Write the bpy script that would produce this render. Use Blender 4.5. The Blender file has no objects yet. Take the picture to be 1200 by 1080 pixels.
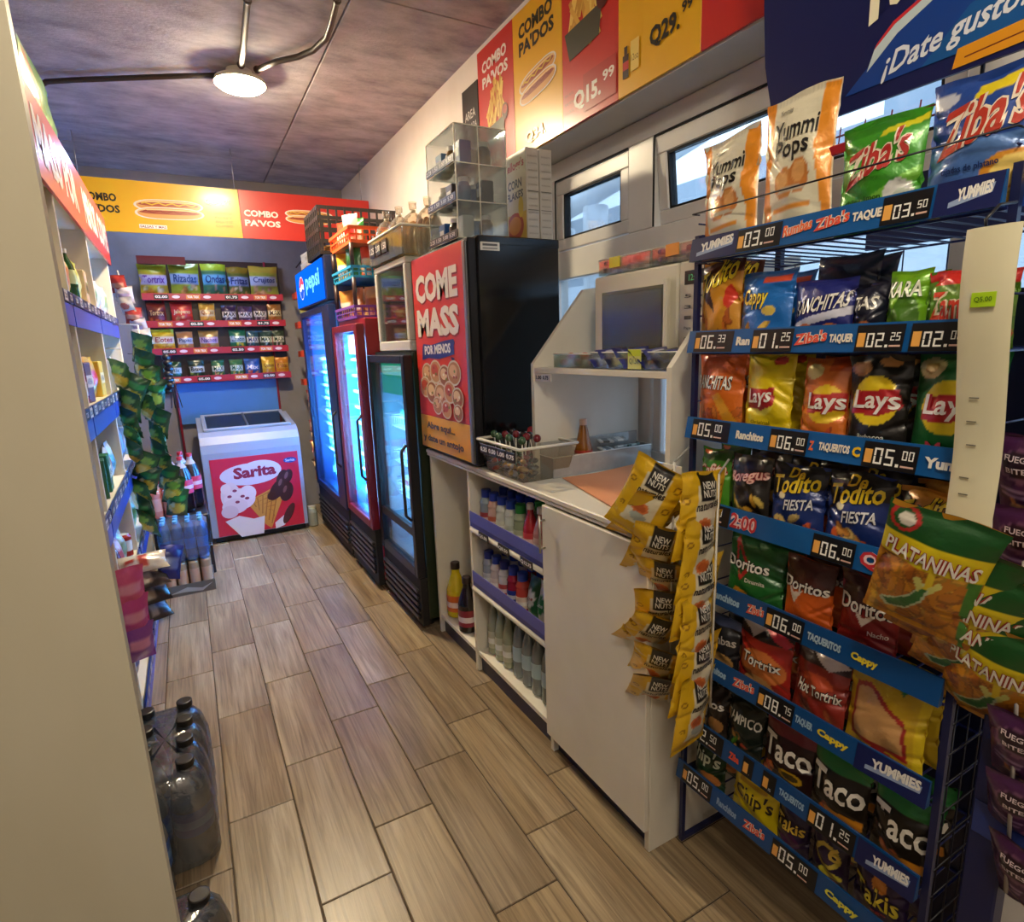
import bpy, math, random
from math import sin, cos, pi, radians, sqrt
from mathutils import Vector, Matrix

R = random.Random(11)
SC = bpy.context.scene
COL = SC.collection

# ---------------------------------------------------------------- camera, world, lights, exposure
cam_d = bpy.data.cameras.new('camera')
cam_d.sensor_fit = 'HORIZONTAL'
cam_d.sensor_width = 36.0
cam_d.lens = 679.16 / 1200 * 36
cam_d.clip_start = 0.02
cam = bpy.data.objects.new('camera', cam_d)
COL.objects.link(cam)
_r = ((0.87188926, -0.48856385, -0.03338381), (-0.12534829, -0.15675609, -0.97965062), (0.47338876, 0.85833146, -0.1979146))
cam.matrix_world = Matrix(((_r[0][0], -_r[1][0], -_r[2][0], 0), (_r[0][1], -_r[1][1], -_r[2][1], 0), (_r[0][2], -_r[1][2], -_r[2][2], 1.43), (0, 0, 0, 1)))
SC.camera = cam

SC.view_settings.view_transform = 'Standard'
SC.view_settings.look = 'None'
SC.view_settings.exposure = 0.52
SC.view_settings.gamma = 1.0
SC.view_settings.use_curve_mapping = False

world = bpy.data.worlds.new('world')
SC.world = world
world.use_nodes = True
world.node_tree.nodes['Background'].inputs[0].default_value = (0.62, 0.78, 1.0, 1)
world.node_tree.nodes['Background'].inputs[1].default_value = 2.3


def area(name, loc, rot, sx, sy, power, col, shape='RECTANGLE'):
    l = bpy.data.lights.new(name, 'AREA')
    l.shape = shape
    l.size = sx
    l.size_y = sy
    l.energy = power
    l.color = col
    o = bpy.data.objects.new(name, l)
    o.location = loc
    o.rotation_euler = rot
    COL.objects.link(o)
    return o




def point(name, loc, r, power, col):
    l = bpy.data.lights.new(name, 'POINT')
    l.shadow_soft_size = r
    l.energy = power
    l.color = col
    o = bpy.data.objects.new(name, l)
    o.location = loc
    COL.objects.link(o)
    return o


# ceiling lamps behind the camera (the one in view is the glowing diffuser of the ceiling_lamp object)
point('entrance_lamp_light', (0.12, -0.15, 2.62), .10, 31, (1.0, 0.87, 0.64))
point('checkout_lamp_light', (-0.15, -0.95, 2.5), .12, 10, (1.0, 0.93, 0.80))
area('back_rack_fill_light', (.1, 5.15, 2.78), (0, 0, 0), .5, .12, 9, (.50, .62, 1.0))  # added cool fill behind the aisle banner, brightens the back wall rack
try:
    SC.cycles.use_denoising = True
    SC.cycles.max_bounces = 8
    SC.cycles.transparent_max_bounces = 24
    SC.cycles.caustics_reflective = False
    SC.cycles.caustics_refractive = False
    SC.cycles.sample_clamp_indirect = 6
except Exception:
    pass


# ---------------------------------------------------------------- helpers
def lin(h):
    if isinstance(h, tuple):
        return h
    o = []
    for s in (16, 8, 0):
        c = ((h >> s) & 255) / 255
        o.append(c / 12.92 if c <= 0.04045 else ((c + 0.055) / 1.055) ** 2.4)
    return (o[0], o[1], o[2], 1.0)


def mixc(a, b, t):
    a, b = lin(a), lin(b)
    return tuple(a[i] * (1 - t) + b[i] * t for i in range(3)) + (1.0,)


class MB:
    """collects shapes with a colour per face or corner; put() links them as one mesh object"""

    def __init__(s):
        s.v, s.f, s.c, s.sm = [], [], [], []

    def add(s, vs, fs, col, smooth=False):
        n = len(s.v)
        s.v.extend(vs)
        single = not isinstance(col, list)
        if single:
            col = lin(col)
        for i, f in enumerate(fs):
            s.f.append([n + k for k in f])
            if single:
                s.c.append(col)
            else:
                s.c.append([col[k] for k in f])
            s.sm.append(smooth)

    def convex(s, vs, fs, col, smooth=False):
        c = Vector((0, 0, 0))
        for p in vs:
            c += Vector(p)
        c /= len(vs)
        out = []
        for f in fs:
            p = [Vector(vs[k]) for k in f]
            nn = Vector((0, 0, 0))
            for i in range(len(p)):
                nn += p[i].cross(p[(i + 1) % len(p)])
            m = sum(p, Vector((0, 0, 0))) / len(p)
            out.append(list(f) if nn.dot(m - c) > 0 else list(reversed(f)))
        s.add(vs, out, col, smooth)

    def box(s, x0, y0, z0, x1, y1, z1, col, b=0.0, M=None):
        x0, x1 = min(x0, x1), max(x0, x1)
        y0, y1 = min(y0, y1), max(y0, y1)
        z0, z1 = min(z0, z1), max(z0, z1)
        if b <= 0:
            vs = [(x, y, z) for x in (x0, x1) for y in (y0, y1) for z in (z0, z1)]
            fs = [(0, 1, 3, 2), (4, 6, 7, 5), (0, 4, 5, 1), (2, 3, 7, 6), (0, 2, 6, 4), (1, 5, 7, 3)]
        else:
            b = min(b, (x1 - x0) * .45, (y1 - y0) * .45, (z1 - z0) * .45)
            vs, ix = [], {}
            for i, x in enumerate((x0, x1)):
                for j, y in enumerate((y0, y1)):
                    for k, z in enumerate((z0, z1)):
                        xi = x + (b if i == 0 else -b)
                        yi = y + (b if j == 0 else -b)
                        zi = z + (b if k == 0 else -b)
                        ix[i, j, k] = len(vs)
                        vs += [(x, yi, zi), (xi, y, zi), (xi, yi, z)]
            fs = []
            for i in (0, 1):
                fs.append([ix[i, 0, 0], ix[i, 1, 0], ix[i, 1, 1], ix[i, 0, 1]])
                fs.append([ix[0, i, 0] + 1, ix[1, i, 0] + 1, ix[1, i, 1] + 1, ix[0, i, 1] + 1])
                fs.append([ix[0, 0, i] + 2, ix[1, 0, i] + 2, ix[1, 1, i] + 2, ix[0, 1, i] + 2])
                for j in (0, 1):
                    fs.append([ix[i, j, 0], ix[i, j, 1], ix[i, j, 1] + 1, ix[i, j, 0] + 1])
                    fs.append([ix[i, 0, j], ix[i, 1, j], ix[i, 1, j] + 2, ix[i, 0, j] + 2])
                    fs.append([ix[0, i, j] + 1, ix[1, i, j] + 1, ix[1, i, j] + 2, ix[0, i, j] + 2])
                    for k in (0, 1):
                        a = ix[i, j, k]
                        fs.append([a, a + 1, a + 2])
        if M is not None:
            vs = [tuple(M @ Vector(p)) for p in vs]
        s.convex(vs, fs, col)
        return s

    def prism(s, pts, axis, a0, a1, col):
        """2D outline (any simple polygon) extruded along an axis; outline given in the other two axes in order"""
        def P(p, a):
            q = list(p)
            q.insert('xyz'.index(axis), a)
            return tuple(q)
        n = len(pts)
        vs = [P(p, a0) for p in pts] + [P(p, a1) for p in pts]
        ar = sum(pts[i][0] * pts[(i + 1) % n][1] - pts[(i + 1) % n][0] * pts[i][1] for i in range(n))
        if axis == 'y':
            ar = -ar
        if (ar > 0) == (a1 > a0):
            fs = [tuple(reversed(range(n))), tuple(range(n, 2 * n))] + [(i, (i + 1) % n, n + (i + 1) % n, n + i) for i in range(n)]
        else:
            fs = [tuple(range(n)), tuple(reversed(range(n, 2 * n)))] + [(i, n + i, n + (i + 1) % n, (i + 1) % n) for i in range(n)]
        s.add(vs, fs, col)
        return s

    def lathe(s, prof, c=(0, 0, 0), n=12, col=0xffffff, smooth=True, sq=None):
        """prof [(r,z)] bottom to top; col one colour or one per segment; sq: squareness exponent"""
        m = len(prof)
        for j in range(m - 1):
            (r0, z0), (r1, z1) = prof[j], prof[j + 1]
            vs = []
            for r, z in ((r0, z0), (r1, z1)):
                for i in range(n):
                    a = 2 * pi * i / n
                    ca, sa = cos(a), sin(a)
                    if sq:
                        k = (abs(ca) ** sq + abs(sa) ** sq) ** (-1 / sq)
                        ca, sa = ca * k, sa * k
                    vs.append((c[0] + r * ca, c[1] + r * sa, c[2] + z))
            fs = [(i, (i + 1) % n, n + (i + 1) % n, n + i) for i in range(n)]
            s.add(vs, fs, col[j] if isinstance(col, list) else col, smooth)
        return s

    def tube(s, pts, r, col, n=6, smooth=True):
        pts = [Vector(p) for p in pts]
        rings = []
        up = None
        for i, p in enumerate(pts):
            d = (pts[min(i + 1, len(pts) - 1)] - pts[max(i - 1, 0)]).normalized()
            if up is None:
                up = Vector((0, 0, 1)) if abs(d.z) < .9 else Vector((1, 0, 0))
            a = d.cross(up).normalized()
            up = a.cross(d).normalized()
            rings.append([tuple(p + (a * cos(2 * pi * k / n) + up * sin(2 * pi * k / n)) * r) for k in range(n)])
        vs = [q for rg in rings for q in rg]
        fs = []
        for i in range(len(pts) - 1):
            for k in range(n):
                fs.append((i * n + k, i * n + (k + 1) % n, (i + 1) * n + (k + 1) % n, (i + 1) * n + k))
        fs.append(tuple(reversed(range(n))))
        fs.append(tuple(range((len(pts) - 1) * n, len(pts) * n)))
        s.add(vs, fs, col, smooth)
        return s

    def ball(s, c, r, col, n=8, m=5):
        rx, ry, rz = r if isinstance(r, tuple) else (r, r, r)
        vs = [(c[0], c[1], c[2] - rz)]
        for j in range(1, m):
            t = pi * j / m
            for i in range(n):
                a = 2 * pi * i / n
                vs.append((c[0] + rx * sin(t) * cos(a), c[1] + ry * sin(t) * sin(a), c[2] - rz * cos(t)))
        vs.append((c[0], c[1], c[2] + rz))
        fs = [(0, 1 + (i + 1) % n, 1 + i) for i in range(n)]
        for j in range(m - 2):
            for i in range(n):
                a, b = 1 + j * n + i, 1 + j * n + (i + 1) % n
                fs.append((a, b, b + n, a + n))
        t = len(vs) - 1
        fs += [(t, t - n + i, t - n + (i + 1) % n) for i in range(n)]
        s.add(vs, fs, col, True)
        return s

    def put(s, name, mat, parent=None, loc=(0, 0, 0), rot=(0, 0, 0), **props):
        me = bpy.data.meshes.new(name)
        me.from_pydata(s.v, [], s.f)
        at = me.color_attributes.new('Col', 'FLOAT_COLOR', 'CORNER')
        buf = []
        for f, c in zip(s.f, s.c):
            if isinstance(c, tuple):
                buf.extend(c * len(f))
            else:
                for q in c:
                    buf.extend(q)
        at.data.foreach_set('color', buf)
        me.polygons.foreach_set('use_smooth', s.sm)
        me.materials.append(MAT[mat] if isinstance(mat, str) else mat)
        o = bpy.data.objects.new(name, me)
        COL.objects.link(o)
        if parent is not None:
            o.parent = parent
        o.location = loc
        o.rotation_euler = rot
        for k, v in props.items():
            o[k] = v
        return o


def thing(name, label, cat, loc=(0, 0, 0), rz=0.0, group=None, rot=None):
    o = bpy.data.objects.new(name, None)
    o.empty_display_size = 0.05
    COL.objects.link(o)
    o.location = loc
    o.rotation_euler = rot if rot else (0, 0, rz)
    o['label'] = label
    o['category'] = cat
    if group:
        o['group'] = group
    return o


def dup(o, loc=None, rot=None, label=None, group=None):
    c = o.copy()
    COL.objects.link(c)
    for ch in o.children:
        d = ch.copy()
        COL.objects.link(d)
        d.parent = c
        for g in ch.children:
            e = g.copy()
            COL.objects.link(e)
            e.parent = d
    if loc is not None:
        c.location = loc
    if rot is not None:
        c.rotation_euler = rot
    if label:
        c['label'] = label
    if group:
        c['group'] = group
    return c


# ---------------------------------------------------------------- materials
MAT = {}


def new_mat(name):
    m = bpy.data.materials.new(name)
    m.use_nodes = True
    nt = m.node_tree
    nt.nodes.clear()
    out = nt.nodes.new('ShaderNodeOutputMaterial')
    return m, nt, out


def coords(nt, scale, obj=True):
    tc = nt.nodes.new('ShaderNodeTexCoord')
    mp = nt.nodes.new('ShaderNodeMapping')
    mp.inputs['Scale'].default_value = scale
    nt.links.new(tc.outputs['Object' if obj else 'Generated'], mp.inputs[0])
    return mp.outputs[0]


def noise(nt, vec, scale, detail=3.0, rough=.55):
    n = nt.nodes.new('ShaderNodeTexNoise')
    n.inputs['Scale'].default_value = scale
    n.inputs['Detail'].default_value = detail
    n.inputs['Roughness'].default_value = rough
    if vec is not None:
        nt.links.new(vec, n.inputs['Vector'])
    return n.outputs[0]


def ramp(nt, fac, stops):
    r = nt.nodes.new('ShaderNodeValToRGB')
    while len(r.color_ramp.elements) < len(stops):
        r.color_ramp.elements.new(.5)
    for e, (p, c) in zip(r.color_ramp.elements, stops):
        e.position = p
        e.color = lin(c)
    nt.links.new(fac, r.inputs[0])
    return r.outputs[0]


def mixn(nt, a, b, fac, blend='MIX'):
    m = nt.nodes.new('ShaderNodeMix')
    m.data_type = 'RGBA'
    m.blend_type = blend
    for sock, v in ((m.inputs[0], fac), (m.inputs[6], a), (m.inputs[7], b)):
        if isinstance(v, (int, float)):
            sock.default_value = v
        elif isinstance(v, tuple):
            sock.default_value = v
        else:
            nt.links.new(v, sock)
    return m.outputs[2]


def bump(nt, h, strength, dist=.005):
    b = nt.nodes.new('ShaderNodeBump')
    b.inputs['Strength'].default_value = strength
    b.inputs['Distance'].default_value = dist
    nt.links.new(h, b.inputs['Height'])
    return b.outputs[0]


def princ(nt, out, col, rough, metal=0.0, normal=None, spec=.5, coat=0.0):
    p = nt.nodes.new('ShaderNodeBsdfPrincipled')
    nt.links.new(col, p.inputs['Base Color'])
    if isinstance(rough, (int, float)):
        p.inputs['Roughness'].default_value = rough
    else:
        nt.links.new(rough, p.inputs['Roughness'])
    p.inputs['Metallic'].default_value = metal
    p.inputs['Specular IOR Level'].default_value = spec
    p.inputs['Coat Weight'].default_value = coat
    p.inputs['Coat Roughness'].default_value = .15
    if normal is not None:
        nt.links.new(normal, p.inputs['Normal'])
    nt.links.new(p.outputs[0], out.inputs[0])
    return p


def attr(nt):
    a = nt.nodes.new('ShaderNodeAttribute')
    a.attribute_name = 'Col'
    return a.outputs['Color']


def coloured(name, rough, metal=0.0, var=.08, bs=0.0, bscale=30, vscale=6, spec=.5, coat=0.0):
    m, nt, out = new_mat(name)
    c = attr(nt)
    v = coords(nt, (1, 1, 1))
    n = noise(nt, v, vscale, 4)
    g = ramp(nt, n, [(0.3, 0x9a9a9a), (0.7, 0xffffff)])
    c = mixn(nt, c, g, var, 'MULTIPLY')
    nrm = bump(nt, noise(nt, v, bscale, 3), bs) if bs else None
    princ(nt, out, c, rough, metal, nrm, spec, coat)
    MAT[name] = m


coloured('matte', .75, var=.12, vscale=5)
coloured('board', .45, var=.08, vscale=3)
coloured('satin', .38, var=.08)
coloured('gloss', .16, var=.05, coat=.3)
coloured('print', .33, var=.05, vscale=4, coat=.2)
coloured('metal', .3, metal=.9, var=.1)
coloured('darkmetal', .42, metal=.35, var=.1)
coloured('foil', .30, metal=.12, var=.12, bs=.55, bscale=34, vscale=9, spec=.6, coat=.25)
coloured('bread', .85, var=.35, bs=.6, bscale=60, vscale=30)


def clear_mat(name, dens, gl=.12, rough=.06, haze=.0, bs=0.0):
    """thin clear plastic or glass: tinted see-through, a sheen that grows at grazing angles, a little milky body"""
    m, nt, out = new_mat(name)
    c = attr(nt)
    tr = nt.nodes.new('ShaderNodeBsdfTransparent')
    nt.links.new(c, tr.inputs[0])
    df = nt.nodes.new('ShaderNodeBsdfDiffuse')
    nt.links.new(mixn(nt, c, (1, 1, 1, 1), .3), df.inputs[0])
    mx = nt.nodes.new('ShaderNodeMixShader')
    v = coords(nt, (1, 1, 1))
    nz = noise(nt, v, 22, 3)
    if haze:
        mr = nt.nodes.new('ShaderNodeMapRange')
        mr.inputs[3].default_value = max(0, dens - haze)
        mr.inputs[4].default_value = dens + haze
        nt.links.new(nz, mr.inputs[0])
        nt.links.new(mr.outputs[0], mx.inputs[0])
    else:
        mx.inputs[0].default_value = dens
    nt.links.new(tr.outputs[0], mx.inputs[1])
    nt.links.new(df.outputs[0], mx.inputs[2])
    gs = nt.nodes.new('ShaderNodeBsdfGlossy')
    gs.inputs['Roughness'].default_value = rough
    lw = nt.nodes.new('ShaderNodeLayerWeight')
    lw.inputs[0].default_value = .25
    if bs:
        nb = bump(nt, nz, bs)
        nt.links.new(nb, gs.inputs['Normal'])
    ma = nt.nodes.new('ShaderNodeMath')
    ma.operation = 'MULTIPLY_ADD'
    nt.links.new(lw.outputs['Fresnel'], ma.inputs[0])
    ma.inputs[1].default_value = .55
    ma.inputs[2].default_value = gl * .35
    m2 = nt.nodes.new('ShaderNodeMixShader')
    nt.links.new(ma.outputs[0], m2.inputs[0])
    nt.links.new(mx.outputs[0], m2.inputs[1])
    nt.links.new(gs.outputs[0], m2.inputs[2])
    nt.links.new(m2.outputs[0], out.inputs[0])
    MAT[name] = m


clear_mat('glass', .02, gl=.16, rough=.03)
clear_mat('acrylic', .08, gl=.2, rough=.06)
clear_mat('film', .10, gl=.35, rough=.12, haze=.08, bs=.6)
clear_mat('wrap', .10, gl=.55, rough=.14, haze=.10, bs=.9)
clear_mat('pet', .42, gl=.3, rough=.07, haze=.1)


def emit_mat(name, strength):
    m, nt, out = new_mat(name)
    e = nt.nodes.new('ShaderNodeEmission')
    nt.links.new(attr(nt), e.inputs[0])
    e.inputs[1].default_value = strength
    nt.links.new(e.outputs[0], out.inputs[0])
    MAT[name] = m


emit_mat('lamp', 330.0)
emit_mat('led', 14.0)
emit_mat('backlit', 1.05)


def wood_tile():
    m, nt, out = new_mat('wood_tile')
    oi = nt.nodes.new('ShaderNodeObjectInfo')
    tc = nt.nodes.new('ShaderNodeTexCoord')
    off = nt.nodes.new('ShaderNodeVectorMath')
    off.operation = 'MULTIPLY_ADD'
    off.inputs[1].default_value = (1, 1, 1)
    sc = nt.nodes.new('ShaderNodeVectorMath')
    sc.operation = 'SCALE'
    cmb = nt.nodes.new('ShaderNodeCombineXYZ')
    nt.links.new(oi.outputs['Random'], cmb.inputs[0])
    nt.links.new(oi.outputs['Random'], cmb.inputs[1])
    nt.links.new(cmb.outputs[0], sc.inputs[0])
    sc.inputs['Scale'].default_value = 17.0
    nt.links.new(tc.outputs['Object'], off.inputs[0])
    nt.links.new(sc.outputs[0], off.inputs[2])
    mp = nt.nodes.new('ShaderNodeMapping')
    mp.inputs['Scale'].default_value = (46, 1.6, 46)
    nt.links.new(off.outputs[0], mp.inputs[0])
    n = nt.nodes.new('ShaderNodeTexNoise')
    n.inputs['Scale'].default_value = 1.6
    n.inputs['Detail'].default_value = 7
    n.inputs['Roughness'].default_value = .62
    n.inputs['Distortion'].default_value = .7
    nt.links.new(mp.outputs[0], n.inputs['Vector'])
    base = ramp(nt, n.outputs[0], [(0.3, 0x7d6f5c), (0.46, 0x9d8f7a), (0.6, 0xb5a68e), (0.8, 0xc6b9a0)])
    mp2 = nt.nodes.new('ShaderNodeMapping')
    mp2.inputs['Scale'].default_value = (7, .9, 7)
    nt.links.new(off.outputs[0], mp2.inputs[0])
    n2 = nt.nodes.new('ShaderNodeTexNoise')
    n2.inputs['Scale'].default_value = 1.2
    n2.inputs['Detail'].default_value = 2
    nt.links.new(mp2.outputs[0], n2.inputs['Vector'])
    patch = ramp(nt, n2.outputs[0], [(0.35, 0xc4b49c), (0.65, 0xffffff)])
    c = mixn(nt, base, patch, .75, 'MULTIPLY')
    tint = ramp(nt, oi.outputs['Random'], [(0.0, 0xd2c8be), (0.5, 0xf2e6cf), (1.0, 0xffffff)])
    c = mixn(nt, c, tint, .8, 'MULTIPLY')
    rr = nt.nodes.new('ShaderNodeMapRange')
    rr.inputs[3].default_value = .24
    rr.inputs[4].default_value = .42
    nt.links.new(n2.outputs[0], rr.inputs[0])
    princ(nt, out, c, rr.outputs[0], normal=bump(nt, n.outputs[0], .22, .002), spec=.55)
    MAT['wood_tile'] = m


wood_tile()


def surf(name, stops, scale, rough, bs=.2, bscale=40, detail=6, stretch=(1, 1, 1), spec=.4):
    m, nt, out = new_mat(name)
    v = coords(nt, stretch)
    c = ramp(nt, noise(nt, v, scale, detail, .6), stops)
    princ(nt, out, c, rough, normal=bump(nt, noise(nt, v, bscale, 5), bs, .004), spec=spec)
    MAT[name] = m


surf('concrete', [(0.25, 0x7f7d85), (0.40, 0x9c9aa2), (0.55, 0xb2b0b6), (0.75, 0xc9c7cc)], 3.0, .85, .6, 30, 12, (1.6, 3.2, 1))
surf('plaster', [(0.3, 0xd6cec6), (0.7, 0xe4ddd6)], 2.5, .7, .12, 60)
surf('greywall', [(0.3, 0x7d7a7c), (0.7, 0x959094)], 2.0, .75, .15, 50)
surf('grout', [(0.3, 0x4c4239), (0.7, 0x62564a)], 20, .9, .2, 80)
surf('cream_panel', [(0.25, 0x968a6e), (0.45, 0xa79d84), (0.55, 0xaba28a), (0.8, 0xb8b09a)], 2.2, .5, .06, 30, 5, (1, 1, .35))
surf('paint_white', [(0.3, 0xd9d3c4), (0.7, 0xe4dfd2)], 3, .42, .05, 40)
surf('upvc', [(0.3, 0xd8d4cf), (0.7, 0xe6e3df)], 3, .3, .03, 40)
surf('outside_grey', [(0.3, 0x9aa3ab), (0.7, 0xb5bcc2)], .6, .8, .1, 10)
surf('outside_white', [(0.3, 0xe4eaf0), (0.7, 0xf4f8fb)], 1.0, .6, .05, 10)

# ---------------------------------------------------------------- flat print: text and drawings
_tx = {}


def text_geo(body, bold=.012):
    k = (body, bold)
    if k in _tx:
        return _tx[k]
    cu = bpy.data.curves.new('t', 'FONT')
    cu.body = body
    cu.size = 1.0
    cu.offset = bold
    cu.resolution_u = 2
    cu.space_line = .82
    cu.align_x = 'CENTER'
    o = bpy.data.objects.new('t', cu)
    COL.objects.link(o)
    bpy.context.view_layer.update()
    me = bpy.data.meshes.new_from_object(o.evaluated_get(bpy.context.evaluated_depsgraph_get()))
    vs = [(v.co.x, v.co.y) for v in me.vertices]
    fs = [tuple(p.vertices) for p in me.polygons if p.normal.z != 0]
    flip = [tuple(reversed(p.vertices)) if p.normal.z < 0 else tuple(p.vertices) for p in me.polygons]
    bpy.data.objects.remove(o)
    bpy.data.curves.remove(cu)
    bpy.data.meshes.remove(me)
    x0, x1 = min(v[0] for v in vs), max(v[0] for v in vs)
    y0, y1 = min(v[1] for v in vs), max(v[1] for v in vs)
    vs = [((x - x0) / (x1 - x0), (y - y0) / (y1 - y0)) for x, y in vs]
    _tx[k] = (vs, flip, (x1 - x0) / (y1 - y0))
    return _tx[k]


class Canvas:
    """flat print laid on a surface: map(u, v, layer) gives the 3D point of print coordinates u, v"""

    def __init__(s, mb, fn, auto=True):
        s.mb, s.fn, s.layer, s.auto, s.k = mb, fn, 1, auto, 0

    def lay(s, L):
        if not s.auto:
            return s.layer if L is None else L
        s.k += 1
        return 1 + s.k * .12

    def poly(s, pts, col, L=None):
        L = s.lay(L)
        n = len(pts)
        ar = sum(pts[i][0] * pts[(i + 1) % n][1] - pts[(i + 1) % n][0] * pts[i][1] for i in range(n))
        if ar < 0:
            pts = pts[::-1]
        s.mb.add([s.fn(u, v, L) for u, v in pts], [tuple(range(n))], col)

    def rect(s, u0, v0, u1, v1, col, L=None):
        s.poly([(u0, v0), (u1, v0), (u1, v1), (u0, v1)], col, L)

    def ell(s, cu, cv, ru, rv, col, L=None, n=20, rot=0):
        p = []
        for i in range(n):
            a = 2 * pi * i / n
            x, y = ru * cos(a), rv * sin(a)
            p.append((cu + x * cos(rot) - y * sin(rot), cv + x * sin(rot) + y * cos(rot)))
        s.poly(p, col, L)

    def text(s, body, u0, v0, u1, v1, col, L=None, bold=.012, shear=0, rise=0, outline=None, obold=.06):
        if outline is not None:
            s.text(body, u0, v0, u1, v1, outline, L, obold, shear, rise)
            L = (L or 1) + 1
        L = s.lay(L)
        vs, fs, _ = text_geo(body, bold)
        W, H = u1 - u0, v1 - v0
        s.mb.add([s.fn(u0 + x * W + shear * y * H, v0 + y * H + rise * x * W, L) for x, y in vs], fs, col)

    def seg(s, txt, u0, v0, h, col):
        """segment digits like a printed price flap; returns the end of the run"""
        S_ = {'0': 'abcdef', '1': 'bc', '2': 'abged', '3': 'abgcd', '4': 'fgbc', '5': 'afgcd', '6': 'afgedc', '7': 'abc', '8': 'abcdefg', '9': 'abcdfg'}
        w, t, u = h * .52, h * .15, u0
        for ch in txt:
            if ch == '.':
                s.rect(u, v0, u + t * 1.2, v0 + t * 1.2, col)
                u += t * 2
                continue
            for q in S_[ch]:
                a = {'a': (0, h - t, w, h), 'g': (0, h / 2 - t / 2, w, h / 2 + t / 2), 'd': (0, 0, w, t), 'f': (0, h / 2, t, h), 'b': (w - t, h / 2, w, h), 'e': (0, 0, t, h / 2), 'c': (w - t, 0, w, h / 2)}[q]
                g_ = t * .12
                s.rect(u + a[0] + g_, v0 + a[1] + g_, u + a[2] - g_, v0 + a[3] - g_, col)
            u += w + t * .9
        return u

    def hotdog(s, cu, cv, w, h, tilt=0, double=True):
        def T(x, y):
            return (cu + x * w * cos(tilt) - y * h * sin(tilt) * .6, cv + y * h + x * w * sin(tilt))

        def E(x, y, rx, ry, col, L):
            s.poly([T(x + rx * abs(cos(a)) ** .6 * (1 if cos(a) > 0 else -1), y + ry * sin(a)) for a in [2 * pi * i / 24 for i in range(24)]], col, L)
        for k, dy in enumerate((.2, -.18) if double else (0,)):
            L = s.layer + k * 4
            E(0, dy, .54, .3, 0xe9dfd4, L)
            E(0, dy, .5, .26, 0xd99a4e, L + 1)
            E(0, dy + .09, .49, .12, 0xf0c88a, L + 2)
            E(0, dy + .05, .47, .1, 0xa2452a, L + 3)
            up = [T(-.42 + .84 * i / 16, dy + .1 + .05 * sin(i * 1.6)) for i in range(17)]
            dn = [T(-.42 + .84 * i / 16, dy + .04 + .05 * sin(i * 1.6)) for i in range(16, -1, -1)]
            for i in range(16):
                s.poly([up[i], up[i + 1], dn[15 - i], dn[16 - i]], 0x8a2418 if k else 0xd9b021, L + 4)

    def fries(s, cu, cv, w, h, tilt=.5, cols=(0xf2cf6a, 0xe3b24a, 0xd19a3a)):
        rr = random.Random(int(cu * 1000) + 3)
        for i in range(26):
            x = cu + (rr.random() - .5) * w * .8
            y = cv + (rr.random() - .3) * h * .5
            a = pi / 2 + (rr.random() - .5) * 1.3
            l = h * (.35 + .3 * rr.random())
            t = w * .035
            dx, dy = cos(a) * l / 2, sin(a) * l / 2
            nx, ny = -sin(a) * t, cos(a) * t
            s.poly([(x - dx - nx, y - dy - ny), (x + dx - nx, y + dy - ny), (x + dx + nx, y + dy + ny), (x - dx + nx, y - dy + ny)], cols[i % 3], s.layer + 1 + i % 5)
        s.poly([(cu - w * .5, cv - h * .15), (cu + w * .4, cv - h * .1), (cu + w * .34, cv - h * .42), (cu - w * .38, cv - h * .48)], 0x49483a, s.layer + 7)
        s.ell(cu + w * .42, cv - h * .05, w * .14, h * .13, 0x5a1c14, s.layer + 8)
        s.ell(cu + w * .42, cv - h * .02, w * .1, h * .07, 0xb0301c, s.layer + 9)


def flat(mb, o, ux, uy, nrm, eps=.0005):
    o, ux, uy, nrm = Vector(o), Vector(ux), Vector(uy), Vector(nrm)
    return Canvas(mb, lambda u, v, L: tuple(o + ux * u + uy * v + nrm * (eps * L)))


def front(mb, y=0.0, x0=0.0, z0=0.0, eps=.0005):
    """canvas on a vertical face that looks toward local -y"""
    return flat(mb, (x0, y, z0), (1, 0, 0), (0, 0, 1), (0, -1, 0), eps)


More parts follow.
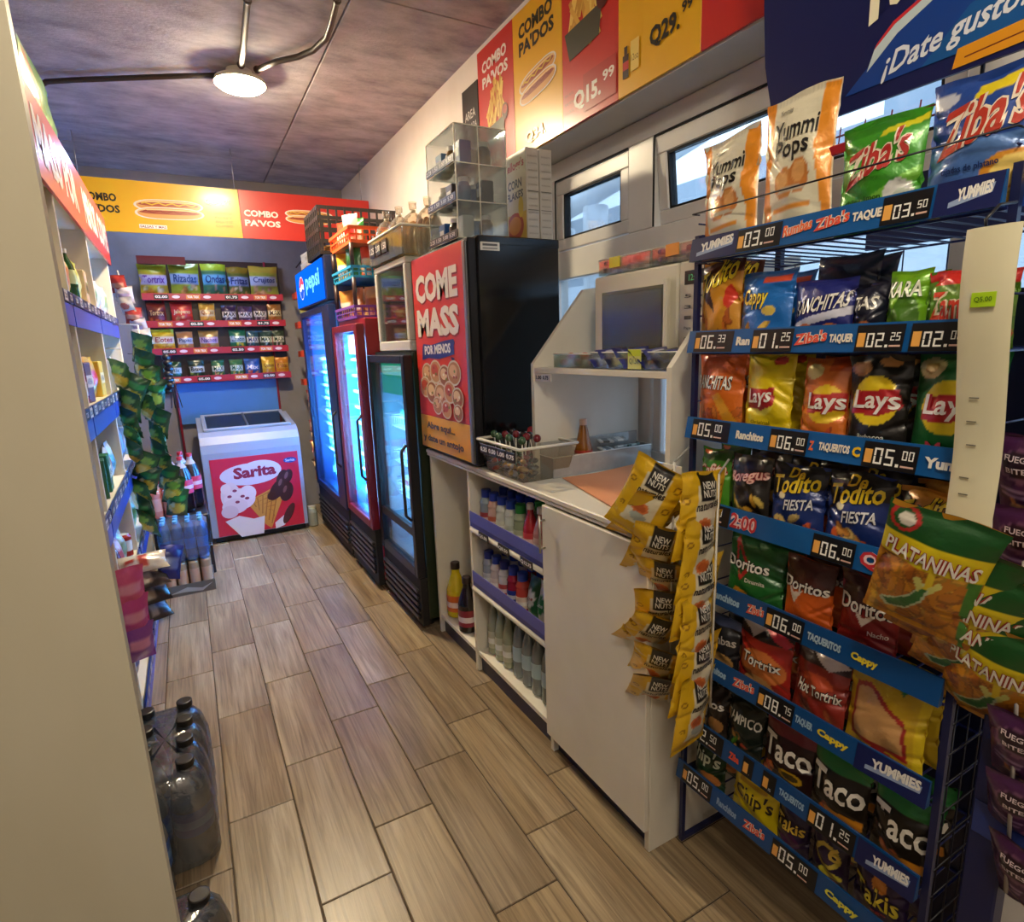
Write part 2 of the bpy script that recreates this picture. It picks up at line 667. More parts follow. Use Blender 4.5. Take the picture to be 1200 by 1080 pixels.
# ---------------------------------------------------------------- pillow bag
def bag_mesh(w, h, d, D, seed=0, nu=30, nv=40):
    """a sealed foil pillow bag standing on z=0, its printed face toward -y; D: bg, top, sh (colour shapes in u,v), tx (texts)"""
    rr = random.Random(seed * 7 + 5)
    waves = [(rr.uniform(-2.2, 2.2), rr.uniform(1.0, 3.2), rr.uniform(0, 6.28), rr.uniform(.3, 1)) for _ in range(4)]
    creases = [(rr.choice((0.0, 1.0)), rr.uniform(.15, .85), rr.uniform(-.9, .9), rr.uniform(.5, 1)) for _ in range(5)]
    bow = rr.uniform(-.02, .02)
    topbend = rr.uniform(-.35, .35)

    def S(u, v, off=0.0, back=False):
        e = max(0.0, min(1.0, (v - .045) / .91))
        prof = max(0.0, sin(pi * e)) ** .62 if 0 < e < 1 else 0.0
        cross = max(0.0, sin(pi * min(1, max(0, u)))) ** .7
        y = d * .5 * prof * cross
        wr = 0
        for a, b, p, q in waves:
            wr += q * sin(2 * pi * (a * u + b * v) + p)
        y += d * .035 * wr * min(1, cross * 1.5)
        for cu_, cv_, sl, q in creases:
            dist = abs((v - cv_) - sl * (u - cu_) * .6)
            y -= d * .16 * q * max(0, 1 - dist / .05) * max(0, 1 - abs(u - cu_) / .55) * prof
        vc = max(0.0, min(1.0, v))
        pull = 1 - .08 * max(0.0, sin(pi * vc)) ** .8 * (1.0 if prof > 0 else 0)
        x = (u - .5) * w * pull + bow * w * sin(pi * v)
        z = v * h + .012 * h * sin(6.28 * u + waves[0][2]) * (1 if v > .9 else .3)
        yy = y * (.8 if back else -1)
        if v > .9:
            yy += topbend * (v - .9) * h
        return (x, yy + (-off if not back else off), z)

    bg = lin(D.get('bg', 0xcccccc))
    shapes = []
    for sh in D.get('sh', []):
        k = sh[0]
        if k == 'chips':
            _, u0, v0, u1, v1, n, cols = sh
            for i in range(n):
                a = rr.uniform(0, pi)
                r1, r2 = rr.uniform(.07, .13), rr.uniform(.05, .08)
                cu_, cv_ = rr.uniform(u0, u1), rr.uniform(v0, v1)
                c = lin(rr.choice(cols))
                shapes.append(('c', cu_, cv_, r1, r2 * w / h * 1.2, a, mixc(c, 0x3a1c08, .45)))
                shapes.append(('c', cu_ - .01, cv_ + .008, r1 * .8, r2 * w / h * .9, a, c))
        elif k == 'poly':
            shapes.append(('p', sh[1], lin(sh[2])))
        else:
            shapes.append((k,) + tuple(sh[1:-1]) + (lin(sh[-1]),))

    def colour(u, v):
        c = bg
        for s_ in shapes:
            k = s_[0]
            if k == 'r':
                if s_[1] <= u <= s_[3] and s_[2] <= v <= s_[4]:
                    c = s_[5]
            elif k == 'e':
                if ((u - s_[1]) / s_[3]) ** 2 + ((v - s_[2]) / s_[4]) ** 2 <= 1:
                    c = s_[5]
            elif k == 'c':
                du, dv = u - s_[1], v - s_[2]
                ca, sa = cos(s_[5]), sin(s_[5])
                if ((du * ca + dv * sa) / s_[3]) ** 2 + ((-du * sa + dv * ca) / s_[4]) ** 2 <= 1:
                    c = s_[6]
            elif k == 'g':
                if s_[1] <= v <= s_[2]:
                    c = mixc(c, s_[3], (v - s_[1]) / (s_[2] - s_[1]))
            elif k == 's':   # slanted split: above the line
                if v > s_[1] + s_[2] * (u - .5):
                    c = s_[3]
            elif k == 'p':
                P = s_[1]
                ins = False
                j = len(P) - 1
                for i in range(len(P)):
                    if (P[i][1] > v) != (P[j][1] > v) and u < (P[j][0] - P[i][0]) * (v - P[i][1]) / (P[j][1] - P[i][1]) + P[i][0]:
                        ins = not ins
                    j = i
                if ins:
                    c = s_[2]
        return c

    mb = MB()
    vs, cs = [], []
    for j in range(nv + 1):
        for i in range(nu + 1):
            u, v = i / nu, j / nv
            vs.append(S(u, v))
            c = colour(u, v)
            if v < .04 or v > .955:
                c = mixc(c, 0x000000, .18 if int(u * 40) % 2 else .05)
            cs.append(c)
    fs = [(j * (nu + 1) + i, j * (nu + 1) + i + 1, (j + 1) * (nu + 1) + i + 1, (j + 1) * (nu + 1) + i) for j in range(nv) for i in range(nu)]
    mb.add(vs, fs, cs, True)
    bu, bv = max(4, nu // 4), max(6, nv // 4)
    vs = [S(i / bu, j / bv, 0.0004, True) for j in range(bv + 1) for i in range(bu + 1)]
    fs = [(j * (bu + 1) + i, (j + 1) * (bu + 1) + i, (j + 1) * (bu + 1) + i + 1, j * (bu + 1) + i + 1) for j in range(bv) for i in range(bu)]
    mb.add(vs, fs, D.get('back', D.get('bg', 0xcccccc)), True)
    cv = Canvas(mb, lambda u, v, L: S(u, v, .0012 + .0009 * L), False)
    for t in D.get('tx', []):
        body, u0, v0, u1, v1, col = t[:6]
        outl = t[6] if len(t) > 6 else None
        sh = t[7] if len(t) > 7 else 0
        rise = t[8] if len(t) > 8 else 0
        cv.text(body, u0, v0, u1, v1, col, 1, .02, sh, rise, outl, .07)
    return mb

# ================================================================ the room
ST = dict(kind='structure')
mb = MB(); mb.box(-.9, -1.2, -.08, 1.7, 5.7, -.004, 0x57493d)
floor = mb.put('floor', 'grout', **ST)
mb = MB(); mb.box(-.0915, -.2975, -.01, .0915, .2975, 0.0, 0x998877, b=.002)
tile0 = None
XS = [-.8, -.618, -.430, -.245, -.056, .137, .331, .520, .712, .898, 1.085, 1.270, 1.43]
PH = [1.10, 1.28, 1.45, 1.62, 1.80, 1.972, 2.145, 2.315, 1.885, 2.055, 2.229, 1.80]
for ci in range(len(XS) - 1):
    x0, x1 = XS[ci], XS[ci + 1]
    y = PH[ci] - 3.0
    while y < 5.58:
        a, b_ = max(y, -.6), min(y + .6, 5.585)
        if b_ - a > .05:
            q = (x1 - x0 - .004) / .183
            if tile0 is None:
                o = tile0 = mb.put('tile', 'wood_tile', floor)
            else:
                o = tile0.copy(); COL.objects.link(o); o.parent = floor
            o.location = ((x0 + x1) / 2, (a + b_) / 2, R.uniform(-.0008, 0))
            o.scale = (q, (b_ - a - .004) / .595, 1)
        y += .6

mb = MB(); mb.box(-.9, -1.2, 2.845, 1.7, 5.7, 2.95, 0x777777)
ceil = mb.put('ceiling', 'concrete', **ST)
for (a, b_) in ((-.9, .776), (.784, 1.7)):
    for (c_, d_) in ((-1.2, .2), (.206, 2.6), (2.606, 5.0), (5.006, 5.7)):
        mb = MB(); mb.box(a, c_, 2.83, b_, d_, 2.847, 0x888888, b=.003)
        mb.put('concrete_panel', 'concrete', ceil)

mb = MB()
mb.box(1.43, 2.45, 0, 1.70, 5.59, 2.83, 0xe0dad4)
mb.box(1.43, -.7, 2.235, 1.70, 2.45, 2.83, 0xe0dad4)
mb.box(1.43, -.7, 0, 1.70, 2.45, .915, 0xe0dad4)
mb.box(1.43, -1.2, 0, 1.70, -.7, 2.83, 0xe0dad4)
mb.put('wall_right', 'plaster', **ST)
mb = MB(); mb.box(-.9, 5.59, 0, 1.70, 5.70, 2.83, 0x8a868a)
mb.put('wall_back', 'greywall', **ST)
mb = MB(); mb.box(-.9, -1.2, 0, -.70, 5.59, 2.83, 0x8a868a)
mb.put('wall_left', 'greywall', **ST)
mb = MB(); mb.box(-.9, -1.3, 0, 1.70, -1.2, 2.83, 0x8a868a)
mb.put('wall_entrance', 'plaster', **ST)
# cream partition edge beside the camera
mb = MB()
mb.convex([(-.69, .68, 0), (-.0817, .68, 0), (-.0817, .70, 0), (-.69, .70, 0), (-.69, .68, 2.83), (-.0985, .68, 2.83), (-.0985, .70, 2.83), (-.69, .70, 2.83)],
          [(0, 1, 2, 3), (4, 5, 6, 7), (0, 1, 5, 4), (1, 2, 6, 5), (2, 3, 7, 6), (3, 0, 4, 7)], 0xc8bda0)
mb.put('wall_front', 'cream_panel', **ST)

# windows in the recess: one framed unit, two awning sashes above fixed lights
mb = MB()
F = 0xe2dfda
Y0, Y1 = -.698, 2.448
mb.box(1.60, Y0, .95, 1.65, Y1, .99, F, b=.004)
mb.box(1.60, Y0, 2.155, 1.65, Y1, 2.233, F, b=.004)
mb.box(1.598, Y0, 1.715, 1.65, Y1, 1.840, F, b=.004)
for a, b_ in ((Y0, Y0 + .05), (2.40, Y1), (1.745, 1.885), (.63, .745)):
    mb.box(1.597, a, .99, 1.65, b_, 1.715, F, b=.004)
    mb.box(1.597, a, 1.84, 1.65, b_, 2.155, F, b=.004)
mb.box(1.602, 1.69, .99, 1.645, 1.735, 1.715, 0x9aa0a6, b=.004)
win = mb.put('window_1', 'upvc', **ST)
for a, b_, tilt in ((1.89, 2.395, 0), (.75, 1.74, .10), (-.645, .625, 0)):
    w = (b_ - a) / 2
    mb = MB(); hz = .1525
    mb.box(-.012, -w, -.062, .03, w, 0, F, b=.004)
    mb.box(-.012, -w, -2 * hz, .03, w, -2 * hz + .05, F, b=.004)
    mb.box(-.012, -w, -2 * hz + .05, .03, -w + .05, -.062, F, b=.004)
    mb.box(-.012, w - .05, -2 * hz + .05, .03, w, -.062, F, b=.004)
    s_ = mb.put('window_sash', 'upvc', win, (1.612 + (.0 if tilt else .004), (a + b_) / 2, 2.151), (0, -tilt, 0))
    mb = MB()
    k = 0x0c0f14
    mb.box(-.006, -w + .05, -.070, .026, w - .05, -.062, k); mb.box(-.006, -w + .05, -2 * hz + .05, .026, w - .05, -2 * hz + .058, k)
    mb.box(-.006, -w + .05, -2 * hz + .058, .026, -w + .058, -.07, k); mb.box(-.006, w - .058, -2 * hz + .058, .026, w - .05, -.07, k)
    mb.put('gasket', 'matte', s_)
    mb = MB(); mb.box(.006, -w + .058, -2 * hz + .058, .012, w - .058, -.07, 0xe8f2f8)
    mb.put('pane', 'glass', s_)
for a, b_ in ((1.89, 2.395), (1.74, 1.741), (.75, 1.685), (-.645, .625)):
    if b_ - a > .1:
        mb = MB(); mb.box(1.622, a, .992, 1.628, b_, 1.713, 0xe8f2f8)
        mb.put('pane', 'glass', win)
mb = MB()
for a, b_ in ((1.888, 2.397), (.747, 1.743), (-.647, .627)):
    mb.box(1.5955, a, 2.150, 1.60, b_, 2.1555, 0x15171b)
    mb.box(1.5955, b_ - .004, 1.842, 1.60, b_ + .002, 2.150, 0x15171b)
mb.put('gap_shadow_line', 'matte', win)  # dark strips drawn as the shadow gap above and beside each sash

# outside: a grey building and fat white ducts
mb = MB()
mb.box(5.2, -6, -.5, 5.6, 3.0, 3.35, 0xa8b0b8)
mb.box(5.2, 3.0, -.5, 5.6, 9, 3.15, 0xa8b0b8)
mb.put('wall_outside', 'outside_grey', **ST)
mb = MB(); mb.box(1.9, -6, -.6, 9, 9, -.5, 0xb0b0a8)
mb.put('ground_outside', 'outside_grey', **ST)
mb = MB()
mb.box(3.4, -6, -.5, 3.5, 9, 1.95, 0xeef2f6)
for k in range(14):
    mb.box(3.385, -5.9 + k, -.5, 3.4, -5.86 + k, 1.95, 0xc8d0d8)
mb.put('wall_outside_low', 'outside_white', **ST)
for i, (pts, r, lab) in enumerate((
        ([(3.0, 5.0, 2.42), (3.0, 4.5, 2.50), (3.0, 4.1, 2.545), (3.0, 3.7, 2.60), (3.0, 3.2, 2.64), (3.0, 1.2, 2.95)], .075, 'thick white duct running level outside the window'),
        ([(3.0, 3.93, 2.47), (3.0, 3.93, 2.3), (3.0, 3.93, 1.9), (3.05, 3.93, -.5)], .10, 'thick white duct dropping straight down outside the window'),
        ([(3.0, 4.42, 2.40), (3.0, 4.50, 2.2), (3.0, 4.62, 1.97), (3.0, 4.62, -.5)], .13, 'bent white duct beside the straight drop outside'))):
    mb = MB(); mb.tube(pts, r, 0xf4f7fa, 14)
    mb.put('duct', 'satin', label=lab, category='duct', group='white ducts outside the window')

# ================================================================ ceiling lamp and conduits
t = thing('ceiling_lamp', 'round warm white ceiling lamp on the bare concrete', 'lamp', (.43, 3.5, 2.83))
mb = MB(); mb.lathe([(0, 0), (.06, 0), (.065, -.03), (.118, -.045), (.124, -.064), (.112, -.068)][::-1], n=28, col=0xdad2c0)
mb.put('housing', 'satin', t)
mb = MB(); mb.lathe([(0.0, -.092), (.06, -.089), (.10, -.081), (.122, -.064)], n=28, col=0xffe9c0)
mb.put('diffuser', 'lamp', t)
for pts, lab in (([(.33, 3.53, 2.80), (.2, 3.59, 2.80), (-.3, 3.87, 2.80), (-.42, 3.94, 2.798), (-.46, 3.965, 2.78), (-.475, 3.97, 2.72), (-.475, 3.97, 2.55)], 'dark conduit from the lamp bending down above the green package'),
                 ([(.50, 3.38, 2.80), (.577, 3.25, 2.80), (.66, 3.16, 2.80), (.71, 3.07, 2.80), (.742, 2.93, 2.80), (.735, 2.80, 2.80), (.718, 2.62, 2.80), (.66, 1.9, 2.80)], 'dark conduit curving from the lamp along the ceiling seam'),
                 ([(.425, 3.36, 2.80), (.42, 3.17, 2.80), (.402, 2.77, 2.80), (.36, 1.9, 2.80)], 'dark straight conduit running from the lamp toward the camera')):
    mb = MB(); mb.tube(pts, .0135, 0x3a3330, 8)
    for p in (pts[0], pts[-2]):
        mb.ball(p, .018, 0x3a3330)
    mb.put('conduit', 'darkmetal', label=lab, category='conduit', group='conduits on the ceiling')

# ================================================================ banners
RED, YEL = 0xc92a22, 0xe9ae14


def banner_part(t, nm, x0, x1, z0, z1, col):
    mb = MB(); mb.box(x0, 0, z0, x1, .008, z1, col, b=.001)
    return mb


t = thing('menu_banner', 'yellow and red hot dog menu banner spanning the aisle end', 'banner', (-.48, 4.75, 2.235))
mb = banner_part(t, 'p', 0, .966, 0, .325, YEL)
c = front(mb, -.0006)
c.text("COMBO", .045, .185, .235, .235, 0x24201c, bold=.04)
c.text("PA'DOS", .045, .115, .245, .165, 0x24201c, bold=.04)
c.hotdog(.53, .155, .38, .13, .02)
c.rect(.34, .03, .50, .055, 0xf2eee6, 8); c.text('SALSAS Y MAS', .345, .034, .495, .05, 0x8a2a30, 9)
c.text('Q34.', .745, .205, .865, .25, 0x24201c, bold=.04); c.text('99', .87, .225, .915, .25, 0x24201c, bold=.03)
for i, s_ in enumerate(('2 HOT DOGS', 'PAPAS Y', 'BEBIDA 12 OZ', 'COMBO')):
    c.text(s_, .80, .15 - i * .028, .91, .165 - i * .028, 0xc08a10, bold=.0)
mb.put('yellow_panel', 'print', t)
mb = banner_part(t, 'p', .968, 1.90, 0, .325, RED)
c = front(mb, -.0006)
c.text("COMBO", .99, .15, 1.22, .195, 0xefe6e0, bold=.04)
c.text("PA'VOS", .99, .085, 1.23, .13, 0xefe6e0, bold=.04)
c.hotdog(1.44, .17, .32, .1, 0)
mb.put('red_panel', 'print', t)
for x in (.05, .95, 1.85):
    mb = MB(); mb.tube([(x, .02, .325), (x, .02, .593)], .003, 0xbbbbbb); mb.put('hanging_wire', 'metal', t)

# long banner on the upper right wall; local x runs toward the camera
t = thing('menu_banner', 'long red and yellow combo menu banner above the windows', 'banner', (1.428, 2.785, 2.24), -pi / 2)
edges = [0, .347, .723, 1.057, 1.426, 2.0, 2.45]
cols = [RED, YEL, RED, YEL, RED, YEL]
for i in range(6):
    x0, x1 = edges[i], edges[i + 1]
    mb = MB(); mb.box(x0 + .0005, -.010, 0, x1 - .0005, -.001, .56, cols[i], b=.001)
    c = front(mb, -.0106)
    if i == 0:
        c.text("COMBO", .05, .45, .29, .50, 0xf1e7e0, bold=.04); c.text("PA'VOS", .05, .385, .30, .435, 0xf1e7e0, bold=.04)
        c.fries(.18, .24, .2, .26)
        c.text('Q18.', .06, .03, .22, .08, 0xf1e7e0, bold=.04)
    if i == 1:
        c.text("COMBO", .40, .45, .66, .505, 0x26201a, bold=.04); c.text("PA'DOS", .40, .385, .67, .44, 0x26201a, bold=.04)
        c.hotdog(.54, .25, .27, .12, .1)
        c.text('Q34.', .44, .03, .60, .08, 0x26201a, bold=.04)
    if i == 2:
        c.fries(.87, .37, .25, .3)
        c.rect(.86, .025, 1.05, .15, 0xb5201a, 1)
        c.text('Q15.', .80, .04, .965, .11, 0xf4ece4, 2, bold=.04); c.text('99', .975, .085, 1.04, .12, 0xf4ece4, 2, bold=.03)
        for k in range(3):
            c.text('PAPAS FRITAS', .74, .05 + k * .03, .80, .06 + k * .03, 0x8c1a12, 1, bold=0)
    if i == 3:
        c.hotdog(1.24, .43, .26, .14, .1)
        c.text('Q29.', 1.215, .085, 1.345, .15, 0x26201a, bold=.04); c.text('99', 1.352, .13, 1.395, .16, 0x26201a, bold=.03)
        c.rect(1.085, .05, 1.115, .12, 0x3a1a10, 2); c.rect(1.092, .12, 1.108, .145, 0x3a1a10, 2); c.rect(1.085, .075, 1.115, .10, 0xc92a22, 3)
        c.rect(1.125, .06, 1.165, .15, 0xf0cf6a, 2); c.text('12oz', 1.128, .09, 1.162, .11, 0x8a5a10, 3, bold=0)
    if i == 4:
        c.rect(1.50, .10, 1.80, .17, 0xa11d18, 1)
        c.text('CHICHARRON', 1.55, .17, 1.85, .20, 0xf1e7e0, 2); c.text('CHAPIN', 1.62, .12, 1.85, .15, 0xf1e7e0, 2)
        c.hotdog(1.7, .38, .3, .14, .1)
    if i == 5:
        c.text('COMBO', 2.05, .4, 2.4, .46, 0x26201a, bold=.04)
    mb.put('banner_panel', 'print', t)
mb = MB(); mb.box(1.4215, 2.80, 2.38, 1.4285, 2.98, 2.70, 0x1e1d20, b=.001)
c = flat(mb, (1.4208, 2.98, 2.38), (0, -1, 0), (0, 0, 1), (-1, 0, 0))
c.text('AREA', .03, .17, .15, .21, 0xd8d4cc); c.text('VIGILADA', .02, .12, .16, .15, 0xd8d4cc)
mb.put('wall_sign', 'print', label='small black sign on the wall behind the clear display case', category='sign')

# ================================================================ tall display fridges along the right side
ZR = -pi / 2


def fridge(root, W, D, H, g, frame, side, inner, grille_z, header=None, door_col=None):
    """open-fronted cooler cabinet with a glass door; g = glass rect (x0,z0,x1,z1); local x along the aisle toward the camera"""
    gx0, gz0, gx1, gz1 = g
    mb = MB()
    mb.box(0, .05, .06, .03, D, H, side, b=.004)
    mb.box(W - .03, .05, .06, W, D, H, side, b=.004)
    mb.box(.03, D - .03, .06, W - .03, D, H, inner)
    mb.box(.03, .05, H - .04, W - .03, D - .03, H, side)
    mb.box(.03, .05, .06, W - .03, D - .03, gz0 - .03, side)
    mb.box(.035, .055, gz0 - .03, W - .035, D - .032, gz0 - .022, inner)
    mb.box(.03, .06, gz0 - .03, .034, D - .03, H - .04, inner)
    mb.box(W - .034, .06, gz0 - .03, W - .03, D - .03, H - .04, inner)
    mb.put('cabinet', 'satin', root)
    dc = door_col if door_col is not None else frame
    mb = MB()
    mb.box(0.002, 0, gz0 - .05, gx0, .045, gz1 + .04, dc, b=.004)
    mb.box(gx1, 0, gz0 - .05, W - .002, .045, gz1 + .04, dc, b=.004)
    mb.box(gx0, 0, gz1, gx1, .045, gz1 + .04, dc, b=.004)
    mb.box(gx0, 0, gz0 - .05, gx1, .045, gz0, dc, b=.004)
    door = mb.put('door', 'satin', root)
    mb = MB(); mb.box(gx0, .016, gz0, gx1, .022, gz1, 0xdfeef5)
    mb.put('pane', 'glass', door)
    mb = MB(); mb.tube([(W - .03, -.004, gz0 + .25), (W - .03, -.03, gz0 + .28), (W - .03, -.03, gz0 + .6), (W - .03, -.004, gz0 + .63)], .008, 0x2a2a2e)
    mb.put('handle', 'satin', door)
    mb = MB(); mb.box(.004, .012, .03, W - .004, .05, gz0 - .052, 0x1b1a1d, b=.003)
    gr = mb.put('grille', 'matte', root)
    k = int((gz0 - .10 - grille_z) / .036)
    for i in range(k):
        mb = MB(); z = grille_z + i * .036
        mb.box(.03, -.004, z, W - .03, .012, z + .02, 0x2c2a2d, b=.004)
        mb.put('slat', 'satin', gr)
    for x in (.05, W - .08):
        for y in (.08, D - .1):
            mb = MB(); mb.lathe([(.016, 0), (.02, .03), (.012, .06)], (x, y, 0), 8, 0x222222)
            mb.put('foot', 'matte', root)
    return door


def wire_shelf(root, x0, x1, y0, y1, z, col, n=9, mat='satin', name='shelf'):
    mb = MB()
    mb.box(x0, y0, z - .004, x1, y0 + .005, z + .016, col)
    mb.box(x0, y1 - .005, z - .004, x1, y1, z, col)
    for i in range(n):
        x = x0 + (x1 - x0) * (i + .5) / n
        mb.box(x - .002, y0 + .005, z - .004, x + .002, y1 - .005, z, col)
    for i in range(1, 3):
        y = y0 + (y1 - y0) * i / 3
        mb.box(x0, y - .002, z - .007, x1, y + .002, z - .004, col)
    return mb.put(name, mat, root)


def led(root, x, z0, z1, y=.065):
    mb = MB(); mb.box(x - .006, y - .006, z0, x + .006, y + .006, z1, 0x9fd4ff)
    mb.put('led_strip', 'led', root)


def can_mesh(col, band, h=.12, r=.032):
    mb = MB()
    mb.lathe([(r * .8, 0), (r, .01), (r, h * .3), (r, h * .75), (r, h - .012), (r * .82, h), (r * .8, h - .003), (0, h - .003)], n=10, col=[0xb8c4cc, col, band, col, col, 0xd0d8dd, 0xd0d8dd])
    return mb


def pet_mesh(h, r, liquid, label, cap, n=10, neck=.32):
    mb = MB()
    nh = h * neck
    prof = [(r * .55, 0), (r * .95, h * .03), (r, h * .08), (r * .95, h * .28), (r, h * .34), (r, h * .52), (r * .93, h * .60), (r * .8, h * .70), (r * .42, h * .84), (r * .34, h * .90), (r * .40, h * .905), (r * .40, h * .985), (0, h)]
    cols = [liquid] * 4 + [label, label] + [liquid] * 4 + [cap] * 2
    mb.lathe(prof, n=n, col=cols)
    return mb


# --- blue fridge
ORD = ('first', 'second', 'third', 'fourth', 'fifth', 'sixth', 'seventh', 'eighth', 'ninth', 'tenth')
SHN = ('lowest', 'second lowest', 'third lowest', 'middle', 'third highest', 'second highest', 'highest')
f1 = thing('display_fridge', 'blue tall drinks fridge with a lit blue emblem header', 'fridge', (.85, 4.92, 0), ZR)
fridge(f1, 1.02, .56, 1.74, (.06, .40, .80, 1.68), 0x1c3a80, 0x14356f, 0x2a66b0, .10, door_col=0x15264f)
mb = MB(); mb.box(0, .0, 1.742, 1.02, .54, 2.02, 0x0e1a3a, b=.006)
hd = mb.put('header', 'satin', f1)
mb = MB(); mb.box(.025, -.012, 1.755, .98, -.002, 2.005, 0x0a62ee, b=.002)
c = front(mb, -.0126, 0, 1.76)
c.ell(.26, .125, .1, .095, 0x1458d8, 1); c.ell(.26, .125, .088, .083, 0xf2f6ff, 2)
c.poly([(.172, .14), (.21, .13), (.26, .155), (.31, .145), (.346, .15), (.30, .198), (.22, .198)], 0xe8506a, 3)
c.poly([(.174, .115), (.22, .1), (.28, .12), (.346, .105), (.30, .052), (.22, .052)], 0x2a5ad0, 3)
c.text('pepsi', .42, .06, .90, .20, 0x7fe0ff, 2, bold=.03)
mb.put('lit_panel', 'backlit', hd)
for z in [.66 + .1 * k for k in range(8)]:
    wire_shelf(f1, .06, .96, .09, .5, z, 0xa8c8e8, 12)
led(f1, .83, .42, 1.66)
mb = MB(); mb.box(.06, .47, .42, .96, .475, 1.68, 0x3a8ade); mb.put('back_panel', 'satin', f1)
proto = can_mesh(0x2b8fe0, 0x9fe2ff, .088, .03).put('drink_can', 'gloss', loc=(0, 0, 0))
first = True
for k in range(7):
    for i in range(8):
        for j in range(1):
            lx, ly = .12 + i * .088, .14 + j * .08
            P = (.85 + ly, 4.92 - lx, .661 + .1 * k)
            lab = 'blue and pale can, %s from far end, %s shelf of the blue fridge' % (ORD[i], SHN[k])
            if first:
                o = proto; o.location = P; first = False
            else:
                o = proto.copy(); COL.objects.link(o); o.location = P
            o['label'] = lab; o['category'] = 'can'; o['group'] = 'row of cans on the %s shelf of the blue fridge' % SHN[k]
pb = pet_mesh(.22, .034, 0x1e5db0, 0x9fd8f8, 0xe8f4ff).put('drink_bottle', 'gloss')
for i in range(6):
    o = pb if i == 0 else pb.copy()
    if i: COL.objects.link(o)
    o.location = (.85 + .14, 4.92 - .15 - i * .11, .3795)
    o['label'] = 'blue drink bottle, %s from the far end, at the bottom of the blue fridge' % ORD[i]; o['category'] = 'bottle'; o['group'] = 'bottles at the bottom of the blue fridge'

# --- red fridge
f2 = thing('display_fridge', 'red framed drinks fridge under the coloured basket tower', 'fridge', (.85, 3.86, 0), ZR)
fridge(f2, .60, .56, 1.60, (.055, .43, .535, 1.53), 0x8c1522, 0x9a1626, 0x3d86c4, .10, door_col=0x7c1220)
for z in [.66 + .1 * k for k in range(8)]:
    wire_shelf(f2, .04, .56, .09, .5, z, 0xb8d4ea, 9)
led(f2, .552, .45, 1.51)
mb = MB(); mb.box(.04, .47, .45, .56, .475, 1.53, 0x58a8e0); mb.put('back_panel', 'satin', f2)
mb = MB(); mb.box(.06, .08, 1.40, .54, .09, 1.52, 0xd9bfe4); mb.put('inner_header', 'satin', f2)
cols2 = [(0x48b4e8, 0xc8f2ff), (0x9adcf2, 0xffffff), (0x30a0d8, 0xe8c0c8)]
protos = [can_mesh(a, b, .088, .028) for a, b in cols2]
protos = [m.put('drink_can', 'gloss') for m in protos]
used = set()
for k in range(7):
    for i in range(6):
        q = (k + i * 2) % 3
        P = (.85 + .14, 3.86 - .09 - i * .083, .661 + .1 * k)
        if q in used:
            o = protos[q].copy(); COL.objects.link(o)
        else:
            o = protos[q]; used.add(q)
        o.location = P
        nm_ = ('deep blue', 'pale blue and white', 'blue and pink')[q]
        o['label'] = nm_ + ' can, %s from far end, %s shelf of the red fridge' % (ORD[i], SHN[k])
        o['category'] = 'can'; o['group'] = nm_ + ' cans on the %s shelf of the red fridge' % SHN[k]
pb2 = pet_mesh(.2, .032, 0xe8d23a, 0xf4ec9a, 0xf0f0d0).put('drink_bottle', 'gloss', loc=(.99, 3.38, .4095))
pb2['label'] = 'yellow drink bottle at the bottom of the red fridge'; pb2['category'] = 'bottle'
for i in range(4):
    o = pb.copy(); COL.objects.link(o); o.location = (.99, 3.78 - i * .09, .4095)
    o['label'] = 'blue drink bottle, %s from the far end, at the bottom of the red fridge' % ORD[i]; o['group'] = 'blue bottles at the bottom of the red fridge'

# --- black fridge
f3 = thing('display_fridge', 'black low fridge with a green lit strip behind its glass', 'fridge', (.89, 3.245, 0), ZR)
fridge(f3, .62, .52, 1.41, (.055, .34, .575, 1.355), 0x16151a, 0x1c2a18, 0x8a9aa8, .06, door_col=0x141318)
mb = MB(); mb.box(.06, .06, 1.19, .57, .07, 1.35, 0x1fae78)
c = front(mb, .0594, .06, 1.19)
c.rect(.02, .10, .49, .15, 0x9fead0, 1)
mb.put('inner_header', 'backlit', f3)
mb = MB(); mb.box(.055, .004, .50, .575, .03, .545, 0x141318, b=.003); mb.put('crossbar', 'satin', f3)
mb = MB(); mb.box(.04, .44, .35, .3, .445, 1.18, 0x2a4aa0); mb.box(.3, .44, .35, .58, .445, 1.18, 0x9fb6c8); mb.put('back_panel', 'satin', f3)
led(f3, .588, .36, 1.34)
pk = 0
for z in (.62, .80, 1.0):
    mb = MB()
    for zz in (z, z + .06):
        mb.tube([(.06, .10, zz), (.56, .10, zz), (.56, .42, zz), (.06, .42, zz), (.06, .10, zz)], .003, 0xe6f0f6, 5)
    for i in range(14):
        x = .07 + i * .037
        mb.tube([(x, .10, z + .06), (x, .10, z), (x, .42, z)], .0018, 0xe6f0f6, 4)
    mb.put('wire_basket', 'satin', f3)
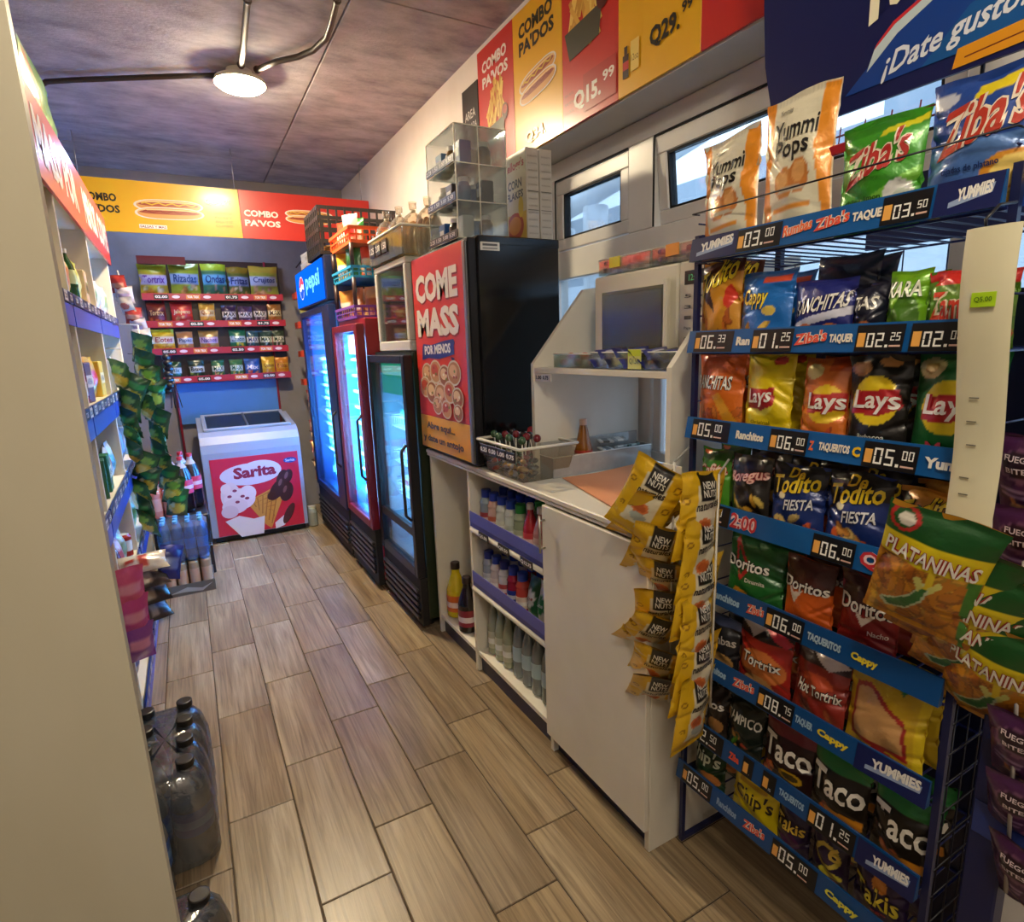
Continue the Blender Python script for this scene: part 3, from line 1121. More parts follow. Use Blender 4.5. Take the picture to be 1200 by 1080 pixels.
for k, (z, n, cl, nm_) in enumerate(((.626, 5, (0xdfe6ea, 0xc02a3a, 0xe8eef2), 'white and red'), (.806, 5, (0xcfdde6, 0xa0323c, 0xdfe9f2), 'frosty white'), (1.006, 4, (0x50c8b0, 0xd6f0ee, 0x2a9a88), 'teal'))):
    for i in range(n):
        mb = MB(); hh = .09 + .03 * ((i * 7) % 3) / 2
        mb.box(-.035, -.05, 0, .035, .05, hh, cl[i % 3], b=.008)
        c = front(mb, -.0506, 0, 0); c.rect(-.03, hh * .35, .03, hh * .7, cl[(i + 1) % 3], 1)
        o = mb.put('frozen_pack', 'gloss', None, (.89 + .19, 3.245 - .12 - i * .092, z - .0025), (0, 0, ZR + R.uniform(-.1, .1)))
        o['label'] = '%s frozen pack, %s from far end, %s wire basket of the black fridge' % (nm_, ORD[i], ('lowest', 'middle', 'top')[k]); o['category'] = 'package'; o['group'] = nm_ + ' packs in the black fridge'
for (lx, y, z, w, h, p) in ((4.4, .86, 1.1, .6, 1.2, 62), (3.56, .86, 1.0, .42, 1.0, 50), (2.93, .905, .9, .4, .8, 8.0)):
    area('fridge_led', (y + .035, lx, z), (0, -pi / 2, 0), h, w, p * 2.6, (.22, .62, 1.0))

# ================================================================ on top of the fridges
def basket(root, x0, y0, x1, y1, z0, z1, col, name='basket', mat='satin', flare=.012, n=9):
    """open crate with pierced walls"""
    mb = MB()
    mb.box(x0 + flare, y0 + flare, z0, x1 - flare, y1 - flare, z0 + .006, col)
    h = z1 - z0
    for (ax, a0, a1, p0, p1) in (('x', x0, x1, y0, 1), ('x', x0, x1, y1, -1), ('y', y0, y1, x0, 1), ('y', y0, y1, x1, -1)):
        t_ = .004

        def bx(u0, u1, w0, w1, th=t_):
            f0 = flare * (1 - (w0 - z0) / h) * p1
            if ax == 'x':
                mb.box(u0, p0 + f0 - th / 2, w0, u1, p0 + f0 + th / 2, w1, col)
            else:
                mb.box(p0 + f0 - th / 2, u0, w0, p0 + f0 + th / 2, u1, w1, col)
        bx(a0, a1, z1 - h * .2, z1, .010)
        bx(a0 + flare, a1 - flare, z0, z0 + h * .2)
        bx(a0 + flare * .5, a1 - flare * .5, z0 + h * .46, z0 + h * .56)
        for i in range(n + 1):
            u = a0 + flare * .6 + (a1 - a0 - 1.2 * flare) * i / n
            bx(u - .004, u + .004, z0 + h * .15, z1 - h * .15)
    return mb.put(name, mat, root)


tw = thing('basket_tower', 'three tier plastic basket tower in orange, blue and purple', 'basket tower', (.88, 3.84, 1.60), ZR)
for z0, z1, col in ((.004, .075, 0x7c4aa8), (.225, .29, 0x2f9fd0), (.41, .50, 0xf0622a)):
    basket(tw, 0, 0, .47, .36, z0, z1, col)
for x in (.012, .458):
    for y in (.012, .348):
        for a, b_ in ((.075, .225), (.29, .41)):
            mb = MB(); mb.tube([(x, y, a), (x, y, b_)], .012, 0x3a2626, 8); mb.put('post', 'satin', tw)
gi = 0
for (z, cl, nm_) in ((1.611, ((0xd98c3a, 0xf2e2c8, 'amber'), (0xe2c49a, 0xc87a40, 'pale tan'), (0xb06a34, 0xf0e4d8, 'brown'), (0xd8a868, 0xa05a2c, 'sandy')), 'purple'), (1.832, ((0xe8b43a, 0xe2e0d8, 'yellow'), (0xd8c8b0, 0xd06a3a, 'cream'), (0x2f6a34, 0x1c4c2c, 'dark green'), (0xd94a2a, 0xe8d8a8, 'red')), 'blue'), (2.017, ((0xe04a2a, 0xf2d8c8, 'scarlet'), (0x2f7a38, 0xdfe6d8, 'leaf green'), (0xd8cfc0, 0xb02a2a, 'off-white')), 'orange')):
    for i, (a, b_, cn) in enumerate(cl):
        D = dict(bg=a, sh=[('r', .15, .3, .85, .62, b_), ('chips', .2, .1, .8, .3, 4, (a, b_, 0xe8c070))])
        o = bag_mesh(.12, .175, .06, D, 50 + gi, 12, 16).put('snack_bag', 'foil', None, (.945 + .06 * (i % 2), 3.755 - i * .105, z), (R.uniform(-.1, .1), 0, ZR + .45 + R.uniform(-.25, .25)))
        o['label'] = '%s snack bag in the %s tier of the basket tower' % (cn, nm_)
        o['category'] = 'snack bag'; o['group'] = 'bags in the %s tier' % nm_
        gi += 1

# white boxes and black crate on the blue fridge
for i, (z, dx) in enumerate(((2.0235, 0), (2.0895, .012))):
    mb = MB(); mb.box(-.20, -.13, 0, .20, .13, .064, 0xd6cfb8, b=.004); mb.box(-.201, -.131, .045, .201, .131, .066 - .002, 0xe2dcc8, b=.003)
    c = front(mb, -.1315, 0, 0); c.rect(-.06, .01, .06, .03, 0xb9b19a, 1)
    o = mb.put('cardboard_box', 'matte', None, (1.02 + dx, 4.70 - dx, z), (0, 0, ZR + .05 * i))
    o['label'] = 'flat cream box on the blue fridge, %s of two stacked' % ('lower', 'upper')[i]; o['category'] = 'box'
cr = thing('black_crate', 'black slatted plastic crate on top of the blue fridge', 'crate', (.84, 4.34, 2.0235), ZR)
mb = MB()
for z in (.0, .07, .14, .21, .27):
    mb.box(0, 0, z, .42, .006, z + .022, 0x1b191a); mb.box(0, .50, z, .42, .506, z + .022, 0x1b191a)
    mb.box(0, .006, z, .006, .5, z + .022, 0x1b191a); mb.box(.414, .006, z, .42, .5, z + .022, 0x1b191a)
for i in range(9):
    x = i * .05
    mb.box(x, -.002, 0, x + .012, .008, .29, 0x1b191a); mb.box(x, .498, 0, x + .012, .508, .29, 0x1b191a)
for i in range(10):
    y = .01 + i * .052
    mb.box(-.002, y, 0, .008, y + .012, .29, 0x1b191a); mb.box(.412, y, 0, .422, y + .012, .29, 0x1b191a)
mb.box(.006, .006, 0, .414, .5, .008, 0x1b191a)
mb.put('crate_body', 'satin', cr)
for i in range(3):
    mb = MB(); mb.box(0, 0, 0, .36, .12, .05, (0xb8864a, 0xd8d2c4, 0x6a3a8a)[i], b=.006)
    c = front(mb, -.0006); c.rect(.03, .01, .3, .04, (0xe8c890, 0x8a2a2a, 0xe0d8f0)[i], 1)
    o = mb.put('carton', 'matte', None, (.88 + i * .14, 4.31, 2.034), (0, 0, ZR))
    o['label'] = ('tan', 'off-white', 'purple')[i] + ' carton lying inside the black crate'; o['category'] = 'carton'

# small glass display cabinet on the black fridge
dc = thing('display_cabinet', 'small silver framed glass display cabinet on the black fridge', 'display cabinet', (.935, 3.13, 1.413), ZR)
W_, D_, H_ = .49, .38, .425
mb = MB(); c_ = 0xc9c6bd
for x in (0, W_ - .035):
    for y in (0, D_ - .03):
        mb.box(x, y, .05, x + .035, y + .03, H_ - .03, c_, b=.004)
mb.box(0, 0, 0, W_, D_, .05, c_, b=.005); mb.box(0, 0, H_ - .03, W_, D_, H_, c_, b=.005)
mb.put('frame', 'satin', dc)
mb = MB(); mb.box(.035, .010, .05, W_ - .035, .014, H_ - .03, 0xe6efec); mb.put('pane', 'glass', dc)
mb = MB(); mb.box(W_ - .02, .03, .05, W_ - .016, D_ - .03, H_ - .03, 0x9fae9c); mb.put('side_pane', 'acrylic', dc)
mb = MB(); mb.box(.02, D_ - .028, .05, W_ - .02, D_ - .02, H_ - .03, 0x3a443a); mb.put('back_panel', 'satin', dc)
for k, z in enumerate((.16, .27)):
    mb = MB(); mb.box(.02, .03, z, W_ - .022, D_ - .03, z + .005, 0xb8c0b4); mb.put('shelf', 'acrylic', dc)
for k, z in enumerate((.0505, .166)):
    for i in range(4):
        mb = MB(); mb.ball((0, 0, .028), (.042, .04, .028), (0xcf9a4c, 0xe0b868, 0xb8803c)[(i + k) % 3], 10, 6)
        mb.ball((.005, 0, .04), (.03, .03, .02), 0xd8a860, 8, 5)
        o = mb.put('pastry', 'bread', None, (1.05, 3.05 - i * .105, 1.413 + z))
        o['label'] = 'golden baked pastry, %s from the far end, on the %s of the display cabinet' % (ORD[i], ('floor', 'lower shelf')[k]); o['category'] = 'pastry'; o['group'] = 'pastries on the %s of the display cabinet' % ('floor', 'lower shelf')[k]

bb = thing('bread_basket', 'clear plastic basket with bread bags on the display cabinet', 'basket', (.92, 3.14, 1.839), ZR)
mb = MB(); cc = 0xe6e2cf
mb.box(.02, .02, 0, .50, .36, .006, cc)
for (a, b_) in (((0, 0), (.52, .01)), ((0, .37), (.52, .38)), ((0, .01), (.01, .37)), ((.51, .01), (.52, .37))):
    mb.box(a[0], a[1], .008, b_[0], b_[1], .13, cc)
mb.put('tub', 'acrylic', bb)
mb = MB(); mb.tube([(0, 0, .13), (.52, 0, .13), (.52, .38, .13), (0, .38, .13), (0, 0, .13)], .006, 0xe9e4d2, 6); mb.put('rim', 'satin', bb)
for i in range(3):
    mb = MB(); mb.box(.04 + i * .1, -.008, .045, .12 + i * .1, -.002, .105, 0x1d1c1e, b=.001)
    c = front(mb, -.0086); c.text(('1.25', '2.00', '1.50')[i], .045 + i * .1, .06, .115 + i * .1, .09, 0xf2efe6, 1)
    mb.put('price_tag', 'print', bb)
for i in range(4):
    t = thing('bread_bag', ('clear bag of sliced brown bread', 'clear bag with a dark filled roll', 'clear bag of golden bread sticks', 'clear bag of stacked brown wafers')[i] + ' standing in the bread basket', 'bread bag', (1.0 + .03 * i, 3.06 - i * .115, 1.846), ZR + .2 * i)
    mb = MB(); col = (0xb88648, 0x7a3420, 0xcf9c52, 0x95602e)[i]
    for k in range(4):
        mb.ball((-.036 + .024 * k, .01 * (k % 2), .095), (.017, .05, .085 + .008 * (k % 2)), mixc(col, 0xe8c48a, .15 * k), 10, 8)
    mb.put('bread', 'bread', t)
    mb = MB(); mb.lathe([(.05, 0), (.060, .05), (.062, .13), (.052, .18), (.034, .205), (.010, .225), (.016, .24), (.018, .27)], n=9, col=0xf6f0e4, sq=3); mb.put('wrapper', 'film', t)
    mb = MB(); mb.lathe([(.012, .222), (.014, .227), (.012, .232)], n=8, col=0xd8d0b8); mb.put('twist_tie', 'satin', t)

# ================================================================ black counter fridge with printed door
bx = thing('counter_fridge', 'black counter-top fridge with a red food advert on its door', 'fridge', (.955, 2.61, .952), ZR)
W_, D_, H_ = .60, .40, .87
mb = MB(); mb.box(0, .035, .02, W_, D_, H_, 0x0d0e12, b=.006); mb.box(-.002, .04, H_ - .03, W_ + .002, D_, H_ + .004, 0x141416, b=.004)
mb.put('cabinet', 'gloss', bx)
mb = MB(); mb.box(.003, 0, .012, W_ - .003, .034, H_ - .005, 0x15151a, b=.004); door = mb.put('door', 'satin', bx)
mb = MB(); mb.box(.008, -.004, .17, W_ - .04, -.0005, H_ - .012, 0xdb3527, b=.001)
mb.box(.008, -.004, .02, W_ - .04, -.0005, .169, 0xeaa51c, b=.001)
c = front(mb, -.0046)
c.text('COME', .052, .658, .507, .778, 0x8f1d14, 1, .05)
c.text('COME', .045, .665, .50, .785, 0xe8dfd2, 1, .05)
c.text('MASS', .052, .513, .507, .633, 0x8f1d14, 1, .05)
c.text('MASS', .045, .520, .50, .640, 0xe8dfd2, 1, .05)
c.poly([(.08, .42), (.16, .43), (.28, .425), (.40, .44), (.44, .445), (.44, .48), (.45, .49), (.44, .505), (.34, .50), (.2, .485), (.1, .49), (.09, .475)][::1], 0x232f7e, 1)
c.poly([(.40, .435), (.44, .43), (.43, .405), (.415, .42)], 0x1a2260, 1)
c.text('POR MENOS', .115, .442, .405, .482, 0xf0ece4, 3, .04, rise=.03)
rr = random.Random(4)
for i, (x, y, r_) in enumerate(((.13, .36, .06), (.23, .37, .065), (.33, .355, .06), (.43, .37, .065), (.10, .30, .06), (.18, .28, .065), (.28, .27, .07), (.38, .29, .06), (.46, .27, .055), (.24, .225, .05), (.34, .215, .05), (.46, .21, .045))):
    c.ell(x, y, r_ * 1.05, r_ * .8, 0xd7c9a8, 2 + (i % 3) * 3)
    c.ell(x, y, r_ * .93, r_ * .68, (0xb67b42, 0xc98f52, 0x9c5b2c)[i % 3], 3 + (i % 3) * 3)
    c.ell(x - .008, y + .008, r_ * .6, r_ * .4, (0xdfb27a, 0xe6c490, 0xc44a2a)[(i * 2) % 3], 4 + (i % 3) * 3)
    for q in range(4):
        c.ell(x + rr.uniform(-.03, .03), y + rr.uniform(-.02, .02), .008, .006, (0xa02818, 0x6a8a2a, 0xf2e6c8)[q % 3], 12)
c.text('Abre aqui...', .10, .105, .42, .145, 0x2c2016, 1, .045)
c.text('y date un antojo', .05, .045, .50, .085, 0x2c2016, 1, .045)
mb.put('advert', 'print', door)
mb = MB(); mb.box(W_ - .034, -.012, .02, W_ - .006, -.0005, H_ - .015, 0xa3a39c, b=.004); mb.put('handle', 'metal', door)
mb = MB(); mb.box(W_ - .0, .05, H_ - .05, W_ + .0035, .13, H_ - .02, 0xe4e2dc, b=.0005)
c = flat(mb, (W_ + .004, .05, H_ - .05), (0, 1, 0), (0, 0, 1), (1, 0, 0)); c.rect(.008, .016, .07, .024, 0x55555a); c.rect(.008, .005, .07, .010, 0x888888)
mb.put('rating_label', 'print', bx)

# clear display case and cereal boxes on it
cs = thing('display_case', 'three tier clear acrylic display case on the black counter fridge', 'display case', (.965, 2.385, 1.829), ZR)
W_, D_, H_ = .28, .215, .395
mb = MB(); a_ = 0xe9eef0
mb.box(0, .0, 0, .004, D_, H_, a_); mb.box(W_ - .004, 0, 0, W_, D_, H_, a_); mb.box(.004, D_ - .004, 0, W_ - .004, D_, H_, a_); mb.box(0, 0, H_, W_, D_, H_ + .004, a_)
mb.put('case_walls', 'acrylic', cs)
for z in (.0, .132, .264):
    mb = MB(); mb.box(.005, .0, z, W_ - .005, D_ - .005, z + .004, a_); mb.put('tray', 'acrylic', cs)
    mb = MB(); mb.box(.0, -.006, z + .004, W_, -.002, z + .032, 0x16191e, b=.001)
    c = front(mb, -.0066)
    for i in range(4):
        c.text(('2.25', '1.50', '3.00', '5.50')[i], .01 + i * .067, z + .01, .06 + i * .067, z + .025, 0xe8e6de)
    mb.put('price_strip', 'print', cs)
mb = MB()
for (x, y) in ((0, 0), (W_, 0), (0, D_), (W_, D_), (W_, D_ * .45)):
    mb.tube([(x, y, 0), (x, y, H_)], .0022, 0xf2ecdc, 5)
for z in (.002, .134, .266, H_ + .002):
    mb.tube([(0, 0, z), (W_, 0, z), (W_, D_, z)], .0020, 0xf2ecdc, 5)
mb.put('edge_strips', 'satin', cs)
ic = [(0x2c5a9a, 'blue'), (0x3a3634, 'charcoal'), (0xd4cfc2, 'pale'), (0x4a4348, 'plum grey'), (0x5f7fa8, 'steel blue'), (0x8a6a3a, 'tan')]
for k, z in enumerate((.0045, .1365, .2685)):
    for i in range(3):
        for j in range(2):
            cl, nm_ = ic[(k * 2 + i + j * 3) % 6]
            mb = MB()
            if (i + j + k) % 2:
                mb.lathe([(.026, 0), (.028, .01), (.028, .06), (.02, .075), (.02, .092), (0, .093)], n=12, col=[cl, cl, cl, 0xe2ded4, 0xe2ded4])
                nm2 = 'jar'
            else:
                mb.box(-.03, -.024, 0, .03, .024, .085, cl, b=.003); c = front(mb, -.0246); c.rect(-.02, .03, .02, .06, 0xe8e4da); nm2 = 'small_box'
            o = mb.put(nm2, 'satin', None, (.965 + .055 + j * .09, 2.385 - .05 - i * .088, 1.829 + z), (0, 0, ZR))
            o['label'] = '%s %s, %s row, %s place, %s tier of the display case' % (nm_, nm2.replace('_', ' '), ('aisle', 'wall')[j], ('far', 'middle', 'near')[i], ('lowest', 'middle', 'top')[k])
            o['category'] = 'jar' if nm2 == 'jar' else 'box'
for i in range(2):
    mb = MB(); X0 = 1.262 + i * .062
    mb.box(X0, 2.095, 1.828, X0 + .058, 2.29, 2.178, 0xbcb6ac, b=.002)
    if i == 0:
        c = flat(mb, (X0 - .0006, 2.29, 1.828), (0, -1, 0), (0, 0, 1), (-1, 0, 0))
        c.rect(.002, .002, .193, .348, 0xdcd2b4, 0)
        c.rect(.004, .004, .191, .12, 0xd8b23c, 1)
        c.text("Kellogg's", .02, .275, .18, .32, 0xb51f2a, 2, .03, rise=.02)
        c.text('CORN', .05, .215, .16, .25, 0x333333, 2, .03); c.text('FLAKES', .04, .175, .17, .205, 0x333333, 2, .03)
        c.ell(.10, .07, .07, .055, 0xb5401f, 2); c.ell(.10, .075, .05, .035, 0xd98a2e, 3); c.ell(.15, .14, .02, .04, 0xe6c534, 3)
    c = flat(mb, (X0, 2.0944, 1.828), (1, 0, 0), (0, 0, 1), (0, -1, 0))
    for q in range(12):
        c.text(('INFORMACION', 'NUTRICIONAL', 'INGREDIENTES')[q % 3], .008, .03 + q * .026, .05, .036 + q * .026, 0x77736c, 1, 0)
    c.rect(.004, .19, .054, .192, 0x444444, 1); c.rect(.004, .12, .054, .122, 0x444444, 1)
    mb.put('cereal_box', 'print', label=('corn flakes box with red script facing the aisle' if i == 0 else 'second cereal box, next to the window, showing its grey spine'), category='cereal box')

# ================================================================ ice cream freezer at the aisle end
fz = thing('ice_cream_freezer', 'white ice cream chest freezer with a red printed front', 'freezer', (.03, 4.81, 0))
mb = MB(); w = .70; G = 0x969cab
pr = [(0, .05), (0, .70), (.012, .765), (.045, .82), (.10, .852), (.60, .92), (.62, .90), (.62, .05)]
mb.prism([(y, z) for y, z in pr], 'x', 0, w, G)
body = mb.put('freezer_body', 'satin', fz)
mb = MB(); mb.box(.045, -.004, .055, w - .028, .0, .655, 0xc81f38, b=.001)
c = front(mb, -.0046)
c.ell(.315, .515, .215, .085, 0xd9d2e2, 1, 28); c.ell(.39, .53, .15, .085, 0xd9d2e2, 1, 24)
c.text('Sarita', .195, .485, .50, .575, 0x8c1c3c, 3, .045, rise=.02)
# cone and scoops
c.poly([(.26, .30), (.50, .40), (.53, .30), (.42, .06), (.38, .10)], 0xc9873a, 2)
for i in range(6):
    c.poly([(.27 + i * .035, .295 - i * .02), (.277 + i * .035, .297 - i * .02), (.50 - i * .01, .375 - i * .045), (.495 - i * .01, .382 - i * .045)], 0x9a5c22, 3)
    c.poly([(.50 - i * .04, .385 - i * .017), (.507 - i * .04, .385 - i * .017), (.43 - i * .02, .10 + i * .03), (.423 - i * .02, .10 + i * .03)], 0x9a5c22, 3)
for (x, y, a, b_, cl) in ((.16, .36, .07, .11, 0xe2cfd8), (.22, .33, .11, .085, 0xead9e0), (.18, .28, .09, .06, 0xe2cfd8), (.28, .37, .06, .06, 0xecdfe6), (.13, .42, .035, .04, 0xead9e0), (.14, .24, .06, .05, 0xd6c0cc)):
    c.ell(x, y, a, b_, cl, 4)
for (x, y) in ((.15, .36), (.2, .31), (.24, .35), (.19, .40), (.27, .33)):
    c.ell(x, y, .016, .011, 0x8a3050, 5)
for (x, y, a, b_, rt) in ((.50, .37, .09, .05, .9), (.54, .42, .05, .10, -.2), (.58, .46, .035, .06, -.4), (.47, .33, .06, .04, .5), (.56, .34, .05, .08, -.3)):
    c.ell(x, y, a, b_, 0x3c1c1e, 5, rot=rt)
for (x, y) in ((.52, .42), (.57, .47), (.55, .36)):
    c.ell(x, y, .012, .03, 0x77504c, 6, rot=-.4)
c.poly([(.10, .17), (.2, .20), (.30, .16), (.38, .17), (.36, .03), (.20, .03)], 0xe4dde6, 2); c.poly([(.45, .10), (.52, .15), (.56, .13), (.52, .07), (.45, .05)], 0xe4dde6, 2)
c.ell(.56, .16, .03, .09, 0x4a2022, 3, rot=-.5)
c.ell(.61, .59, .05, .022, 0x23407a, 1); c.text('Sarita', .575, .58, .645, .60, 0xe8e8f2, 2)
mb.put('printed_front', 'print', body)
ang = math.atan2(.068, .5)
mb = MB()
L_ = .50
mb.box(.035, 0, .001, w - .035, .03, .022, 0x9aa0aa, b=.004); mb.box(.035, L_ - .03, .001, w - .035, L_, .022, 0x9aa0aa, b=.004)
mb.box(.035, .03, .001, .065, L_ - .03, .022, 0x9aa0aa, b=.004); mb.box(w - .065, .03, .001, w - .035, L_ - .03, .022, 0x9aa0aa, b=.004)
mb.box(w / 2 - .008, .03, .001, w / 2 + .008, L_ - .03, .024, 0x50555e, b=.003)
lid = mb.put('lid_frame', 'satin', fz, (0, .10, .852), (ang, 0, 0))
for a, b_ in ((.065, w / 2 - .008), (w / 2 + .008, w - .065)):
    mb = MB(); mb.box(a, .03, .010, b_, L_ - .03, .014, 0x6f8088); mb.put('pane', 'glass', lid)
mb = MB(); mb.box(.066, .031, .0005, w - .066, L_ - .031, .003, 0x23282e)
for i in range(10):
    mb.box(.08 + i * .054, .06, .003, .12 + i * .054, .22 + .1 * (i % 2), .006, (0xb8a878, 0x8a9a6a, 0xc8c0a8, 0x6a7a8a)[i % 4])
mb.put('basket_load', 'satin', lid, kind='stuff')
mb = MB(); mb.box(.02, .02, .012, w - .02, .60, .05, 0x1c1c20); mb.put('plinth', 'matte', fz)
for x in (.07, w - .07):
    mb = MB(); mb.lathe([(.02, 0), (.022, .008), (.012, .014)], (x, .06, 0), 8, 0x222222); mb.put('foot', 'matte', fz)

# ================================================================ snack rack on the back wall
br = thing('wall_snack_rack', 'red wire snack rack on the back wall above the freezer', 'rack', (-.215, 5.44, 0))
RW = 1.03
mb = MB()
for x in (.135, .92):
    mb.tube([(x, .10, 0), (x, .10, 2.18)], .010, 0x8c1a2c, 6)
mb.put('upright', 'satin', br)
mb = MB(); mb.box(.01, .12, 1.20, RW, .128, 2.18, 0x2c1c24); mb.put('back_panel', 'satin', br)
mb = MB(); mb.box(.14, .10, .86, .915, .108, 1.20, 0x4f86cc, b=.002); mb.put('blue_panel', 'satin', br)
mb = MB(); mb.box(.0, .02, 2.13, .33, .03, 2.19, 0x6a1420); mb.put('header', 'satin', br)
rows = [1.865, 1.655, 1.442, 1.215]
tagtx = ['02.00', '01.75', '02.50', '05.00']
for k, z in enumerate(rows):
    x0 = 0 if k < 3 else .06
    mb = MB()
    mb.box(x0, .004, z, RW, .118, z + .004, 0x8c1a2c)
    for i in range(7):
        mb.tube([(x0 + .01 + i * (RW - x0 - .02) / 6, .01, z + .05), (x0 + .01 + i * (RW - x0 - .02) / 6, .11, z + .05)], .002, 0x8c1a2c, 4)
    sh_ = mb.put('shelf', 'satin', br)
    mb = MB(); mb.box(x0, -.004, z - .008, RW, .002, z + .044, 0xb01d34, b=.001)
    c = front(mb, -.0046)
    for i, u in enumerate((.08, .30, .58, .80)):
        if u < x0 + .02: continue
        c.rect(u + .0, z, u + .1, z + .036, (0x17141a, 0xd9772a, 0x17141a, 0xd9772a)[(i + k) % 4])
        c.text((tagtx[k], 'TOR TRIX', tagtx[(k + 1) % 4], 'TOR TRIX')[(i + k) % 4], u + .008, z + .008, u + .092, z + .028, 0xf2ece4, 2, .04)
        c.ell(u + .15, z + .018, .028, .012, 0xead6de)
    mb.put('price_strip', 'print', sh_)


def mini(bg, band, tcol, body, chips, top=None):
    sh = [('chips', .12, .06, .88, .36, 7, chips)]
    sh += [('r', 0, .42, 1, .72, band)]
    if top: sh += [('r', 0, .78, 1, 1, top)]
    return dict(bg=bg, sh=sh, tx=[(body, .1, .46, .9, .68, tcol, None, .08)])


CH1 = (0xd9a050, 0xe8c080, 0xb5702c)
backbags = [
    # row, x, width, height, design, colour phrase
    (0, .09, .20, .26, mini(0xb8a020, 0xcfc0e0, 0x7a3fa0, 'Tortrix', (0xf0e2b0, 0xe0a040), 0x9aa020), 'olive and lilac'),
    (0, .31, .22, .28, mini(0x9aa82a, 0x9fb8dc, 0x24508c, 'Rizadas', CH1, 0x7a8a20), 'lime and pale blue'),
    (0, .52, .19, .28, mini(0x3a7a5a, 0x6fc0e8, 0x1c3f8a, 'Ondas', (0xd8c8b8, 0xb89880), 0xa8c22c), 'green and cyan'),
    (0, .70, .17, .26, mini(0x5a6a2a, 0x8fa4d0, 0x2a3f7c, 'Fritas', (0xc89a68, 0xe0c8a0), 0x8a7420), 'dark olive'),
    (0, .90, .23, .27, mini(0xa0a838, 0xb6c6e6, 0x29488c, 'Crujitos', (0xb5824e, 0xcaa47a), 0xb8a23a), 'yellow green'),
    (1, .08, .13, .18, mini(0x7a2f24, 0x5c2018, 0xe8c080, 'Tortrix', (0xe09a40, 0xd8702c)), 'brown and orange'),
    (1, .255, .16, .19, mini(0xb52a20, 0xd43a2a, 0xf4e0a0, 'Jalapeno', (0xd89860, 0xe8c0a0), 0x8c1a18), 'bright red'),
    (1, .44, .12, .18, mini(0xd8a840, 0xe8d8b8, 0xb07020, 'Queso', (0xd87a20, 0xf0b850)), 'cream and gold'),
    (1, .60, .115, .16, mini(0x3a2c5c, 0xe6e4ee, 0x222030, 'MAX', (0x9fa6c8, 0xc0c6e0)), 'violet and white'),
    (1, .725, .115, .155, mini(0x4c3c6c, 0xdcdcf0, 0x2a2440, 'MAX', (0x98a0cc, 0xb8bce0)), 'mauve and white'),
    (1, .84, .11, .165, mini(0x4a3850, 0xe4dcd8, 0x2c2028, 'MAX', (0xd8b0a0, 0xb0a0b8)), 'grey violet'),
    (1, .955, .115, .175, mini(0xa2703c, 0xe2d2a8, 0x4a2a18, 'MAX', (0xd06a28, 0xb88850)), 'tan'),
    (2, .10, .16, .19, mini(0xd8b020, 0xe8e0cc, 0xa83020, 'Elotes', (0xd8a030, 0xc08020), 0xe8c828), 'yellow'),
    (2, .25, .12, .17, mini(0xb98250, 0xc8d0e8, 0x3a5090, 'Papas', (0xe0a040, 0xf0c060)), 'orange and pale blue'),
    (2, .425, .15, .175, mini(0xa8884c, 0xc8b8e0, 0x5a3a90, 'Nachos', (0xe8b840, 0xd86a40)), 'gold and lilac'),
    (2, .64, .13, .18, mini(0x1f6a4a, 0xb8d4e8, 0x1c4a7a, 'Limon', (0xc8c840, 0x6a9a3c)), 'dark green and white'),
    (2, .76, .10, .165, mini(0x2f5a70, 0xe0e4e0, 0x243a8c, 'MAX', (0xc8a8b0, 0x8f9cd0)), 'teal and white'),
    (2, .865, .105, .165, mini(0x2c4a50, 0xd8e4dc, 0x183828, 'MAX', (0xa8a49a, 0x789a90)), 'slate green'),
    (2, .965, .10, .165, mini(0x3a4a3a, 0xe8e8dc, 0x2a4428, 'MAX', (0xb8b4cc, 0xe0d8d8)), 'moss and white'),
    (3, .13, .14, .16, mini(0x1f4a2c, 0xc8d4d8, 0x183820, 'Tostix', (0x9a8a50, 0x7a6a38)), 'deep green and silver'),
    (3, .305, .12, .165, mini(0x243a2a, 0xd8e0e0, 0x1c2c24, 'Brava', (0x8aa040, 0x5c7a2c)), 'black green and silver'),
    (3, .465, .10, .16, mini(0x2a6a4a, 0xe8f0e8, 0x0f5a3a, 'MAX', (0xe8a070, 0xe8d070)), 'sea green and white'),
    (3, .605, .105, .16, mini(0x3f7a50, 0xd8eef4, 0x14706a, 'MAX', (0xd8c060, 0xb8d0e0)), 'mint and white'),
    (3, .73, .125, .16, mini(0x2450a0, 0x3f70c8, 0xe8e8f4, 'Mix', (0xd85a30, 0xe8a080)), 'royal blue'),
    (3, .86, .11, .175, mini(0xd8a828, 0xe0c040, 0x8a4a10, 'Quesos', (0xe8c8a0, 0xd87a28)), 'mustard'),
    (3, .97, .11, .165, mini(0xd8882a, 0xe8b040, 0x8a3010, 'Bolitas', (0xe0a030, 0xc86a20)), 'orange'),
]
for i, (rw, x, w_, h_, D, ph) in enumerate(backbags):
    o = bag_mesh(w_, h_, .06, D, 100 + i, 14, 18).put('snack_bag', 'foil', None, (-.215 + x, 5.50, rows[rw] + .0045), (R.uniform(-.04, .02), 0, R.uniform(-.12, .12)))
    o['label'] = '%s snack bag on the %s shelf of the red back wall rack' % (ph, ('top', 'second', 'third', 'lowest')[rw])
    o['category'] = 'snack bag'; o['group'] = 'snack bags on the red back wall rack'

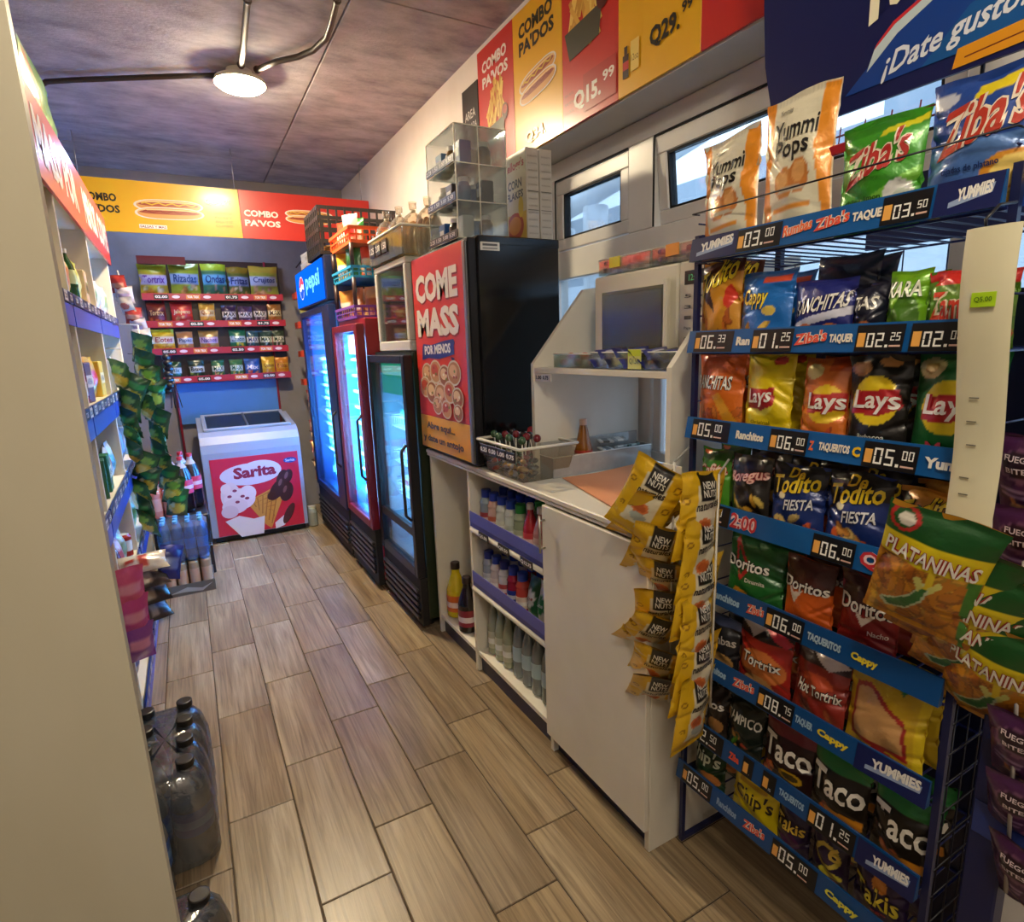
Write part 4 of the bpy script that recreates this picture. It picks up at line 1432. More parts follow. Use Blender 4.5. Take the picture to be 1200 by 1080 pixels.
# narrow orange tray rack beside it
sr = thing('clip_rack', 'narrow rack of orange trays between the back rack and blue fridge', 'rack', (.90, 5.30, 0))
mb = MB(); mb.tube([(.10, .12, .0), (.10, .12, 2.15), (.10, .06, 2.20), (.03, .05, 2.12)], .006, 0x2a1c20, 6); mb.put('post', 'satin', sr)
for k, z in enumerate((1.86, 1.62, 1.38, 1.14)):
    mb = MB(); mb.box(-.01, -.03, z, .18, .10, z + .006, 0xc23a1c); mb.box(-.01, -.036, z, .18, -.03, z + .055, 0xd8441c, b=.002)
    mb.box(-.016, -.03, z, -.01, .10, z + .05, 0xc23a1c); mb.box(.18, -.03, z, .186, .10, z + .05, 0xc23a1c)
    mb.put('tray', 'satin', sr)
    if k:
        D = mini(((0x4a4a30), 0xa8a040, 0x8a2a2a, 0x702028)[k], (0, 0xc8c490, 0x9a8aa0, 0xd8c0c8)[k], 0x3a3020, 'Mani', CH1)
        o = bag_mesh(.13, .16, .04, D, 140 + k, 10, 14).put('snack_bag', 'foil', None, (.985, 5.32, z + .0065), (0, 0, -.2))
        o['label'] = '%s small bag on the %s orange tray' % (('', 'khaki', 'maroon', 'dark red')[k], ('', 'second', 'third', 'lowest')[k]); o['category'] = 'snack bag'
for k in range(9):
    mb = bag_mesh(.11, .10, .035, dict(bg=(0x7a1a20, 0x3a2420, 0xb04a28)[k % 3], sh=[('r', .1, .4, .9, .7, (0xe8d8c0, 0xc89a60, 0xd8c040)[k % 3])]), 150 + k, 8, 10)
    o = mb.put('candy_bag', 'foil', None, (.93 - .006 * (k % 2), 5.10, 1.02 - k * .085), (-.5, 0, R.uniform(-.4, .4)))
    o['label'] = '%s candy bag hanging in the dark gap beside the ice cream freezer' % ('red', 'brown', 'rust')[k % 3]; o['category'] = 'candy bag'; o['group'] = ('red', 'brown', 'rust')[k % 3] + ' candy bags hanging beside the freezer'
mb = MB(); mb.tube([(.93, 5.13, .24), (.93, 5.13, 1.16)], .004, 0x222222, 6)
mb.put('hanging_strip', 'satin', label='dark strip that the small candy bags hang from beside the freezer', category='strip')
mb = MB(); mb.lathe([(.035, 0), (.04, .01), (.04, .12), (.03, .15), (.03, .17), (0, .172)], n=12, col=[0x9aa09a] * 3 + [0xd8d8cc] * 2)
mb.put('glass_jar', 'gloss', loc=(.78, 4.88, 0), label='grey glass jar with a pale lid on the floor beside the blue fridge', category='jar')

# ================================================================ shelving unit on the left
LX, LY0 = -.30, 1.72
LRZ = pi / 2
ls = thing('shelf_unit', 'white open shelving unit with blue edge strips and red header', 'shelving', (LX, LY0, 0), LRZ)
DP, HT = .36, 1.97
ups = [0.0, .725, 1.475, 2.335]
CR = 0xd6d0bb
for u in ups:
    mb = MB(); mb.box(u, 0, 0, u + .018, DP, HT, CR, b=.002); mb.put('upright', 'paint_white', ls)
mb = MB(); mb.box(.018, DP - .012, .02, 2.335, DP, HT - .02, 0xd9cf98); mb.put('back_panel', 'paint_white', ls)
mb = MB(); mb.box(0, 0, HT, 2.353, DP, HT + .016, CR, b=.002); mb.put('top_board', 'paint_white', ls)
LZ = [1.640, 1.265, .895, .525, .10]
for bi in range(3):
    for k, z in enumerate(LZ):
        u0, u1 = ups[bi] + .0185, ups[bi + 1] - .0005
        mb = MB(); mb.box(u0, .004, z - .018, u1, DP - .013, z, CR, b=.001)
        sh_ = mb.put('shelf', 'paint_white', ls)
        mb = MB()
        mb.box(u0, -.008, z - .034, u1, .0, z + .004, 0x20336e, b=.001)
        mb.box(u0, -.004, z - .105, u1, .0, z - .036, 0x3050b8, b=.001)
        c = front(mb, -.0086)
        for i in range(7):
            a = u0 + .03 + i * .10
            if a + .07 < u1:
                c.rect(a, z - .031, a + .062, z + .001, 0xe6e4de if (i + k) % 2 else 0x17151a)
                c.text(('3.50', '12.00', '7.25', '5.00')[(i + bi + k) % 4], a + .006, z - .024, a + .056, z - .007, 0x17151a if (i + k) % 2 else 0xe6e4de, 2, .04)
        mb.put('price_strip', 'print', sh_)
mb = MB(); mb.box(.02, .01, .0, 2.33, .02, .062, 0x5a6480); mb.put('kickboard', 'satin', ls)
mb = MB(); mb.box(0, -.012, 1.945, 2.42, -.002, 2.20, 0xd93a2a, b=.001)
mb.box(2.421, -.012, 1.945, 2.43, .26, 2.20, 0x3a2458, b=.001)
c = front(mb, -.0126)
for i, (s_, w_) in enumerate((('COME', .42), ('MASS', .42), ('POR', .3), ('MENOS', .42), ('COME', .42))):
    a = .03 + i * .48
    c.text(s_, a, 2.0, a + w_, 2.15, 0xefe4da, 1, .05)
mb.put('header', 'print', ls)
g = bag_mesh(.50, .47, .07, dict(bg=0x4f8a24, sh=[('r', 0, .0, .25, 1, 0x7a9a30), ('r', .06, .4, .24, .95, 0xb8501a), ('r', .3, .4, .95, .6, 0x6aa038)]), 7, 20, 16)
o = g.put('paper_pack', 'foil', None, (-.337, 2.82, 1.988), (0, 0, LRZ))
o['label'] = 'puffy green package with an orange patch on top of the shelving'; o['category'] = 'package'
for i in range(3):
    o = bag_mesh(.24, .40, .07, dict(bg=(0xb8a8a0, 0xa8988c, 0xc8b8ae)[i], sh=[('r', .2, .3, .8, .6, 0x8a7870)]), 20 + i, 12, 14).put('paper_pack', 'foil', None, (-.337, 1.86 + i * .25, 1.988), (0, 0, LRZ))
    o['label'] = 'greyish wrapped pack on the shelving, %s from the green package' % ('third', 'second', 'first')[i]; o['category'] = 'package'


def carton(w_, d_, h_, col, band, txt=None, tcol=0x222222, b=.003):
    mb = MB(); mb.box(-w_ / 2, -d_ / 2, 0, w_ / 2, d_ / 2, h_, col, b=b)
    c = front(mb, -d_ / 2 - .0006)
    c.rect(-w_ * .46, h_ * .38, w_ * .46, h_ * .68, band)
    if txt: c.text(txt, -w_ * .38, h_ * .45, w_ * .38, h_ * .6, tcol, 3, .03)
    return mb


shapes = {
    'pouch': lambda a, b_, s_: bag_mesh(.11, .17, .05, dict(bg=a, sh=[('r', .1, .35, .9, .65, b_), ('chips', .2, .1, .8, .3, 3, (b_, 0xe8c070))]), s_, 10, 14),
    'box': lambda a, b_, s_: carton(.09, .06, .15, a, b_, 'AVENA'),
    'bottle': lambda a, b_, s_: pet_mesh(.20, .032, a, b_, 0xe2e2e0, 12),
    'can': lambda a, b_, s_: can_mesh(a, b_, .11, .036),
}
nmk = {'pouch': ('food_pouch', 'foil', 'pouch'), 'box': ('food_box', 'satin', 'box'), 'bottle': ('sauce_bottle', 'gloss', 'bottle'), 'can': ('food_can', 'gloss', 'can')}
LG = {  # (bay, shelf): list of (kind, colour, band, phrase)
    (0, 0): [('pouch', 0xd8b8a0, 0xb86a50, 'rose beige pouch'), ('pouch', 0xe0c060, 0xd89020, 'amber pouch'), ('pouch', 0xd8a830, 0xf0e0a0, 'honey yellow pouch'), ('bottle', 0xd8b040, 0xe8e0c0, 'golden oil bottle')],
    (1, 0): [('pouch', 0xe0b030, 0xf0e8d0, 'bright yellow pouch'), ('pouch', 0xe8c868, 0xd88a50, 'pale gold pouch'), ('bottle', 0x1f4a24, 0xc8d4a0, 'dark green bottle'), ('pouch', 0xc8c850, 0xe8e8a0, 'lime yellow pouch'), ('box', 0xd8b898, 0x8a7a30, 'sand coloured box')],
    (2, 0): [('pouch', 0x8a8a6a, 0xd8d8c0, 'grey green pouch'), ('pouch', 0xd8dccc, 0x7a9a5a, 'white and green pouch'), ('pouch', 0xdfe2da, 0xb8c8d8, 'white pouch'), ('pouch', 0xc8d0dc, 0xe8ecf0, 'bluish white pouch'), ('pouch', 0xdce0d0, 0xa8b878, 'pale pouch')],
    (0, 1): [('box', 0xc8c0b0, 0x7a5a4a, 'stone box'), ('box', 0xb86a4a, 0xe8d8c0, 'terracotta box'), ('can', 0xa8a8a8, 0xd8c8a8, 'steel can')],
    (1, 1): [('can', 0xa82830, 0xe8dcd0, 'red topped can'), ('box', 0x5a2a28, 0xe0d0b8, 'dark maroon box'), ('pouch', 0xd8a020, 0xf2d870, 'mustard pouch'), ('pouch', 0xe0b040, 0xd83a2a, 'yellow pouch with red patch'), ('box', 0xe0b83a, 0xf4e8c0, 'large yellow box')],
    (2, 1): [('pouch', 0xd8e0e4, 0x9ab0c8, 'icy white pouch'), ('box', 0xcfd8e0, 0x6a88b8, 'white and blue box'), ('pouch', 0xe0e0da, 0xb0c0a0, 'milky pouch')],
    (0, 2): [('box', 0xc0c8b8, 0x4a7a5a, 'sage box'), ('can', 0x8aa0a8, 0xd8d8d0, 'grey blue can')],
    (1, 2): [('pouch', 0xd8dcd0, 0x8ab08a, 'white pouch with green band'), ('box', 0x1f5a3a, 0xe8ece0, 'dark green box'), ('box', 0x2a6a44, 0xd8e8d0, 'mid green box'), ('pouch', 0xd0c8b8, 0xb89888, 'beige pouch'), ('pouch', 0xc8d8d8, 0x6a9a9a, 'pale teal pouch')],
    (2, 2): [('pouch', 0xd8e8ec, 0x8ac0d8, 'ice blue pouch'), ('pouch', 0xc8dce4, 0xe8f0f4, 'frost white pouch'), ('box', 0x8aa8c8, 0xe0e8f0, 'powder blue box')],
    (0, 3): [('box', 0x9a8a80, 0xd8d0c8, 'taupe box'), ('pouch', 0xa04a50, 0xe0d0d0, 'wine red pouch')],
    (1, 3): [('bottle', 0x7a1c14, 0xb8302a, 'ketchup red bottle'), ('bottle', 0x5c1610, 0xa83a28, 'dark red sauce bottle'), ('pouch', 0xd8b8c0, 0xc84a50, 'pink and white pouch'), ('pouch', 0xd0d0b8, 0x8a9a6a, 'cream and olive pouch'), ('can', 0xa02a24, 0xe8e0d8, 'bright red can')],
    (2, 3): [('pouch', 0xd8a828, 0x8a2a24, 'yellow and brown pouch'), ('pouch', 0xc8d4a0, 0x8aa850, 'light green pouch'), ('box', 0xd8dccc, 0x9ab86a, 'white and leaf green box')],
    (0, 4): [('pouch', 0xb84a70, 0xe8a8c0, 'deep pink pouch')],
    (1, 4): [('pouch', 0xc8a878, 0x2a3a8a, 'tan pouch with navy band'), ('pouch', 0xd0b890, 0x28388a, 'wheat pouch with navy band'), ('pouch', 0xa88a60, 0x303a80, 'brown pouch with navy band'), ('box', 0x28387a, 0xd8c8a0, 'navy box')],
    (2, 4): [('pouch', 0x3a4a90, 0xc8c8d8, 'indigo pouch'), ('box', 0xb8b8c0, 0x404a80, 'grey and indigo box'), ('pouch', 0xd8d8d0, 0x5a6ab0, 'white and indigo pouch')],
}
sd = 200
for (b_, k), items in LG.items():
    u0, u1 = ups[b_] + .05, ups[b_ + 1] - .03
    n = len(items)
    for i, (kd, a, bd, ph) in enumerate(items):
        u = u0 + (u1 - u0) * (i + .5) / n
        for row in range(2):
            nm_, mt, cat = nmk[kd]
            if row == 0:
                src = shapes[kd](a, bd, sd); sd += 1
                o0 = o = src.put(nm_, mt)
            else:
                o = o0.copy(); COL.objects.link(o)
            yy = .045 + row * .13
            o.location = (LX - yy, LY0 + u + row * .012, LZ[k] + .0008)
            o.rotation_euler = (0, 0, LRZ + R.uniform(-.15, .15))
            o['label'] = '%s, %s shelf of the %s shelving bay, %s' % (ph, ('top', 'second', 'third', 'fourth', 'lowest')[k], ('near', 'middle', 'far')[b_], ('front row', 'back row')[row])
            o['category'] = cat

# hanging chips strips on the far bay
def chip_strip(x, y, z0, n, dz, D, w_, h_, lean, name, label, cat, grp, arm=None, seed=0, tilt=0.0, jit=.25, d=.05):
    protos_ = [bag_mesh(w_, h_, d, D[k % len(D)][0], seed + k, 14, 18).put(name, 'foil') for k in range(len(D))]
    for k in range(n):
        q = k % len(D)
        o = protos_[q] if k < len(D) else protos_[q].copy()
        if k >= len(D): COL.objects.link(o)
        o.location = (x + tilt * k * dz + R.uniform(-.008, .008), y + R.uniform(-.008, .008), z0 - k * dz - h_)
        o.rotation_euler = (lean[0] + R.uniform(-.1, .1), lean[1] + R.uniform(-jit, jit) * .4, lean[2] + R.uniform(-jit, jit))
        o['label'] = '%s %s' % (D[q][1], label % (('first', 'second', 'third', 'fourth', 'fifth', 'sixth', 'seventh', 'eighth', 'ninth', 'tenth', 'eleventh', 'twelfth')[k]))
        o['category'] = cat; o['group'] = grp


GR = dict(bg=0x1f5c24, sh=[('e', .5, .42, .40, .26, 0xd8b028), ('e', .45, .46, .26, .14, 0xecd468), ('r', 0, .0, 1, .1, 0x123a18), ('e', .5, .75, .3, .1, 0x8ab840)], tx=[])
GR2 = dict(bg=0x174a20, sh=[('e', .5, .36, .40, .22, 0xdcb838), ('r', .1, .62, .9, .8, 0x2f8a3a), ('e', .3, .5, .1, .07, 0xe8e8c0)], tx=[])
for si, (x, y, z0, n, tl) in enumerate(((-.265, 3.46, 1.44, 11, -.02), (-.185, 3.60, 1.56, 12, -.05))):
    mb = MB(); mb.tube([(x + .004, y + .045, z0 + .03), (x - .02 + tl * -.8, y + .045, z0 - n * .075)], .0035, 0xd8d8d0, 5)
    mb.tube([(x + .004, y + .045, z0 + .03), (x - .06, y + .045, z0 + .035), (-.29, y + .045, z0 + .035)], .003, 0x9a9a9a, 5)
    mb.put('hanging_strip', 'satin', label='hanging strip that the %s column of green chip bags clips to' % ('nearer', 'farther')[si], category='strip')
    chip_strip(x, y, z0, n, .075, [(GR, 'green and gold chip bag,'), (GR2, 'dark green chip bag,')], .105, .17, (.42, .35, -.55 + .1 * si), 'chip_bag',
               '%s from the top of the ' + ('nearer', 'farther')[si] + ' green column', 'chip bag', 'green chip bags hanging on the shelving', seed=300 + si * 10, tilt=-tl, jit=.45, d=.07)
WHt = [(dict(bg=0xd8d0d8, sh=[('r', .2, .3, .8, .6, 0xb0a0c8)]), 'white and lilac small bag,'), (dict(bg=0xb8382a, sh=[('r', .1, .3, .9, .6, 0xe0a080)]), 'red small bag,'), (dict(bg=0xe0dcd4, sh=[('e', .5, .5, .3, .2, 0xc86a50)]), 'cream small bag,')]
mb = MB(); mb.tube([(-.27, 4.235, 1.93), (-.20, 4.235, 1.46)], .0035, 0xd0d0cc, 5)
mb.put('hanging_strip', 'satin', label='slanting strip of small bags under the far end of the red header', category='strip')
chip_strip(-.265, 4.19, 1.90, 6, .06, [(WHt[1][0], WHt[1][1]), (WHt[0][0], WHt[0][1]), (WHt[2][0], WHt[2][1])], .10, .10, (.3, .0, -.5), 'snack_bag', '%s from the top of the slanting strip by the header', 'snack bag', 'small bags on the slanting strip', seed=330, tilt=.28, d=.04)
mb = MB()
for i in range(7):
    mb.ball((-.10 + R.uniform(-.02, .02), 4.30 + R.uniform(-.02, .02), 1.42 - i * .035), (.028, .022, .022), 0x18141c, 8, 5)
for i in range(4):
    mb.tube([(-.10, 4.30, 1.43), (-.29, 4.30, 1.45)], .002, 0x303038, 4) if i == 0 else None
    mb.tube([(-.10 + .01 * i, 4.30, 1.3), (-.09 + .012 * i, 4.29, 1.2), (-.10 + .02 * i, 4.28, 1.10)], .003, 0x1c1a30, 4)
mb.put('hair_tie_bunch', 'satin', loc=(0, 0, 0), label='bunch of black hanging trinkets beside the lowest back rack shelf', category='trinkets')
# strip of dark sachets and white pack near the front of the shelving
for k, (z, a, bd, ph) in enumerate(((.60, 0xd8d4cc, 0xb03a38, 'white sponge pack with a red mark'), (.53, 0x3a2c26, 0x9a8878, 'dark brown coffee sachet'), (.46, 0x2f2824, 0x8a7a6c, 'black brown coffee sachet'), (.39, 0x3c3230, 0xa09890, 'charcoal sachet'))):
    o = bag_mesh(.17 - .012 * k, .085, .05, dict(bg=a, sh=[('r', .4, .2, .6, .8, bd), ('r', .1, .45, .3, .6, bd)]), 340 + k, 14, 10).put('sachet_pack', 'foil', None, (-.232 + .004 * k, 2.60, z), (-.9, 0, .15 + .1 * k))
    o['label'] = ph + ' hanging at the front of the near shelving upright'; o['category'] = 'sachet'
o = bag_mesh(.09, .14, .05, dict(bg=0x2a3a9a, sh=[('r', .2, .3, .8, .6, 0x8aa0e0)]), 345, 10, 12).put('sachet_pack', 'foil', None, (-.165, 2.66, .53), (-.2, .3, .3))
o['label'] = 'blue sachet sticking out behind the white sponge pack'; o['category'] = 'sachet'
for k in range(3):
    o = bag_mesh(.10, .15, .05, dict(bg=(0xe05a90, 0xd04a98, 0x9a50b0)[k], sh=[('r', .2, .35, .8, .65, 0xf0a0c4)]), 350 + k, 10, 12).put('sachet_pack', 'foil', None, (-.262, 2.25 + .02 * k, .60 - k * .11), (.2, 0, .35))
    o['label'] = ('hot pink', 'magenta', 'violet')[k] + ' packet hanging beside the cream partition edge'; o['category'] = 'packet'

# ================================================================ bottle packs on the floor
def pet_bottle(t, h, r, tint, labcol, capcol, band=None, fill=None, neck=True):
    mb = MB()
    mb.lathe([(r * .5, 0), (r * .92, h * .02), (r, h * .06), (r * .94, h * .2), (r, h * .3), (r, h * .55), (r * .95, h * .62), (r * .8, h * .74), (r * .45, h * .88), (r * .36, h * .92), (r * .36, h * .95)], n=16, col=tint)
    mb.put('body', 'pet' if fill is None else 'gloss', t)
    mb = MB(); mb.lathe([(r * 1.012, h * .30), (r * 1.012, h * .55)], n=16, col=labcol)
    if band: mb.lathe([(r * 1.02, h * .38), (r * 1.02, h * .46)], n=16, col=band)
    mb.put('label_wrap', 'satin', t)
    mb = MB(); mb.lathe([(r * .43, h * .93), (r * .45, h * .935), (r * .45, h * .995), (r * .38, h), (0, h)], n=14, col=capcol)
    mb.put('cap', 'satin', t)


pet0 = thing('water_bottle', '', 'bottle')
pet_bottle(pet0, .31, .052, 0x35526a, 0x1f55a8, 0x1c1819, 0x5f90cc)
pos = []
for r_, x in enumerate((-.138, -.245)):
    for k in range(4 + 2 * r_):
        pos.append((x, 2.055 - k * .108, r_, k))
for i, (x, y, r_, k) in enumerate(pos):
    lab = '%s big water bottle of the %s row in the wrapped floor pack' % (('farthest', 'second', 'third', 'fourth', 'fifth', 'sixth')[k], ('aisle side', 'shelf side')[r_])
    o = pet0 if i == 0 else dup(pet0)
    o.location = (x, y, .001); o['label'] = lab; o['group'] = 'big water bottles in the wrapped pack'
pet1 = thing('water_bottle', '', 'bottle')
pet_bottle(pet1, .255, .050, 0x314a5e, 0x2050a0, 0x1c1819)
n_ = 0
for r_, x in enumerate((-.118, -.222)):
    for k in range(3):
        y = 1.295 - k * .104
        o = pet1 if n_ == 0 else dup(pet1)
        n_ += 1
        o.location = (x, y, .001); o['label'] = '%s shorter water bottle of the %s row in the front floor pack' % (('farthest', 'middle', 'nearest')[k], ('aisle side', 'shelf side')[r_]); o['group'] = 'shorter water bottles in the front pack'


def shrink_wrap(x0, x1, y0, y1, h, bumps, name, label):
    """clear film pulled round two rows of bottles, scalloped between them"""
    mb = MB(); nx, nb = 2, bumps
    out = []
    step = (y1 - y0) / nb
    for k in range(nb):
        for a in range(7):
            t_ = -pi / 2 + pi * a / 6
            out.append((x1 - step * .5 + step * .5 * cos(t_) * .98, y0 + step * (k + .5) + step * .5 * sin(t_)))
    for k in range(nb - 1, -1, -1):
        for a in range(7):
            t_ = pi / 2 + pi * a / 6
            out.append((x0 + step * .5 + step * .5 * cos(t_) * .98, y0 + step * (k + .5) + step * .5 * sin(t_)))
    cx, cy = (x0 + x1) / 2, (y0 + y1) / 2
    n = len(out)
    lv = []
    for (z, q) in ((.004, 1.0), (h * .3, 1.01), (h * .62, 1.0), (h * .80, .90), (h * .90, .74), (h * .93, .5)):
        lv.append([(cx + (p[0] - cx) * (1 - (1 - q) * 1.0), cy + (p[1] - cy) * (1 - (1 - q) * .45), z) for p in out])
    vs = [p for l in lv for p in l] + [(cx, cy, h * .93)]
    fs = [(j * n + i, j * n + (i + 1) % n, (j + 1) * n + (i + 1) % n, (j + 1) * n + i) for j in range(len(lv) - 1) for i in range(n)]
    m = (len(lv) - 1) * n
    fs += [(m + i, m + (i + 1) % n, len(vs) - 1) for i in range(n)]
    mb.add(vs, fs, 0xbcc8da, True)
    return mb.put(name, 'wrap', label=label, category='plastic wrap')


shrink_wrap(-.305, -.078, 1.672, 2.112, .31, 4, 'shrink_wrap', 'clear film around the big water bottles on the floor')
shrink_wrap(-.280, -.062, 1.035, 1.352, .262, 3, 'shrink_wrap', 'clear film around the shorter water bottles nearest the camera')

# cans pallet with blue bottles on top, pink cans and cola bottles behind
pt = thing('can_tray', 'cardboard tray of tins on the floor under the blue bottles', 'tray', (-.268, 3.86, 0))
mb = MB(); mb.box(0, 0, 0, .272, .28, .004, 0x8a8070); mb.box(0, 0, .004, .272, .004, .07, 0x6a6458); mb.box(0, .276, .004, .272, .28, .07, 0x6a6458); mb.box(0, .004, .004, .004, .276, .07, 0x6a6458); mb.box(.268, .004, .004, .272, .276, .07, 0x6a6458)
c = front(mb, -.0006)
c.poly([(.02, .02), (.12, .05), (.2, .03), (.26, .055), (.2, .012), (.1, .022)], 0xb8b4a8)
mb.put('tray_body', 'satin', pt)
cp = can_mesh(0xa88a6a, 0xc8a080, .20, .031).put('tin_can', 'gloss')
n_ = 0
for k in range(4):
    for j in range(4):
        o = cp if n_ == 0 else cp.copy()
        if n_: COL.objects.link(o)
        n_ += 1
        o.location = (-.268 + .037 + k * .066, 3.86 + .037 + j * .068, .005)
        o['label'] = 'tan tin in the floor tray, %s from the shelving, %s row' % (('first', 'second', 'third', 'fourth')[k], ('front', 'second', 'third', 'rear')[j]); o['category'] = 'tin'; o['group'] = 'tins in the cardboard floor tray'
bl0 = thing('water_bottle', '', 'bottle')
pet_bottle(bl0, .255, .030, 0x4f9fe0, 0x4488d0, 0x6fc0f0)
n_ = 0
for k in range(4):
    for j in range(3):
        o = bl0 if n_ == 0 else dup(bl0)
        n_ += 1
        o.location = (-.268 + .037 + k * .066, 3.865 + .037 + j * .068, .2065)
        o['label'] = '%s blue water bottle along the tin tray, %s row' % (('first', 'second', 'third', 'fourth')[k], ('front', 'middle', 'back')[j]); o['group'] = 'blue water bottles in the shrink wrapped pack'
mb = MB(); mb.box(-.266, 3.866, .208, .004, 4.076, .45, 0x9fd0f6, b=.03)
mb.put('shrink_wrap', 'film', label='clear film around the blue water bottles on the tin tray', category='plastic wrap')
sb = thing('case_stand', 'stack of dark drink cases behind the blue bottles', 'case stack', (-.30, 4.17, 0))
for k in range(2):
    mb = MB(); mb.box(0, 0, k * .21, .32, .42, k * .21 + .20, 0x221c20, b=.006)
    for i in range(5):
        mb.box(.02 + i * .06, -.003, k * .21 + .02, .055 + i * .06, .0, k * .21 + .17, 0x3a2a2c, b=.001)
    mb.put('case', 'satin', sb)
pc = can_mesh(0xc87868, 0xd89a88, .18, .034).put('tall_can', 'gloss')
for k in range(4):
    o = pc if k == 0 else pc.copy()
    if k: COL.objects.link(o)
    o.location = (-.262 + (k % 2) * .072, 4.215 + (k // 2) * .08, .4105)
    o['label'] = 'salmon pink tall can on the dark cases, %s' % ('front one by the shelving', 'front one by the cola', 'rear one by the shelving', 'rear one by the cola')[k]; o['category'] = 'can'; o['group'] = 'salmon pink cans'
ck = thing('cola_bottle', '', 'bottle')
mb = MB(); h, r_ = .36, .056
mb.lathe([(r_ * .6, 0), (r_ * .95, .01), (r_, .03), (r_ * .96, .10), (r_ * .96, .13), (r_ * .98, .22), (r_ * .9, .25), (r_ * .6, .30), (r_ * .3, .33), (r_ * .26, .35)], n=14, col=[0x160c0e] * 5 + [0x2c2024] * 2 + [0xb8b4bc] * 2)
mb.put('body', 'gloss', ck)
mb = MB(); mb.lathe([(r_, .13), (r_ * 1.01, .135), (r_ * 1.01, .215), (r_, .22)], n=14, col=0xc8243a); mb.lathe([(r_ * 1.02, .16), (r_ * 1.02, .185)], n=14, col=0xe8c0c8); mb.put('label_wrap', 'satin', ck)
mb = MB(); mb.lathe([(r_ * .32, .35), (r_ * .32, .372), (0, .374)], n=12, col=0xc8303a); mb.put('cap', 'satin', ck)
cpos = [(-.10, 4.30), (-.045, 4.42), (-.165, 4.42), (-.24, 4.48), (-.10, 4.53)]
for k, p in enumerate(cpos):
    o = ck if k == 0 else dup(ck)
    o.location = (p[0], p[1], .4105)
    o['label'] = '%s big cola bottle with a red label on the dark cases' % ('front', 'second', 'third', 'fourth', 'rearmost')[k]; o['group'] = 'big cola bottles'

# ================================================================ white counter, local x toward the camera from its far end
ct = thing('counter', 'white counter with open bottle shelves and one cupboard door', 'counter', (.98, 2.60, 0), ZR)
CW = 1.55
WH = 0xdedad0
mb = MB(); mb.box(0, -.012, .92, CW, .618, .932, WH, b=.002); mb.box(-.0, -.016, .9325, CW, .618, .951, 0xe6e2d8, b=.004)
mb.put('worktop', 'paint_white', ct)
for x in (0, .425, 1.04, CW - .02):
    mb = MB(); mb.box(x, 0, 0, x + .02, .445, .918, WH, b=.0015); mb.put('side_panel' if x in (0, CW - .02) else 'divider', 'paint_white', ct)
mb = MB(); mb.box(.02, .43, .08, CW - .02, .444, .918, 0xd2cdc0); mb.put('back_panel', 'paint_white', ct)
for (a, b_, z) in ((.0205, .4245, .10), (.4455, 1.0395, .10), (.4455, 1.0395, .405), (.4455, 1.0395, .672)):
    mb = MB(); mb.box(a, .003, z - .018, b_, .428, z, WH, b=.001)
    if z > .2: mb.tube([(a, .0, z - .006), (b_, .0, z - .006)], .011, 0xe0dccf, 8)
    sh_ = mb.put('shelf', 'paint_white', ct)
    if z > .2:
        mb = MB(); mb.box(a, -.006, z + .028, b_, -.002, z + .075, 0x5157a8, b=.001); mb.box(a, -.004, z + .008, b_, -.0005, z + .028, 0x3a3f86)
        mb.put('blue_edge_strip', 'satin', sh_)
    if z > .6:
        for i in range(3):
            mb = MB(); u = a + .10 + i * .17
            mb.box(u, -.0155, z - .018, u + .085, -.012, z + .014, 0x14120f, b=.001)
            c = front(mb, -.0160); c.text(('Q5.00', 'Q8.50', 'Q12.75')[i], u + .006, z - .010, u + .079, z + .006, 0xeee8dc, 1, .04)
            mb.put('price_tag', 'print', sh_)
for (a, b_) in ((.0205, .4245), (.4455, 1.0395), (1.0605, CW - .02)):
    mb = MB(); mb.box(a, .02, 0, b_, .03, .08, 0x262844); mb.put('kickboard', 'satin', ct)
mb = MB(); mb.box(1.044, -.018, .072, CW - .001, -.001, .912, 0xcfccc4, b=.002); door = mb.put('door', 'paint_white', ct)
mb = MB()
for z in (.865, .77):
    mb.tube([(1.062, -.018, z), (1.062, -.038, z)], .003, 0xb0aca0, 6)
mb.tube([(1.062, -.038, .88), (1.062, -.038, .755)], .004, 0xc4c0b4, 6)
mb.put('handle', 'metal', door)


def stand(proto, pts, labf, grp, cat='bottle'):
    for i, p in enumerate(pts):
        o = proto if i == 0 else dup(proto)
        o.location = p
        o.rotation_euler = (0, 0, R.uniform(-1, 1))
        o['label'] = labf(i)
        o['category'] = cat
        if grp: o['group'] = grp




def small_bottle(liq, lab, cap, h=.165, r=.028, nm='drink_bottle', fat=False, mat='gloss'):
    t = thing(nm, '', 'bottle')
    mb = MB()
    if fat:
        mb.lathe([(r * .8, 0), (r, .006), (r, h * .45), (r * .92, h * .6), (r, h * .66), (r * .8, h * .76), (r * .62, h * .8)], n=14, col=[liq, liq, liq, liq, liq, liq])
        c0 = h * .8; cr_ = r * .72
    else:
        mb.lathe([(r * .8, 0), (r, .006), (r, h * .5), (r * .8, h * .62), (r * .42, h * .8), (r * .38, h * .88)], n=14, col=liq)
        c0 = h * .88; cr_ = r * .46
    mb.put('body', mat, t)
    mb = MB(); mb.lathe([(r * 1.015, h * .12), (r * 1.015, h * .42)], n=14, col=lab); mb.lathe([(r * 1.025, h * .2), (r * 1.025, h * .3)], n=14, col=mixc(lab, 0xffffff, .6)); mb.put('label_wrap', 'satin', t)
    mb = MB(); mb.lathe([(cr_, c0), (cr_, h * .985), (cr_ * .9, h), (0, h)], n=14, col=cap); mb.put('cap', 'satin', t)
    return t


